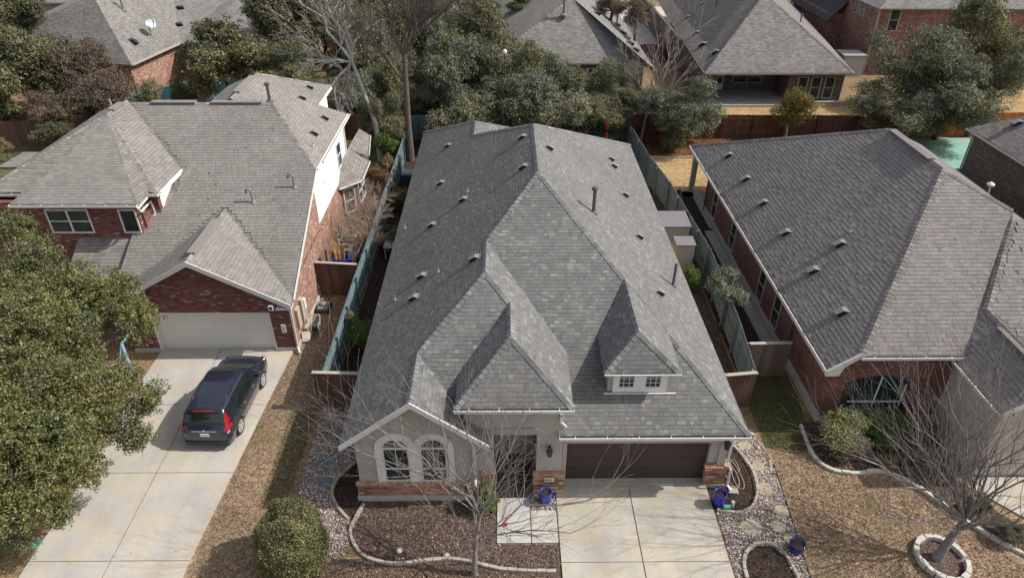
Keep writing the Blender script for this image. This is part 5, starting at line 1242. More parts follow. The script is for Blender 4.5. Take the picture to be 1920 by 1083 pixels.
# ================================================================== FENCES
def fence(name, label, pts, h=1.8, mat=None, mat2=None, side=1, group=None, ragged=0.03, step_at=(), cap=None, post_every=2.4):
    """picket fence along pts: picket_panel (front), rail, posts. side=+1 puts rails on the left of travel"""
    t = thing(name, label, 'fence' if 'gate' not in name else 'gate', (pts[0][0], pts[0][1], 0), group)
    mp = MB(); mr = MB(); posts = []; mc = MB()
    for (a, b) in zip(pts[:-1], pts[1:]):
        a = Vector((a[0], a[1], 0)); b = Vector((b[0], b[1], 0)); L = (b-a).length; d = (b-a)/L; s = Vector((-d.y, d.x, 0))*side
        n = max(1, int(L/0.142)); dh = 0
        for k in range(n):
            p = a+d*(k*L/n+0.004); q = a+d*((k+1)*L/n-0.004); y = (p.y+q.y)/2
            hh = h+random.uniform(-ragged, ragged)*0.5
            i = len(mp.v); th = 0.018
            for zz in (0.03, hh):
                for pp in (p-s*th/2, q-s*th/2, q+s*th/2, p+s*th/2): mp.v.append((pp.x, pp.y, zz))
            for f in ((0, 3, 2, 1), (4, 5, 6, 7), (0, 1, 5, 4), (1, 2, 6, 5), (2, 3, 7, 6), (3, 0, 4, 7)): mp.f.append(tuple(i+j for j in f))
        for z in (0.35, 0.95, 1.55):
            if z < h: mr.bar(a+s*0.035+Z3*z, b+s*0.035+Z3*z, 0.045, 0.09)
        k = max(1, round(L/post_every))
        for j in range(k+1): c_ = a+d*(L*j/k); mpo = MB(); posts.append(mpo); mpo.box(c_.x+s.x*0.10-0.045, c_.x+s.x*0.10+0.045, c_.y+s.y*0.10-0.045, c_.y+s.y*0.10+0.045, 0, h-0.02)
        if cap: mc.bar(a+Z3*(h+0.035), b+Z3*(h+0.035), 0.16, 0.035)
    mp.build('picket_panel', mat, t); mr.build('rail', mat2 or mat, t); [q.build('fence_post', mat2 or mat, t) for q in posts]
    if cap: mc.build('cap_rail', cap, t)
    return t
fence('wooden_fence', 'long teal stained picket fence between the left lawn and the stucco house', [(-7.0, 20.25), (-7.02, 26.9), (-6.98, 32.4), (-6.95, 39.5), (-6.9, 49.0)], 1.8, M_TEAL, side=-1, ragged=0.04)
fence('gate_fence', 'short brown capped fence closing the left side yard of the stucco house', [(-7.4, 20.2), (-4.95, 20.1)], 1.75, M_BROWNW, side=1, cap=M_GREYW)
fence('gate_fence', 'brown wood gate with grey cap board beside the air conditioners of the two-storey house', [(-9.1, 28.2), (-7.1, 28.0)], 1.85, M_BROWNW, side=1, cap=M_GREYW)
fence('wooden_fence', 'long faded grey-teal picket fence between the stucco house and the red brick house', [(9.72, 20.25), (10.05, 23.5), (10.35, 29.5), (10.15, 33.5), (9.95, 37.5), (9.4, 42.0), (9.0, 49.0)], 1.8, M_GREYTEAL, side=1, ragged=0.05)
fence('gate_fence', 'short brown capped fence closing the right side yard of the stucco house', [(7.6, 20.25), (8.5, 19.95), (9.75, 20.1)], 1.75, M_BROWNW, side=1, cap=M_GREYW)
fence('gate_fence', 'faded brown wood gate leaning against the corner of the red brick house', [(10.0, 21.9), (11.75, 21.95)], 1.75, wood('faded_brown_wood', (0.17, 0.12, 0.095), (0.26, 0.19, 0.155)), side=1, cap=M_GREYW)
fence('wooden_fence', 'dark red-brown back fence behind the leaf-covered bed', [(9.0, 49.4), (28.3, 49.2)], 1.85, M_REDW, side=-1, ragged=0.04)
fence('wooden_fence', 'bright orange wood fence beyond the mint green slab', [(28.3, 49.8), (37.6, 49.8), (48, 50.6)], 1.85, M_ORANGEW, side=1)
fence('wooden_fence', 'dark back fence behind the stucco house, hidden under the trees', [(-7.0, 49.2), (9.0, 49.4)], 1.85, M_TEAL, side=-1)
fence('wooden_fence', 'dark brown back fence at the far left behind the two-storey house', [(-62, 46.5), (-40, 47.5), (-22, 48.6), (-7.0, 49.2)], 1.85, M_BROWNW, side=1)
fence('wooden_fence', 'bright blue wood fence beside the house with the satellite dish', [(-30.0, 54.2), (-24.6, 58.5), (-18, 58.8)], 1.85, M_BLUEW, side=1)
fence('wooden_fence', 'dark brown fence in the gap between the two houses behind the centre', [(13.0, 70), (17.0, 70.4)], 1.85, M_REDW, side=1)

# ================================================================== VEGETATION
def leaf_arrays(lobes, n, size, clump_r=0.22, per=26, aspect=0.45, shell=0.55, up=0.35, squash=0.9, rg=None):
    """lobes: (x,y,z,r). leaf clumps near the lobe surfaces; returns V (n*4,3)"""
    rg = rg or rng
    L = np.array(lobes, float); w = L[:, 3]**2; w /= w.sum(); nc = max(1, n//per)
    li = rg.choice(len(L), nc, p=w); d = rg.normal(size=(nc, 3)); d /= np.linalg.norm(d, axis=1)[:, None]
    rad = L[li, 3]*(1-shell*rg.random(nc)**1.6)
    rad *= 1+0.10*rg.normal(size=nc)
    C = L[li, :3]+d*rad[:, None]*np.array([1, 1, squash])
    k = nc*per; ci = np.repeat(np.arange(nc), per)
    csz = rg.uniform(0.55, 1.35, nc)
    off = rg.normal(size=(k, 3)); off /= np.linalg.norm(off, axis=1)[:, None]; off *= (rg.random(k)**0.5)[:, None]*clump_r*csz[ci][:, None]
    off[:, 2] *= 0.8
    P = C[ci]+off
    nr = rg.normal(size=(k, 3))*0.8+d[ci]*0.7; nr[:, 2] += up; nr /= np.linalg.norm(nr, axis=1)[:, None]
    t = rg.normal(size=(k, 3)); t -= nr*(t*nr).sum(1)[:, None]; t /= np.linalg.norm(t, axis=1)[:, None]; b = np.cross(nr, t)
    ln = rg.uniform(size[0], size[1], k)[:, None]; wd = ln*aspect
    V = np.stack([P-t*ln, P-b*wd+nr*ln*0.12, P+t*ln, P+b*wd+nr*ln*0.12], 1)
    return V.reshape(-1, 3)
def crown_obj(name, V, mat, parent): return numesh(name, V, np.arange(len(V)).reshape(-1, 4), mat, parent)

def limb(m, a, b, r0, r1, n=6, wob=0.12, seg=5):
    a = Vector(a); b = Vector(b); L = (b-a).length; pts = []; rad = []
    for k in range(seg+1):
        t = k/seg; p = a.lerp(b, t)
        if 0 < k < seg: p += Vector((random.uniform(-1, 1), random.uniform(-1, 1), random.uniform(-0.5, 0.8)))*wob*L*0.25
        pts.append(p); rad.append(r0+(r1-r0)*t)
    m.tube(pts, rad, n, cap=False); return pts

def tree(name, label, cat, base, lobes, mat, n, size, trunk_h, trunk_r=0.2, group=None, bark=None, clump_r=0.3, per=26, aspect=0.45, twigs=0, shell=0.55, squash=0.9, stems=1):
    """lobes relative to base"""
    t = thing(name, label, cat, base, group)
    m = MB(); forks = []
    for s in range(stems):
        o = (0, 0, 0) if stems == 1 else (0.25*math.cos(s*2.1), 0.25*math.sin(s*2.1), 0)
        top = (random.uniform(-0.2, 0.2)*trunk_h*0.5+o[0]*2, random.uniform(-0.2, 0.2)*trunk_h*0.5+o[1]*2, trunk_h)
        P = limb(m, (o[0], o[1], -0.05), top, trunk_r, trunk_r*0.6, 8); forks += [P[-1], P[-2]]
    for L in lobes:
        f = min(forks, key=lambda q: (q-Vector(L[:3])).length)
        e_ = Vector(L[:3]); P = limb(m, f, e_, trunk_r*0.45, trunk_r*0.12, 6)
        for k in range(4):
            d = Vector((random.gauss(0, 1), random.gauss(0, 1), random.gauss(0.3, 0.7))).normalized()*L[3]*random.uniform(0.6, 0.95)
            Q = limb(m, P[-2] if k % 2 else P[-1], e_+d, trunk_r*0.14, trunk_r*0.03, 4, seg=4)
            for j in range(twigs):
                d2 = Vector((random.gauss(0, 1), random.gauss(0, 1), random.gauss(0.3, 0.7))).normalized()*L[3]*random.uniform(0.3, 0.6)
                limb(m, Q[-1-(j % 3)], Q[-1-(j % 3)]+d2, trunk_r*0.06, 0.008, 3, seg=3)
    m.build('trunk', bark or M_BARK, t, local=True, smooth=True)
    crown_obj('crown', leaf_arrays(lobes, n, size, clump_r, per, aspect, shell, squash=squash), mat, t)
    return t

# big live oak at the left edge
oak_base = (-17.0, 17.6, 0)
ob = Vector(oak_base)
oakL = [(-14.34, 20.5, 5, 1.12), (-15.66, 20.45, 5.5, 1.18), (-12.88, 19.46, 4.8, 0.78), (-16.72, 20.99, 6.5, 0.91), (-18.55, 22.97, 6.5, 0.77), (-15.09, 17.82, 6, 1.28), (-14.14, 17.92, 5.5, 0.87), (-16.85, 19.04, 6, 1.34), (-12.56, 17.18, 4.2, 0.63), (-11.55, 16.59, 3.8, 0.59), (-13.25, 16.2, 4.5, 1.03), (-14.53, 15.89, 5, 1.3), (-12.45, 15.83, 3.6, 0.87), (-11.63, 15.42, 3.2, 0.53), (-13.29, 14.43, 4, 1.18), (-14.05, 13.95, 4.5, 1.21), (-12.76, 14.5, 2.9, 0.65), (-13.59, 13.33, 3.2, 0.95), (-13.34, 13.48, 2.2, 0.54), (-14.08, 12.75, 3, 0.83), (-14.02, 12.69, 1.9, 0.4), (-13.86, 17.8, 4.6, 0.56), (-16.23, 16.46, 6, 1.45), (-14.85, 13.99, 5.5, 1.33), (-14.88, 13.04, 4, 1.18), (-14.11, 21.17, 4.9, 0.69)]
tree('live_oak', 'large leafy live oak with pale twigs spreading over the left driveway', 'tree', oak_base, [(x-ob.x, y-ob.y, z, r) for x, y, z, r in oakL], M_OAK, 215000, (0.028, 0.052), 2.2, 0.3, clump_r=0.19, per=24, aspect=0.55, twigs=6, bark=M_BARKP, shell=0.75)

# distant trees from a few shared crown meshes
def make_proto(seed, mat, n=9000, size=(0.045, 0.075), nl=9, squash=0.9, clump=0.17, aspect=0.45, spread=0.6, lobe=(0.28, 0.5), up=0.35):
    rs = np.random.default_rng(seed); L = []
    for k in range(nl):
        d = rs.normal(size=3); d /= np.linalg.norm(d); rr = spread*rs.random()**0.5
        L.append((d[0]*rr, d[1]*rr, d[2]*rr*0.85, rs.uniform(*lobe)))
    V = leaf_arrays(L, n, size, clump, 24, aspect, 0.6, up, squash, rg=rs)
    me = bpy.data.meshes.new('crown'); F = np.arange(len(V)).reshape(-1, 4)
    me.vertices.add(len(V)); me.vertices.foreach_set('co', V.astype(np.float32).ravel()); me.loops.add(len(V)); me.loops.foreach_set('vertex_index', F.astype(np.int32).ravel())
    me.polygons.add(len(F)); me.polygons.foreach_set('loop_start', np.arange(0, len(V), 4, dtype=np.int32)); me.update(calc_edges=True); me.materials.append(mat)
    return me, L
PR = {}
def proto(kind, v):
    key = (kind, v)
    if key in PR: return PR[key]
    if kind == 'oak': r = make_proto(11+v, M_OAKB, 38000, (0.018, 0.036), 16, clump=0.11, lobe=(0.2, 0.4), spread=0.75)
    elif kind == 'bronze': r = make_proto(21+v, M_PURP, 20000, (0.017, 0.032), 15, spread=0.78, clump=0.11, lobe=(0.2, 0.36))
    elif kind == 'juni': r = make_proto(31+v, M_JUNI, 42000, (0.018, 0.036), 16, aspect=0.3, clump=0.11, lobe=(0.2, 0.38), spread=0.78)
    elif kind == 'wispy': r = make_proto(131+v, M_JUNI, 26000, (0.018, 0.034), 18, aspect=0.3, clump=0.12, lobe=(0.18, 0.34), spread=0.82)
    elif kind == 'junig': r = make_proto(41+v, M_JUNIG, 42000, (0.018, 0.036), 16, aspect=0.32, clump=0.11, lobe=(0.2, 0.38), spread=0.78)
    elif kind == 'yellow': r = make_proto(51+v, M_YEL, 16000, (0.02, 0.04), 10, lobe=(0.28, 0.45), spread=0.6)
    elif kind == 'silver': r = make_proto(61+v, M_SILV, 6000, (0.03, 0.06), 9, aspect=0.35, lobe=(0.2, 0.4), spread=0.75)
    elif kind == 'dark': r = make_proto(71+v, M_OAKB, 9000, (0.04, 0.07), 8, aspect=0.4)
    elif kind == 'green': r = make_proto(81+v, M_BOXG, 15000, (0.022, 0.045), 9, aspect=0.5, spread=0.5, lobe=(0.35, 0.5))
    elif kind == 'dry': r = make_proto(91+v, M_DRYL, 6000, (0.03, 0.055), 8, aspect=0.4, lobe=(0.25, 0.4))
    elif kind == 'vari': r = make_proto(101+v, M_VARI, 17000, (0.02, 0.042), 9, spread=0.5, lobe=(0.35, 0.5))
    PR[key] = r; return r
def ptree(label, x, y, zc, rx, kind='oak', v=0, ry=None, rz=None, cat='tree', name=None, group='trees behind the houses', rot=None, bark=None):
    me, L = proto(kind, v); ry = ry or rx; rz = rz or rx*0.95
    t = thing(name or {'oak': 'live_oak', 'bronze': 'bronze_tree', 'juni': 'juniper_tree', 'junig': 'juniper_tree', 'yellow': 'yellow_tree'}.get(kind, 'garden_shrub'), label, cat, (x, y, 0), group)
    o = link_mesh(me, 'crown', None, t); o.location = (0, 0, zc); o.scale = (rx, ry, rz); o.rotation_euler = (0, 0, rot if rot is not None else random.uniform(0, 6.28))
    m = MB(); r = min(0.2, 0.05*zc+0.04*rx); top = Vector((0, 0, max(0.3, zc-0.35*rz))); limb(m, (0, 0, -0.05), top, r, r*0.7, 7)
    R_ = Matrix.Rotation(o.rotation_euler.z, 3, 'Z')
    for l in L:
        e_ = R_ @ Vector(l[:3]); e_ = Vector((e_.x*rx, e_.y*ry, e_.z*rz+zc)); P = limb(m, top, e_, r*0.5, r*0.12, 5)
        for k in range(5 if rx < 1.4 else 9):
            d = Vector((random.gauss(0, 1), random.gauss(0, 1), random.gauss(0.5, 0.7))).normalized()*l[3]*rx*random.uniform(0.8, 1.45)
            limb(m, P[-1], e_+d, r*0.12, 0.008, 3, seg=3)
    m.build('trunk', bark or M_BARK, t, local=True, smooth=True)
    return t
ptree('leafy green live oak filling the upper left corner', -35.52, 51.99, 4.55, 4.09, 'oak', 0, rz=4.05)
ptree('dark live oak top left, partly cropped by the top edge', -41.73, 62.55, 5.50, 3.35, 'oak', 1, rz=3.45)
ptree('bronze tinged tree in front of the broad taupe roof, left of the satellite dish', -32.18, 53.51, 4.52, 2.96, 'bronze', 0, rz=3.35)
ptree('purple-brown leafless-looking tree right of the upper left oak', -28.28, 48.53, 3.19, 2.60, 'bronze', 1, rz=2.59)
ptree('low green bush by the dark fence at the far left', -31.94, 46.89, 1.50, 1.44, 'oak', 2, rz=1.15, cat='bush', name='bush')
ptree('olive-green tree below the upper left oak', -32.46, 48.26, 2.73, 2.02, 'bronze', 2, rz=1.87)
ptree('small golden bush at the left edge above the green lawn', -34.35, 44.87, 1.30, 0.88, 'dry', 0, rz=0.79, cat='bush', name='bush')
ptree('dark spreading live oak right of the satellite dish', -21.99, 54.37, 4.45, 4.13, 'oak', 0, rz=3.83)
ptree('dark evergreen oak top left of centre, touching the top edge', -19.34, 61.76, 5.46, 4.04, 'oak', 1, rz=3.73)
ptree('dark green oak at the top edge above the bent dead tree', -16.19, 63.88, 5.59, 3.04, 'oak', 2, rz=2.83)
ptree('feathery green juniper left of the dead tree', -17.89, 54.12, 3.59, 3.37, 'junig', 0, rz=3.34)
ptree('low feathery juniper behind the roof of the two-storey house', -15.52, 54.17, 2.63, 3.05, 'junig', 1, rz=2.30)
ptree('shaded dark juniper behind the tall bare tree', -10.83, 57.38, 4.43, 3.64, 'juni', 2, rz=4.25)
ptree('green juniper between the dead tree and the tall bare tree', -9.26, 53.70, 3.30, 3.26, 'junig', 2, rz=3.03)
ptree('upright green juniper at the left of the tall bare trunk', -8.18, 46.29, 2.56, 1.97, 'junig', 0, rz=2.22)
ptree('small bright green juniper at the foot of the tall bare trunk', -7.38, 45.17, 1.50, 0.96, 'junig', 1, rz=1.15, cat='bush', name='bush')
ptree('tall olive-green juniper reaching the top edge left of the grey hip roof', -1.56, 53.17, 5.09, 3.74, 'junig', 1, rz=4.96)
ptree('large juniper right of the tall bare tree', -3.69, 51.27, 4.33, 3.70, 'juni', 0, rz=4.14)
ptree('dense juniper in front of the left part of the grey hip roof', 0.78, 51.36, 4.15, 3.19, 'junig', 2, rz=3.94)
ptree('grey-green juniper directly behind the gable of the stucco house', -3.22, 48.01, 3.19, 3.30, 'juni', 1, rz=2.90)
ptree('grey-green juniper left of the centre roof ridge', -0.00, 48.64, 3.14, 3.34, 'juni', 2, rz=2.85)
ptree('wide grey juniper right of the centre roof ridge', 3.45, 48.62, 3.21, 3.54, 'juni', 0, rz=2.93)
ptree('green bushy juniper below the grey hip roof, second from the red bird feeder', 6.46, 49.93, 3.08, 3.00, 'junig', 0, rz=2.78)
ptree('low green tree behind the rear corner of the stucco house roof', 7.17, 48.34, 2.11, 2.35, 'junig', 1, rz=1.74)
ptree('dark oak low behind the stucco house left of its rear corner', 4.46, 48.30, 2.01, 2.38, 'dark', 0, rz=1.64)
ptree('dark shaded oak low behind the gable end of the stucco house', -0.59, 48.23, 2.00, 2.65, 'dark', 1, rz=1.63)
ptree('dense round grey-green tree near the right fence, in front of the patio house', 12.9, 47.8, 2.9, 3.3, 'juni', 1, rz=3.1)
ptree('small russet bush at the fence below the round grey-green tree', 12.19, 46.48, 1.00, 1.14, 'dark', 0, rz=1.03, cat='bush', name='bush')
ptree('round yellow-green tree in front of the three patio windows', 21.00, 48.93, 2.60, 1.98, 'yellow', 0, rz=1.94)
ptree('large grey-green juniper covering the tall brick house', 30.87, 51.80, 4.76, 4.41, 'wispy', 0, rz=4.60)
ptree('dark juniper at the top right corner', 38.25, 57.09, 5.10, 4.18, 'junig', 1, rz=4.97)
ptree('dark green juniper at the right edge, upper part', 35.48, 49.79, 4.30, 3.26, 'junig', 2, rz=4.11)
ptree('wide grey juniper above the orange fence', 32.60, 49.07, 3.45, 4.17, 'wispy', 2, rz=3.19)
ptree('hazy grey juniper left of the orange fence', 28.77, 48.43, 2.75, 3.47, 'wispy', 1, rz=2.43)
ptree('brownish leafless thicket between the yellow-green tree and the orange fence', 27.40, 48.90, 2.12, 2.23, 'bronze', 1, rz=1.42)
ptree('low grey shrub touching the ridge of the red brick house roof', 30.54, 48.35, 1.82, 2.07, 'wispy', 2, rz=1.43)
ptree('brown-leaved street tree at the top edge between the two hip roofs', 12.25, 66.45, 5.74, 1.96, 'bronze', 0, rz=1.82)
ptree('brown-leaved tree at the top edge left of the street', 10.37, 68.85, 5.79, 1.78, 'bronze', 2, rz=1.47)
ptree('dark tree by the street at the top edge, left of the grey hip roof', 2.19, 74.05, 4.82, 2.05, 'oak', 0, rz=1.26)
ptree('dark tree at the top edge behind the olive juniper', -6.49, 61.74, 4.90, 3.55, 'juni', 1, rz=4.75)
ptree('grey thicket in front of the dark tree by the blue fence', -25.12, 54.42, 2.04, 1.68, 'junig', 0, rz=1.66)
for x, y, zc, r, k, v in [(-11.5, 50.5, 2.8, 3.0, 'juni', 0), (-7.0, 51.5, 3.0, 3.2, 'junig', 1), (-4.5, 54.5, 3.6, 3.4, 'juni', 1), (-1.0, 55.5, 3.4, 3.2, 'junig', 0), (2.5, 54.5, 3.0, 3.0, 'juni', 2),
        (5.5, 53.0, 2.6, 2.7, 'juni', 1), (-9.5, 60.5, 4.0, 3.6, 'oak', 1), (-5.0, 62.0, 4.2, 3.8, 'juni', 0), (-13.5, 62.5, 4.0, 3.5, 'junig', 2), (-2.5, 67.0, 4.2, 3.4, 'oak', 0), (-8.0, 70.0, 4.2, 3.8, 'juni', 2), (-14.5, 71.0, 4.0, 3.8, 'oak', 2), (-20.5, 68.0, 4.0, 3.6, 'junig', 0), (-4.0, 76.0, 4.0, 3.6, 'oak', 1), (-11.0, 78.0, 4.0, 3.8, 'junig', 1), (-18.0, 79.0, 4.0, 3.8, 'oak', 0), (9.0, 52.5, 2.2, 2.0, 'junig', 2), (9.4, 55.0, 2.6, 2.2, 'wispy', 0), (11.6, 51.6, 1.9, 1.7, 'wispy', 1)]:
    ptree('tree merging into the dense thicket behind the stucco house', x, y, zc, r, k, v, rz=zc*1.02, group='thicket of trees behind the stucco house')
for x, y, zc, r, k, v in [(-38.5, 50.5, 3.0, 3.2, 'oak', 1), (-30.0, 50.2, 2.6, 2.6, 'bronze', 0), (-26.5, 49.6, 2.2, 2.2, 'junig', 1), (-42.0, 55.0, 3.6, 3.4, 'oak', 2), (-36.5, 56.0, 3.0, 2.8, 'bronze', 2)]:
    ptree('tree in the leafy clump at the upper left', x, y, zc, r, k, v, rz=zc*1.02, group='clump of trees at the upper left')
# garden shrubs
def shrub(label, x, y, zc, rx, kind, v=0, ry=None, rz=None, name='shrub', rot=None):
    return ptree(label, x, y, zc, rx, kind, v, ry, rz, cat='shrub', name=name, group=None, rot=rot)
shrub('silvery green open bush leaning over the grey-teal fence beside the red brick house', 10.25, 25.3, 2.3, 1.15, 'silver', 0, 1.2, 1.0)
shrub('dark green bush in the shade between the shed and the silvery bush', 9.35, 28.6, 0.9, 0.7, 'green', 0, 1.0, 0.8)
shrub('dark green bush in the shaded left side yard by the round stone disc', -5.95, 23.6, 1.0, 0.75, 'green', 1, 1.2, 0.9)
shrub('small yellow-green bush peeking over the teal fence', -6.75, 24.3, 1.5, 0.28, 'vari', 0, 0.3, 0.35)
shrub('dark shrub mass beside the left wall of the stucco house, near the small table', -6.0, 32.8, 0.9, 0.7, 'dark', 0, 2.2, 0.9)
shrub('dark ivy mound by the left wall farther back, below the covered grill', -6.2, 37.2, 0.9, 0.65, 'dark', 1, 2.0, 0.9)
shrub('tall golden dry hedge along the teal fence, right of the bay window', -7.35, 38.2, 1.5, 0.62, 'dry', 0, 1.7, 1.4)
shrub('golden dry hedge farther back on the teal fence, under the juniper', -7.3, 41.0, 1.5, 0.6, 'dry', 1, 1.4, 1.3)
shrub('green leafy bush by the roof of the bay window', -8.0, 44.5, 1.6, 1.2, 'green', 0)
shrub('pale variegated hedge in front of the arched brick window, left end', 12.5, 18.0, 0.7, 1.4, 'vari', 0, 1.1, 0.85, rot=0.5)
shrub('green hedge in front of the arched brick window, middle', 14.0, 18.25, 0.7, 1.3, 'green', 2, 0.95, 0.8, rot=1.0)
shrub('dark green hedge between the pale hedge and the middle one, against the arched window', 13.2, 18.6, 0.7, 0.9, 'oak', 2, 0.6, 0.8)
shrub('dark green hedge right of the middle one, behind the fan-shaped tree', 14.8, 18.5, 0.65, 0.9, 'green', 1, 0.6, 0.75)
shrub('dull green hedge under the right end of the arched brick window', 15.4, 18.0, 0.65, 1.1, 'oak', 0, 0.9, 0.7, rot=2.0)
shrub('sprawling olive shrub nearest the white edging of the right bed', 12.55, 17.4, 0.5, 1.0, 'bronze', 1, 0.6, 0.6, rot=0.2)
shrub('dark low shrub under the left branches of the fan-shaped tree', 14.3, 17.25, 0.5, 1.1, 'oak', 1, 0.7, 0.5, rot=0.1)
shrub('small round clipped shrub by the right driveway, upper one', 15.85, 14.9, 0.45, 0.42, 'oak', 1, 0.42, 0.42)
shrub('low grey-green shrub at the right edge beside the pale driveway', 16.3, 13.85, 0.4, 0.6, 'oak', 2, 0.45, 0.38)
t = thing('entry_shrub', 'bright green upright shrub left of the entry walk', 'shrub', (-0.62, 15.2, 0))
m = MB(); limb(m, (0, 0, 0), (0, 0, 0.7), 0.05, 0.02); m.build('trunk', M_BARK, t, local=True)
crown_obj('crown', leaf_arrays([(0, 0, 0.4, 0.42), (0, 0, 0.75, 0.36), (0.03, 0, 1.1, 0.22), (-0.1, 0.1, 0.6, 0.35)], 5000, (0.02, 0.04), 0.08, 20, 0.5, 0.4), M_BOXG, t)
# clipped boxwood in the foreground: dense dome
t = thing('boxwood_shrub', 'big rounded boxwood shrub standing alone in the foreground lawn', 'shrub', (-6.52, 13.2, 0))
m = MB()
for k in range(9):
    a = k*0.7; limb(m, (0.05*math.cos(a), 0.05*math.sin(a), 0), (0.65*math.cos(a), 0.65*math.sin(a), 1.2), 0.03, 0.01, 5)
m.build('trunk', M_BARK, t, local=True)
n = 42000; d = rng.normal(size=(n, 3)); d /= np.linalg.norm(d, axis=1)[:, None]; d[:, 2] = np.abs(d[:, 2])*1.0
bumpy = 1+0.05*rng.normal(size=n)*0.5+0.06*np.sin(d[:, 2]*5+d[:, 1]*7)+0.045*np.sin(d[:, 0]*9+1)*np.cos(d[:, 1]*8)+0.03*np.sin(d[:, 2]*14+d[:, 0]*6)
rr = bumpy*(1-0.22*rng.random(n)**2.2)
lowm = rng.random(n) < 0.35
P = np.sign(d)*np.abs(d)**0.78*rr[:, None]*np.array([0.98, 0.98, 1.55]); P[:, 2] += 0.75
hh = rng.random(n)*1.0; aa = rng.uniform(0, 2*np.pi, n)
P[lowm] = np.stack([np.cos(aa)*rr*(0.93+0.1*hh), np.sin(aa)*rr*(0.93+0.1*hh), hh], 1)[lowm]
nr = d*0.9+rng.normal(size=(n, 3))*0.6; nr /= np.linalg.norm(nr, axis=1)[:, None]; tt = rng.normal(size=(n, 3)); tt -= nr*(tt*nr).sum(1)[:, None]; tt /= np.linalg.norm(tt, axis=1)[:, None]; bb = np.cross(nr, tt)
ln = rng.uniform(0.018, 0.04, n)[:, None]
V = np.stack([P-tt*ln, P-bb*ln*0.55, P+tt*ln, P+bb*ln*0.55], 1).reshape(-1, 3)
crown_obj('crown', V, M_BOX, t)

# ------------------------------------------------------------------ bare trees
def grow(m, p, d, L, r, depth, spread=0.55, ratio=0.68, grav=0.0, up=0.12, nmin=2, nmax=4, rmin=0.004, rs=random):
    seg = 4 if depth > 1 else 3; pts = [p.copy()]; rad = [r]; q = p.copy(); dd = d.copy()
    for k in range(seg):
        dd = (dd+Vector((rs.gauss(0, 1), rs.gauss(0, 1), rs.gauss(0, 1)))*0.11+Vector((0, 0, up-grav))*0.35).normalized()
        q = q+dd*(L/seg); pts.append(q.copy()); rad.append(max(rmin, r*(1-0.42*(k+1)/seg)))
    m.tube(pts, rad, 8 if depth > 3 else 5 if depth > 1 else 3, cap=False)
    if depth <= 0: return
    kids = rs.randint(nmin, nmax)
    for k in range(kids):
        i = seg if k < 1 else rs.randint(1, seg)
        base = pts[i]; ax = Vector((rs.gauss(0, 1), rs.gauss(0, 1), rs.gauss(0, 0.6))).normalized()
        nd = (dd+ax*spread*(0.5 if k == 0 else 1.15)).normalized()
        grow(m, base, nd, L*ratio*rs.uniform(0.75, 1.2), rad[i]*(0.82 if k == 0 else 0.58), depth-1, spread, ratio, grav, up, nmin, nmax, rmin, rs)
def bare_tree(name, label, base, trunk, limbs, r0, mat, depth=4, seed=1, spread=0.5, ratio=0.68, up=0.12, grav=0.0, nmin=2, nmax=4, rmin=0.004, cat='tree', group=None):
    """trunk: points relative to the base; limbs: (index on trunk, end point, radius) main limbs that then branch"""
    rs = random.Random(seed); t = thing(name, label, cat, base, group)
    m = MB(); T = [Vector(p) for p in trunk]; n = len(T)
    m.tube(T, [r0*(1.25 if k == 0 else 1-0.45*k/(n-1)) for k in range(n)], 10, cap=False); m.build('trunk', mat, t, local=True, smooth=True)
    m = MB()
    for i, e_, r in limbs:
        a = T[i]; e_ = Vector(e_); P = []
        L = (e_-a).length
        for k in range(6):
            q = a.lerp(e_, k/5)
            if 0 < k < 5: q += Vector((rs.gauss(0, 1), rs.gauss(0, 1), rs.gauss(0.4, 0.7)))*L*0.035
            P.append(q)
        rd = [r*(1-0.55*k/5) for k in range(6)]; m.tube(P, rd, 7, cap=False)
        for k in range(1, 6):
            for j in range(2 if k < 5 else 2):
                d = (P[k]-P[k-1]).normalized(); ax = Vector((rs.gauss(0, 1), rs.gauss(0, 1), rs.gauss(0.2, 0.6))).normalized()
                grow(m, P[k], (d+ax*(0.75 if k < 5 else 0.35)).normalized(), L*rs.uniform(0.22, 0.42), rd[k]*0.55, depth-2, spread, ratio, grav, up, nmin, nmax, rmin, rs)
    m.build('branches', mat, t, local=True, smooth=True)
    return t
# front bare tree: trunk leans in from the bottom edge, crown in front of the entry
bare_tree('bare_tree', 'leafless grey tree in the front mulch bed, its twigs crossing the entry and arched windows', (-0.95, 12.75, 0),
    [(0, 0, 0), (0.05, 0.1, 0.9), (0.12, 0.25, 1.7), (0.22, 0.35, 2.3)],
    [(3, (-0.1, 1.0, 5.6), 0.0341), (3, (1.5, 1.6, 5.4), 0.0310), (3, (-2.6, 0.9, 5.4), 0.0341), (2, (3.9, 0.3, 3.6), 0.0310), (3, (0.9, 2.0, 4.6), 0.0279), (2, (2.7, -1.1, 3.4), 0.0248), (1, (-2.9, 1.6, 3.4), 0.0217), (3, (-1.3, 1.4, 5.7), 0.0248), (2, (1.0, -1.6, 4.0), 0.0217), (3, (0.4, 1.5, 4.9), 0.0217), (3, (1.3, 0.6, 4.4), 0.0186), (3, (-2.0, 1.9, 4.6), 0.0186), (2, (0.2, 1.9, 3.6), 0.0186), (2, (-1.0, 2.2, 3.4), 0.0186), (3, (-3.6, 0.4, 5.6), 0.0217), (1, (1.6, 1.2, 3.0), 0.0186)],
    0.085, M_BARKR, depth=4, seed=5, spread=0.5, up=0.1, ratio=0.68, rmin=0.0035, nmin=2, nmax=3)
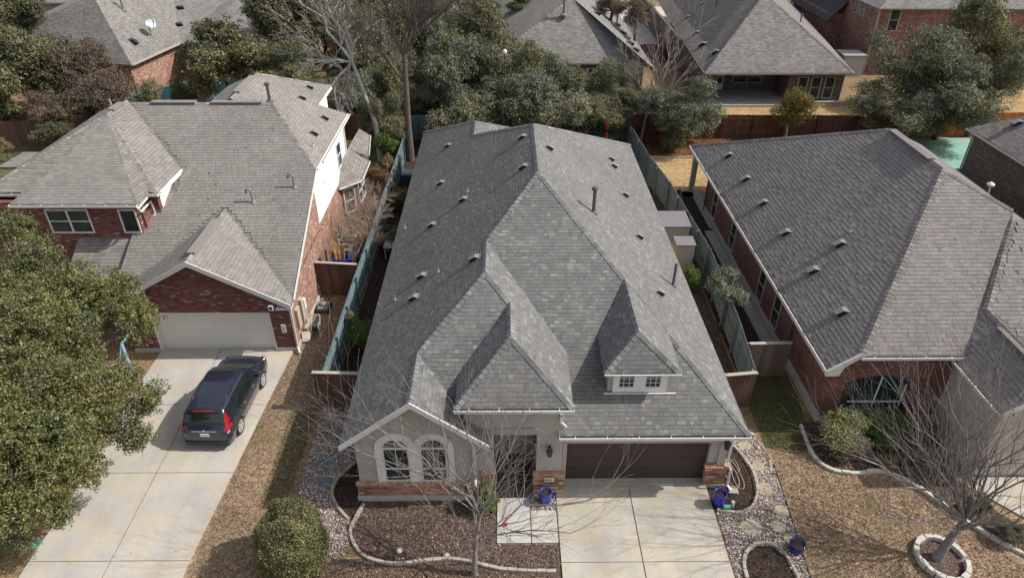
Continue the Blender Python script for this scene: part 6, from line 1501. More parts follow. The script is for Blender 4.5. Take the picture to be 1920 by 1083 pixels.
bare_tree('bare_tree', 'leafless fan-shaped tree growing out of the white stone ring in the right lawn', (13.62, 13.15, 0),
    [(0, 0, 0), (0.12, 0.08, 0.6), (0.32, 0.2, 1.15), (0.5, 0.3, 1.5)],
    [(3, (-3.2, 0.6, 3.9), 0.0432), (3, (-1.9, 1.7, 5.1), 0.0432), (3, (-0.6, 1.8, 5.4), 0.0396), (3, (0.8, 1.9, 5.8), 0.0432), (3, (2.0, 1.5, 5.6), 0.0396), (2, (2.9, 0.4, 4.4), 0.0360), (2, (3.1, -0.9, 3.5), 0.0360), (2, (-2.9, -0.4, 2.6), 0.0324), (3, (-1.4, 0.9, 4.6), 0.0360), (3, (0.3, 1.2, 5.0), 0.0360), (2, (1.6, -1.4, 3.8), 0.0324), (3, (-2.3, 1.3, 4.2), 0.0324), (3, (-1.0, 2.3, 4.6), 0.0288), (3, (0.2, 2.4, 5.0), 0.0288), (3, (1.4, 0.8, 5.4), 0.0288), (3, (-2.8, 1.4, 3.3), 0.0252), (2, (-1.8, -0.6, 3.4), 0.0216), (3, (2.4, 1.0, 4.6), 0.0288), (3, (-0.3, 0.6, 5.4), 0.0252), (3, (-1.6, 1.9, 3.7), 0.0252), (3, (0.9, 2.6, 4.4), 0.0252)],
    0.15, M_BARKR, depth=4, nmax=3, seed=9, spread=0.42, up=0.18, ratio=0.68, rmin=0.0035)
bare_tree('tall_bare_tree', 'tall leafless tree with straight dark trunk behind the left rear of the stucco house', (-6.6, 45.2, 0),
    [(0, 0, 0), (0.05, 0.0, 2.5), (0.1, 0.1, 5.2), (0.15, 0.1, 7.2)],
    [(3, (-1.5, 1.2, 12.0), 0.14), (3, (2.6, 1.5, 11.8), 0.14), (3, (0.6, 0.8, 12.6), 0.12), (2, (-3.6, 2.0, 9.8), 0.10), (3, (3.4, -0.5, 10.5), 0.10), (3, (1.7, 2.2, 12.3), 0.1)],
    0.26, M_BARK, depth=5, seed=12, spread=0.45, up=0.15, rmin=0.009, nmin=3)
bare_tree('dead_tree', 'pale bleached dead tree bent to the left, just left of the tall leafless tree', (-8.6, 45.0, 0),
    [(0, 0, 0), (-0.2, 0.3, 2.6), (-0.9, 0.6, 5.0), (-1.4, 0.9, 6.6)],
    [(3, (-3.8, 0.6, 6.6), 0.11), (3, (-3.4, -0.8, 4.6), 0.08), (3, (-3.3, 3.4, 10.5), 0.12), (3, (-4.9, 2.6, 10.9), 0.10), (3, (-2.2, 3.2, 10.8), 0.09), (2, (-4.6, 1.6, 7.9), 0.08), (3, (-2.2, 0.3, 4.2), 0.06)],
    0.19, M_BARKD, depth=4, seed=21, spread=0.45, up=0.0, grav=0.10, rmin=0.014, nmin=3)
bare_tree('bare_tree', 'thin pale leafless tree left of the dense round grey-green tree', (10.2, 48.6, 0),
    [(0, 0, 0), (0.2, 0.2, 1.6), (0.3, 0.3, 2.6)],
    [(2, (0.6, 1.5, 7.5), 0.06), (2, (2.0, 1.0, 6.8), 0.055), (2, (-1.6, 0.9, 6.4), 0.055), (1, (2.4, 0.3, 4.6), 0.045), (2, (3.0, 2.0, 7.6), 0.045)],
    0.10, M_BARKP, depth=4, seed=31, spread=0.45, up=0.12, rmin=0.012)
bare_tree('bare_shrub', 'leafless tan shrub spilling over the teal fence beside the air conditioners', (-7.55, 31.3, 0),
    [(0, 0, 0), (0, 0.1, 0.4)], [(1, (0.7*math.cos(a)+0.2, 1.5*math.sin(a), 2.3), 0.02) for a in [k*0.7 for k in range(9)]], 0.05, plain('tan_twig', (0.33, 0.25, 0.19), 0.9, 0.25), depth=4, seed=41, spread=0.6, up=0.0, rmin=0.006, nmin=3, cat='shrub')
bare_tree('bare_shrub', 'leafless tan shrub on the teal fence nearer the bay window', (-7.75, 34.0, 0),
    [(0, 0, 0), (0, 0.1, 0.4)], [(1, (0.6*math.cos(a)+0.1, 1.2*math.sin(a), 2.0), 0.02) for a in [k*0.7 for k in range(9)]], 0.05, MATS['tan_twig'], depth=4, seed=42, spread=0.6, up=0.0, rmin=0.006, nmin=3, cat='shrub')

# ================================================================== PARKED CAR
car = thing('parked_car', 'dark blue-grey estate SUV with red tail lamps parked on the left driveway', 'car', (-10.80, 20.12, 0.05), rz=R(-1.5))
ST = [  # y, z_low, w_low, w_mid, z_belt, w_belt, z_top, w_top
    (-2.27, .50, .60, .68, .84, .68, .90, .57), (-2.24, .40, .74, .82, .90, .82, .97, .70), (-2.14, .28, .82, .89, .98, .87, 1.10, .75), (-2.04, .25, .85, .91, 1.02, .885, 1.32, .73),
    (-1.93, .24, .86, .91, 1.03, .89, 1.55, .70), (-1.80, .24, .86, .91, 1.03, .89, 1.625, .69), (-1.2, .24, .86, .91, 1.02, .89, 1.67, .70), (-0.4, .24, .86, .91, 1.00, .89, 1.68, .70), (0.25, .24, .86, .91, .99, .885, 1.64, .69),
    (0.65, .24, .86, .91, .99, .88, 1.51, .685), (1.0, .24, .86, .91, .99, .875, 1.29, .70), (1.27, .24, .86, .91, .99, .87, 1.12, .74), (1.40, .24, .86, .91, .985, .86, 1.07, .76), (1.75, .24, .855, .91, .95, .85, 1.03, .73), (2.05, .25, .82, .87, .86, .80, .94, .66), (2.22, .30, .70, .76, .73, .68, .79, .54), (2.28, .42, .52, .58, .64, .50, .68, .40)]
STA = np.array(ST)
def cr_interp(y):
    Y = STA[:, 0]; y = min(max(y, Y[0]), Y[-1]); i = min(max(int(np.searchsorted(Y, y))-1, 0), len(Y)-2)
    t = (y-Y[i])/(Y[i+1]-Y[i]); t = t*t*(3-2*t)*0.35+t*0.65
    return STA[i]*(1-t)+STA[i+1]*t
WH = (-1.33, 1.29)
def car_pt(y, t, sgn=1, out=0.0):
    _, zl, wl, wm, zb, wb, zt, wt = cr_interp(y)
    for yw in WH:
        if abs(y-yw) < 0.42: zl = max(zl, 0.30+math.sqrt(max(0, 0.42**2-(y-yw)**2)))
    prof = [(wl, zl), (wm, max(zl+0.02, 0.55)), (wm*0.995, max(zl+0.04, 0.78)), (wb, max(zb, zl+0.06)), (wt+0.03, zt-0.07), (wt-0.06, zt-0.005), (wt*0.5, zt+0.022), (0, zt+0.03)]
    k = min(int(t), len(prof)-2); f = t-k
    # catmull-rom through the profile
    P = lambda i: np.array(prof[min(max(i, 0), len(prof)-1)])
    p0, p1, p2, p3 = P(k-1), P(k), P(k+1), P(k+2)
    q = 0.5*((2*p1)+(-p0+p2)*f+(2*p0-5*p1+4*p2-p3)*f*f+(-p0+3*p1-3*p2+p3)*f**3)
    lin = p1*(1-f)+p2*f; q = lin*0.6+q*0.4
    return Vector((sgn*q[0], y, q[1]))
def car_patch(name, mat, y0, y1, t0, t1, ny=10, nt=6, off=0.006, sides=(1, -1), parent=None, fy=None, ft=None, smooth=True):
    m = MB()
    for s in sides:
        G = []
        for a in range(ny+1):
            row = []
            for b in range(nt+1):
                yy = y0+(y1-y0)*a/ny; tt = t0+(t1-t0)*b/nt
                if fy: yy = fy(a/ny, b/nt)
                if ft: tt = ft(a/ny, b/nt)
                e_ = 0.01; p = car_pt(yy, tt, s); py = car_pt(yy+e_, tt, s)-car_pt(yy-e_, tt, s); pt_ = car_pt(yy, min(6.999, tt+0.02), s)-car_pt(yy, max(0, tt-0.02), s)
                nn = py.cross(pt_)*s
                if nn.length < 1e-9: nn = Vector((0, 0, 1))
                nn.normalize()
                if nn.dot(Vector((p.x*0.6, 0.3*(1 if yy > 0 else -1), p.z-0.8))) < 0 and abs(yy) < 2: nn = -nn
                row.append(p+nn*off)
            G.append(row)
        i = len(m.v)
        for row in G: m.v += [tuple(v) for v in row]
        for a in range(ny):
            for b in range(nt):
                f = (i+a*(nt+1)+b, i+(a+1)*(nt+1)+b, i+(a+1)*(nt+1)+b+1, i+a*(nt+1)+b+1)
                m.f.append(f if s > 0 else f[::-1])
    return m.build(name, mat, parent or car, local=True, smooth=smooth)
m = MB(); ys = np.unique(np.concatenate([np.linspace(-2.27, 2.28, 70), STA[:, 0], [w_+d_ for w_ in WH for d_ in (-0.42, -0.4, 0.4, 0.42)]])); ts = np.linspace(0, 6.999, 29)
nt = len(ts); full = []
for y in ys:
    row = [car_pt(y, t, 1) for t in ts]+[car_pt(y, t, -1) for t in ts[::-1][1:]]
    full.append(row)
W_ = len(full[0])
for row in full: m.v += [tuple(v) for v in row]
for a in range(len(ys)-1):
    for b in range(W_-1): m.f.append((a*W_+b, (a+1)*W_+b, (a+1)*W_+b+1, a*W_+b+1))
m.f.append(tuple(range(W_))); m.f.append(tuple((len(ys)-1)*W_+k for k in range(W_))[::-1])
m.build('body', M_CAR, car, local=True, smooth=True)
m = MB(); m.box(-0.78, 0.78, -2.1, 2.05, 0.22, 0.9); m.box(-0.80, 0.80, -2.255, -2.0, 0.26, 0.42); m.build('underbody', M_BLACK, car, local=True)
for s_ in ((1,), (-1,)): car_patch('window', M_CARGLASS, 0, 0, 0, 0, 16, 5, fy=lambda a, b: -1.25+(0.75+1.25-0.62*b*0.0)*a if False else (-1.22+a*(0.98-0.45*b*1.0+1.22)), ft=lambda a, b: 3.12+0.80*b, sides=s_)
for s_ in ((1,), (-1,)): car_patch('quarter_window', M_CARGLASS, 0, 0, 0, 0, 6, 4, fy=lambda a, b: -1.72+0.12*b+a*(0.42-0.12*b), ft=lambda a, b: 3.22+0.60*b*(0.4+0.6*a)+0.1*(1-a)*(1-b), sides=s_)
car_patch('windscreen', M_CARGLASS, 0, 0, 0, 0, 10, 10, fy=lambda a, b: 0.48+a*0.83, ft=lambda a, b: 4.55+2.449*b)
car_patch('rear_window', M_CARGLASS, 0, 0, 0, 0, 8, 10, fy=lambda a, b: -2.125+a*0.235, ft=lambda a, b: 4.35+2.649*b, off=0.010)
for s in (1, -1):
    car_patch('tail_lamp', M_LAMPR, 0, 0, 0, 0, 12, 4, sides=(s,), fy=lambda a, b: -2.20+a*0.36, ft=lambda a, b: 3.45+0.75*b-0.1*a, off=0.012)
    car_patch('tail_lamp', M_LAMPR, 0, 0, 0, 0, 6, 4, sides=(s,), fy=lambda a, b: -2.225+a*0.33, ft=lambda a, b: 2.72+0.72*b*(1-0.35*a), off=0.012)
    car_patch('reflector', M_LAMPW, 0, 0, 0, 0, 4, 3, sides=(s,), fy=lambda a, b: -2.235+a*0.10, ft=lambda a, b: 2.45+0.30*b, off=0.014)
    car_patch('headlight', M_LAMPW, 0, 0, 0, 0, 8, 4, sides=(s,), fy=lambda a, b: 1.86+a*0.34, ft=lambda a, b: 2.75+0.6*b, off=0.008)
car_patch('spoiler_lamp', M_LAMPR, 0, 0, 0, 0, 2, 6, fy=lambda a, b: -1.915+a*0.035, ft=lambda a, b: 5.9+1.099*b, off=0.016)
m = MB()
for s in (1, -1): m.tube([(s*0.60, -1.6, 1.66), (s*0.615, -1.0, 1.705), (s*0.62, -0.2, 1.705), (s*0.61, 0.3, 1.67)], 0.018, 6)
m.build('roof_rail', M_CAR, car, local=True, smooth=True)
for s in (1, -1):
    m = MB(); m.box(s*0.86-0.02 if s > 0 else -1.06, s*0.86+0.20 if s > 0 else -0.84, 0.70, 0.84, 0.98, 1.13); o = m.build('door_mirror', M_CAR, car, local=True, bevel=0.03)
    m = MB()
    for y in (-0.62, 0.30): m.box(s*0.912-0.012, s*0.912+0.018, y-0.09, y+0.09, 0.87, 0.90)
    m.build('door_handle', M_CHROME, car, local=True, bevel=0.006)
m = MB(); m.box(-0.46, 0.46, -2.268, -2.235, 0.93, 0.965); m.build('chrome_strip', M_CHROME, car, local=True, bevel=0.006)
m = MB(); m.box(-0.16, 0.16, -2.292, -2.275, 0.72, 0.86); o = m.build('number_plate', M_PLATE, car, local=True)
m = MB(); m.lathe([(0.03, 0), (0.045, 0.003), (0.02, 0.006)], 12, (0, 0, 0)); ob_ = m.build('badge', M_CHROME, car, local=True); ob_.rotation_euler = (R(90), 0, 0); ob_.location = (0, -2.265, 0.99)
m = MB(); m.box(-0.80, 0.80, -2.30, -2.20, 0.40, 0.47); m.build('bumper_strip', M_BLACK, car, local=True, bevel=0.02)
m = MB(); m.tube([(0.05, -2.15, 1.08), (0.40, -2.17, 1.06)], 0.008, 5); m.build('rear_wiper', M_BLACK, car, local=True)
m = MB(); m.tube([(-0.7, 1.34, 1.055), (0.0, 1.36, 1.09), (0.7, 1.34, 1.055)], 0.012, 5); m.build('wipers', M_BLACK, car, local=True)
m = MB(); m.lathe([(0.02, 0), (0.008, 0.12)], 8, (0.0, -1.55, 1.66)); m.build('aerial', M_BLACK, car, local=True)
wheel0 = None
for y in WH:
    for s in (1, -1):
        wE = bpy.data.objects.new('wheel', None); COL.objects.link(wE); wE.parent = car; wE.location = (s*0.79, y, 0.345); wE.rotation_euler = (0, R(90)*s, 0)
        if wheel0 is None:
            m = MB(); m.lathe([(0.24, -0.10), (0.315, -0.11), (0.345, -0.085), (0.35, 0), (0.345, 0.085), (0.315, 0.115), (0.245, 0.105), (0.23, 0.06)], 32); ty = m.build('tyre', M_RUBBER, wE, local=True, smooth=False)
            m = MB(); m.lathe([(0.245, 0.04), (0.245, 0.108), (0.225, 0.112), (0.215, 0.07), (0.05, 0.05), (0.05, 0.04)], 32)
            for k in range(5):
                a = 2*math.pi*k/5
                for off in (-0.16, 0.16): m.bar((0.05*math.cos(a), 0.05*math.sin(a), 0.09), (0.225*math.cos(a+off), 0.225*math.sin(a+off), 0.095), 0.045, 0.03, up=(0, 0, 1))
            m.lathe([(0.06, 0.08), (0.055, 0.108), (0.01, 0.112)], 14)
            ri = m.build('rim', M_ALLOY, wE, local=True)
            m = MB(); m.lathe([(0.20, 0.03), (0.20, 0.072), (0.01, 0.074)], 24); br_ = m.build('brake_disc', M_BLACK, wE, local=True); wheel0 = (ty, ri, br_)
        else:
            for q_ in wheel0: c_ = q_.copy(); COL.objects.link(c_); c_.parent = wE

# ================================================================== SMALL THINGS
def planter(label, x, y, mat, s=1.0, z=0.06, fill=M_SOIL):
    t = thing('glazed_planter', label, 'planter', (x, y, z))
    m = MB(); m.lathe([(0.15*s, 0), (0.19*s, 0.05*s), (0.235*s, 0.3*s), (0.225*s, 0.5*s), (0.20*s, 0.57*s), (0.235*s, 0.60*s), (0.245*s, 0.64*s), (0.225*s, 0.66*s), (0.20*s, 0.62*s), (0.19*s, 0.5*s)], 32); m.build('pot', mat, t, local=True, smooth=True)
    m = MB(); m.lathe([(0.19*s, 0.52*s), (0.19*s, 0.55*s), (0.1*s, 0.565*s), (0.01, 0.57*s)], 20); m.build('soil', fill, t, local=True)
    return t
planter('cobalt blue glazed planter beside the entry walk', 1.38, 15.42, M_BLUE, 0.88, 0.02)
planter('cobalt blue glazed planter at the right corner of the brown garage door', 7.25, 15.3, M_BLUE, 0.92, 0.02)
p_ = planter('dark navy round planter at the edge of the right lawn', 9.25, 13.5, M_NAVY, 1.0, 0.0); p_.scale = (1.05, 1.05, 0.62)
# green plant stand base and white post cap beside the right pot
m = MB(); m.lathe([(0.07, 0.0), (0.07, 0.22), (0.055, 0.24), (0.01, 0.245)], 16, (7.72, 15.25, 0.0)); o = m.build('pipe_cap', M_WHITE, None); setprops(o, 'small white pipe cap in the mulch right of the blue planter', 'pipe cap')
m = MB(); m.box(7.35, 7.58, 15.0, 15.12, 0.0, 0.25); o = m.build('irrigation_box', M_GREENUT, None, bevel=0.01); setprops(o, 'little green box behind the right blue planter', 'utility box')
m = MB(); m.slab([(7.75, 15.78), (8.08, 15.7), (8.12, 15.98), (7.8, 16.08)], 0.0, 0.06); m.box(7.78, 8.08, 15.72, 15.74, 0.06, 0.10); m.box(7.78, 8.1, 16.0, 16.02, 0.06, 0.10); o = m.build('splash_block', M_STONE, None, bevel=0.005); setprops(o, 'pale splash block under the downspout beside the right blue planter', 'splash block')
m = MB(); P = []
for k in range(70):
    a = k*0.21; r = 0.42+0.12*math.sin(k*0.37); P.append((8.15+r*0.55*math.cos(a)+0.15*math.sin(k*0.09), 16.75+r*1.35*math.sin(a)-0.1, 0.03+0.0006*k))
P = [(7.66, 17.0, 0.35), (7.75, 17.05, 0.1)]+P
m.tube(P, 0.013, 6); o = m.build('garden_hose', M_HOSE, None, smooth=True); setprops(o, 'tan garden hose looped over the dark mulch bed', 'hose')
m = MB(); m.slab([(0.55, 14.30), (0.68, 14.28), (0.70, 14.40), (0.57, 14.42)], 0.06, 0.11); o = m.build('toy_block', M_RED, None, bevel=0.01); o.location = (-0.6, 0.15, 0); setprops(o, 'small red object lying on the pale walk', 'toy')
for nm, x, y, lb in (('dark', 0, 0, ''),):
    pass
m = MB(); m.lathe([(0.17, 0), (0.17, 0.03), (0.15, 0.035), (0.01, 0.036)], 24, (-14.95, 13.9, 0.0)); o = m.build('utility_lid', M_GREENUT, None); setprops(o, 'round green utility lid beside the left driveway, lower one', 'utility lid')
m = MB(); m.lathe([(0.10, 0), (0.10, 0.03), (0.01, 0.036)], 20, (-14.75, 14.3, 0.0)); o = m.build('utility_lid', M_GREENUT, None); setprops(o, 'small green utility lid just under the oak leaves', 'utility lid')
# pale stone and small ornament in the front bed
pebb = [(-1.85, 13.35, 'pale round rock on the winding stone edging'), (-3.35, 13.55, 'small white garden ornament in the mulch under the arched windows')]
for x, y, lb in pebb:
    m = MB(); m.lathe([(0.03, 0), (0.10, 0.03), (0.11, 0.08), (0.06, 0.13), (0.01, 0.14)], 9, (x, y, 0.01)); o = m.build('garden_rock', M_STONEW, None, smooth=True); setprops(o, lb, 'rock')
# swing-like blue A-frame legs under the oak
m = MB(); m.bar((-15.75, 22.4, 1.5), (-16.15, 22.0, 0.05), 0.10); m.bar((-15.75, 22.4, 1.5), (-15.5, 22.0, 0.05), 0.10); m.bar((-15.75, 22.4, 1.5), (-15.75, 23.6, 1.5), 0.08); m.bar((-15.75, 23.6, 1.5), (-16.15, 24.0, 0.05), 0.08)
o = m.build('sawhorse', plain('faded_blue_paint', (0.25, 0.40, 0.50), 0.7, 0.1), None, bevel=0.008); setprops(o, 'faded blue A-frame trestle standing under the oak beside the white garage door', 'trestle')
# air conditioners
def ac(label, x, y):
    t = thing('air_conditioner', label, 'air conditioner', (x, y, 0), 'air conditioners by the brick side wall')
    m = MB(); m.box(-0.45, 0.45, -0.42, 0.42, 0, 0.08); m.build('base_pad', M_FOUND, t, local=True, bevel=0.01)
    m = MB(); m.box(-0.38, 0.38, -0.36, 0.36, 0.08, 0.80)
    for k in range(11):
        z = 0.13+k*0.058; m.box(-0.39, 0.39, -0.37, 0.37, z, z+0.02)
    m.build('casing', plain('ac_casing', (0.33, 0.33, 0.31), 0.6, 0.1), t, local=True)
    m = MB(); m.lathe([(0.40, 0.80), (0.41, 0.85), (0.33, 0.87), (0.30, 0.83)], 28); m.build('top_cover', M_GALV, t, local=True)
    m = MB()
    for k in range(5): rr_ = 0.06+k*0.055; m.tube([(rr_*math.cos(a), rr_*math.sin(a), 0.865) for a in [2*math.pi*j/20 for j in range(21)]], 0.005, 4, cap=False)
    for k in range(4): a = k*math.pi/4; m.bar((-0.3*math.cos(a), -0.3*math.sin(a), 0.862), (0.3*math.cos(a), 0.3*math.sin(a), 0.862), 0.01)
    m.lathe([(0.06, 0.80), (0.06, 0.85), (0.01, 0.86)], 12); m.build('fan_guard', M_BLACK, t, local=True)
ac('air conditioner nearer the bay window, rear one of the pair', -8.42, 33.0)
ac('air conditioner behind the blue bin, front one of the pair', -8.38, 31.5)
t = thing('blue_bin', 'blue open recycling bin holding wood boards, behind the brown gate', 'bin', (-8.33, 30.15, 0))
m = MB()
for a in ((-0.40, -0.36, -0.3, 0.3), (0.36, 0.40, -0.3, 0.3), (-0.36, 0.36, -0.3, -0.26), (-0.36, 0.36, 0.26, 0.3)): m.box(a[0], a[1], a[2], a[3], 0.05, 1.0)
m.box(-0.36, 0.36, -0.26, 0.26, 0.05, 0.5); m.build('tub', plain('blue_plastic', (0.02, 0.045, 0.33), 0.4, 0.1), t, local=True, bevel=0.012)
m = MB(); m.box(-0.43, 0.43, -0.33, -0.24, 0.96, 1.0); m.box(-0.43, -0.35, -0.24, 0.33, 0.96, 1.0); m.box(0.35, 0.43, -0.24, 0.33, 0.96, 1.0); m.build('rim', MATS['blue_plastic'], t, local=True)
m = MB(); m.lathe([(0.09, -0.035), (0.09, 0.035)], 16); w_ = m.build('wheel', M_RUBBER, t, local=True); w_.rotation_euler = (0, R(90), 0); w_.location = (0.3, 0.34, 0.09)
m = MB(); m.bar((-8.50, 30.2, 0.5), (-8.66, 30.35, 1.75), 0.30, 0.04); o = m.build('wood_board', M_LIME, None); setprops(o, 'wide orange wood board leaning in the blue bin, left one', 'board', 'boards in the blue bin')
m = MB(); m.bar((-8.3, 30.15, 0.5), (-8.27, 30.35, 1.65), 0.22, 0.05, up=(0.3, 1, 0)); o = m.build('wood_board', M_LIME, None); setprops(o, 'narrower orange wood board in the blue bin, right one', 'board', 'boards in the blue bin')
m = MB(); m.bar((-8.42, 30.3, 0.5), (-8.45, 30.55, 1.85), 0.08, 0.05); o = m.build('wood_board', M_WHITE, None); setprops(o, 'thin white board standing behind the orange boards', 'board', 'boards in the blue bin')
m = MB(); m.bar((-9.0, 28.7, 0.0), (-9.08, 28.9, 1.7), 0.16, 0.06); m.bar((-8.98, 28.95, 0.0), (-9.08, 29.15, 1.5), 0.12, 0.05); o = m.build('scrap_boards', M_BROWNW, None); setprops(o, 'dark scrap boards leaning on the brick wall left of the blue bin', 'boards')
# hose reel cart and clutter by the left garage corner
t = thing('hose_reel', 'hose reel cart with dark coiled hose at the side of the brick garage', 'hose reel', (-8.55, 25.0, 0))
m = MB()
for s in (-1, 1): m.bar((s*0.22, -0.35, 0.02), (s*0.22, 0.15, 0.95), 0.04); m.bar((s*0.22, 0.3, 0.02), (s*0.22, 0.0, 0.6), 0.04); m.bar((s*0.22, -0.4, 0.04), (s*0.22, 0.35, 0.04), 0.04)
m.bar((-0.22, 0.15, 0.95), (0.22, 0.15, 0.95), 0.04); m.build('stand', M_CREAM, t, local=True)
m = MB(); m.lathe([(0.26, -0.17), (0.26, -0.15), (0.12, -0.15), (0.12, 0.15), (0.26, 0.15), (0.26, 0.17)], 24); d_ = m.build('drum', M_CREAM, t, local=True); d_.rotation_euler = (0, R(90), 0); d_.location = (0, 0, 0.42)
m = MB(); m.lathe([(0.13, -0.145), (0.21, -0.14)]+[(0.205+0.012*(k % 2), -0.13+0.013*k) for k in range(21)]+[(0.13, 0.145)], 24); d_ = m.build('coiled_hose', plain('dark_green_hose', (0.03, 0.05, 0.045), 0.45, 0.2), t, local=True); d_.rotation_euler = (0, R(90), 0); d_.location = (0, 0, 0.42)
m = MB(); m.bar((-8.95, 24.7, 0.35), (-8.85, 24.3, 0.1), 0.35, 0.06); m.box(-9.0, -8.75, 24.35, 24.75, 0.0, 0.2); o = m.build('clutter_box', M_CREAM, None, bevel=0.01); setprops(o, 'small cream box against the brick wall beside the hose reel', 'box')
t = thing('folded_mower', 'grey folded push mower standing by the brick side wall before the brown gate', 'mower', (-8.65, 26.9, 0))
m = MB(); m.box(-0.25, 0.25, -0.32, 0.32, 0.12, 0.3); m.lathe([(0.16, 0.3), (0.16, 0.4), (0.05, 0.45)], 14); m.build('deck', M_VENT, t, local=True, bevel=0.03)
m = MB(); m.tube([(-0.2, 0.3, 0.25), (-0.2, 0.55, 0.75), (0.2, 0.55, 0.75), (0.2, 0.3, 0.25)], 0.018, 6); m.build('handle', M_BLACK, t, local=True)
m = MB()
for x, y in ((-0.28, -0.28), (0.28, -0.28), (-0.28, 0.28), (0.28, 0.28)): m.tube([(x-0.03, y, 0.1), (x+0.03, y, 0.1)], 0.1, 14)
m.build('wheels', M_RUBBER, t, local=True)
# round stone disc, table, grill, shed
m = MB(); m.lathe([(0.62, 0), (0.62, 0.05), (0.58, 0.07), (0.01, 0.072)], 28, (-6.15, 21.6, 0)); 
t = m.build('patio_disc', plain('dark_slate_disc', (0.10, 0.09, 0.085), 0.8, 0.25), None); setprops(t, 'round dark paving disc inset with pale stones, inside the left side yard', 'paving')
m = MB()
for k in range(6):
    a = k*1.05; m.lathe([(0.075, 0.072), (0.07, 0.095), (0.01, 0.1)], 8, (-6.15+(0.36*math.cos(a) if k else 0), 21.6+(0.36*math.sin(a) if k else 0), 0))
m.build('inset_stones', M_STONEW, t)
t = thing('garden_table', 'grey slatted garden table in the shaded side yard left of the stucco house', 'table', (-5.95, 32.0, 0))
m = MB()
for k in range(6): m.box(-0.5, 0.5, -0.45+k*0.15, -0.45+k*0.15+0.13, 0.70, 0.74)
m.build('table_top', M_GREYW, t, local=True)
for x in (-0.42, 0.42):
    for y in (-0.38, 0.38): m = MB(); m.box(x-0.035, x+0.035, y-0.035, y+0.035, 0, 0.7); m.build('leg', M_GREYW, t, local=True)
t = thing('covered_grill', 'grill under a pale blue cover at the back left corner of the stucco house', 'grill', (-6.15, 40.9, 0))
m = MB(); m.box(-0.5, 0.5, -0.3, 0.3, 0.1, 0.85); m.build('cart', plain('navy_cover', (0.03, 0.06, 0.11), 0.7, 0.2), t, local=True, bevel=0.04)
m = MB(); m.prism([(-0.45, -0.28, 0.852), (-0.45, 0.28, 0.852), (-0.45, 0.2, 1.1), (-0.45, -0.1, 1.15), (-0.45, -0.26, 1.0)], (0.9, 0, 0)); m.build('lid', plain('pale_blue_cover', (0.32, 0.38, 0.46), 0.4, 0.25, 6), t, local=True, bevel=0.04)
t = thing('storage_shed', 'cream plastic storage shed with a wide lid between the stucco house and the fence', 'shed', (9.0, 32.3, 0))
m = MB(); m.box(-0.75, 0.78, -0.55, 0.9, 0, 1.85); m.build('body', M_CREAM, t, local=True, bevel=0.02)
m = MB(); m.prism([(-0.85, -0.62, 1.86), (0.86, -0.62, 1.86), (0.86, -0.62, 1.92), (-0.85, -0.62, 1.92)], (0, 1.6, 0.12)); m.build('lid', M_SHEDTOP, t, local=True, bevel=0.015)
m = MB(); m.box(-0.35, -0.31, -0.56, -0.55, 0.1, 1.8); m.box(-0.7, -0.37, -0.575, -0.552, 0.1, 1.8); m.build('door', plain('tan_plastic', (0.46, 0.35, 0.25), 0.6, 0.08), t, local=True)
t = thing('storage_cabinet', 'tall tan outdoor cabinet in front of the cream storage shed', 'cabinet', (9.15, 30.3, 0))
m = MB(); m.box(-0.42, 0.52, -0.35, 0.45, 0, 1.75); m.build('body', M_CREAM, t, local=True, bevel=0.015)
m = MB(); m.prism([(-0.46, -0.4, 1.76), (0.56, -0.4, 1.76), (0.56, 0.48, 1.82), (-0.46, 0.48, 1.82)], (0, 0, 0.05)); m.build('lid', M_SHEDTOP, t, local=True, bevel=0.01)
m = MB(); m.box(-0.445, -0.422, -0.3, 0.4, 0.1, 1.65); d_ = m.build('door', MATS['tan_plastic'], t, local=True); m = MB(); m.box(-0.47, -0.446, 0.25, 0.3, 0.85, 1.0); m.build('handle', M_BLACK, d_, local=True)
for x, y, lb in ((9.0, 28.9, 'dark plant pot beside the tan cabinet, left one'), (9.5, 29.0, 'dark plant pot beside the tan cabinet, right one')):
    m = MB(); m.lathe([(0.14, 0), (0.2, 0.38), (0.22, 0.42), (0.18, 0.42), (0.16, 0.36)], 18, (x, y, 0)); o = m.build('plant_pot', M_LEAD, None); setprops(o, lb, 'plant pot')
# wood retaining edge and path strip behind the right fence
m = MB(); m.box(11.55, 12.05, 22.3, 34.6, 0.0, 0.10); o = m.build('concrete_mow_strip', M_PATIO, None); o['kind'] = 'structure'; o.name = 'path'
m = MB(); m.bar((10.6, 34.5, 0.08), (11.3, 40.0, 0.08), 0.12, 0.16); m.bar((10.2, 39.2, 0.08), (11.3, 40.0, 0.08), 0.12, 0.16); o = m.build('timber_edging', M_BROWNW, None); setprops(o, 'brown timber edging at the left side of the back patio', 'edging')
m = MB(); m.bar((9.6, 45.55, 0.06), (27, 45.55, 0.06), 0.12, 0.12); o = m.build('timber_edging', M_GREYW, None); setprops(o, 'straight pale timber edging between the tan lawn and the leaf-covered bed', 'edging')
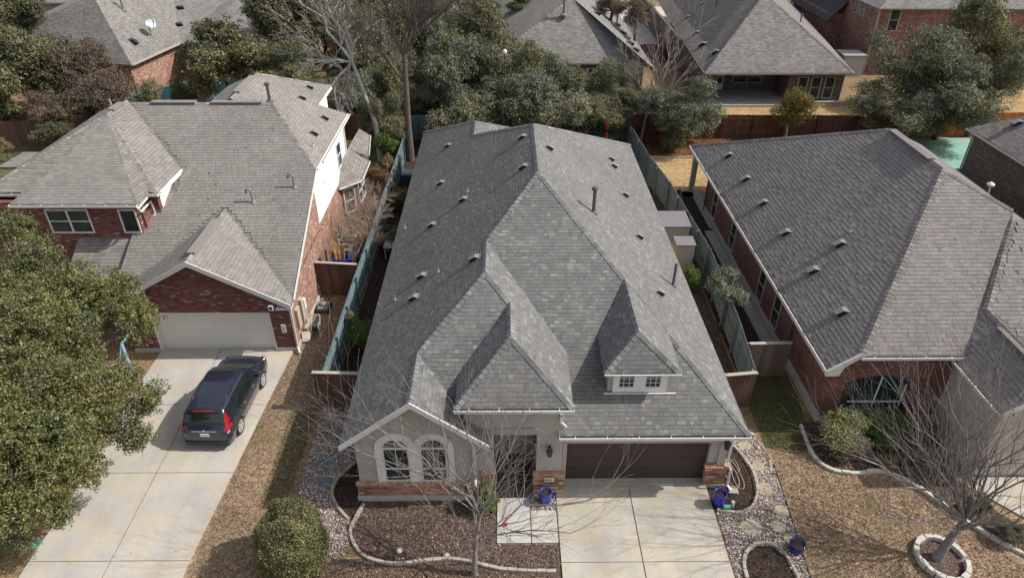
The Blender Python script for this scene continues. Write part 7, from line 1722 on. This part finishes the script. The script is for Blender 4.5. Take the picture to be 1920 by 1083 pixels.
# red bird feeder, white ball lamp, street pole, far bits
m = MB(); m.tube([(7.3, 46.6, 0), (7.3, 46.6, 2.6)], 0.03, 6); o = m.build('pole', M_BLACK, None)
t = thing('bird_feeder', 'red hanging feeder among the trees at the rear right corner of the stucco house', 'bird feeder', (7.3, 46.6, 0)); o.parent = t; o.location = (-7.3, -46.6, 0)
m = MB(); m.lathe([(0.04, 1.7), (0.08, 1.8), (0.08, 2.15), (0.13, 2.2), (0.03, 2.35)], 12, (0, 0, 0)); m.lathe([(0.07, 1.1), (0.09, 1.4), (0.03, 1.5)], 10); m.build('feeder', M_RED, t, local=True)
t = thing('garden_lamp', 'small round white lamp showing among the trees left of the grey hip roof', 'lamp', (0.05, 48.6, 0))
m = MB(); m.tube([(0, 0, 0), (0, 0, 6.4)], 0.03, 6); m.build('pole', M_BLACK, t, local=True)
m = MB(); m.lathe([(0.02, 6.35), (0.13, 6.42), (0.17, 6.55), (0.13, 6.68), (0.02, 6.74)], 14); m.build('globe', M_WHITE, t, local=True, smooth=True)
t = thing('street_lamp', 'slim grey street lamp pole at the top edge left of the grey hip roof', 'street lamp', (0.3, 88, 0))
m = MB(); m.tube([(0, 0, 0), (0, 0, 5.2)], [0.09, 0.05], 8); m.build('pole', M_GALV, t, local=True); m = MB(); m.lathe([(0.05, 5.2), (0.2, 5.3), (0.22, 5.6), (0.05, 5.75)], 10); m.build('lamp_head', M_BLACK, t, local=True)
t = thing('pole_lamp', 'white pole-mounted lamp standing behind the ridge of the red brick house', 'light', (27.8, 35.5, 0))
m = MB(); m.tube([(0.05, 0, 0), (0.05, 0, 1.6), (-0.03, 0, 2.45)], 0.04, 6); m.build('pole', M_WHITE, t, local=True); m = MB(); m.lathe([(0.05, 2.42), (0.2, 2.5), (0.21, 2.6), (0.08, 2.7)], 14, (-0.05, 0, 0)); m.build('lamp_head', M_WHITE, t, local=True)
t = thing('outdoor_sofa', 'white cushioned bench on the shaded porch beside the blue wood fence', 'bench', (-29.2, 57.6, 0))
m = MB(); m.box(-0.9, 0.9, -0.4, 0.4, 0.15, 0.45); m.box(-0.9, 0.9, 0.25, 0.45, 0.45, 0.95); m.build('cushion', M_WHITE, t, local=True, bevel=0.06)
m = MB(); m.box(-0.95, 0.95, -0.42, 0.42, 0.05, 0.15); m.build('frame', M_BROWNW, t, local=True)
t = thing('statue_pillar', 'grey stone garden pillar in front of the blue wood fence', 'pillar', (-26.0, 53.4, 0))
m = MB(); m.lathe([(0.25, 0), (0.25, 0.15), (0.14, 0.25), (0.13, 1.35), (0.26, 1.45), (0.28, 1.6), (0.05, 1.62)], 14); m.build('shaft', M_STONE, t, local=True)
m = MB(); m.box(-28.0, -27.5, 52.6, 52.9, 0, 0.7); o = m.build('toy_tricycle', plain('pink_plastic', (0.6, 0.06, 0.12), 0.5, 0.1), None, bevel=0.1); setprops(o, 'small pink toy on the ground in front of the blue fence', 'toy')
m = MB(); m.box(36.3, 38.2, 51.2, 52.1, 0.0, 0.75); o = m.build('covered_tub', M_WHITE, None, bevel=0.2); setprops(o, 'long white covered tub just beyond the bright orange fence', 'tub')
t = thing('garden_shed', 'small pale grey utility shed between the patio house and the tall brick house', 'shed', (33.2, 66.5, 0))
m = MB(); m.box(-1.0, 1.0, -1, 1, 0, 1.9); m.build('body', plain('pale_grey_panel', (0.42, 0.41, 0.42), 0.7, 0.08), t, local=True); m = MB(); m.box(-1.1, 1.1, -1.1, 1.1, 1.9, 2.0); m.build('lid', M_PATIO, t, local=True)
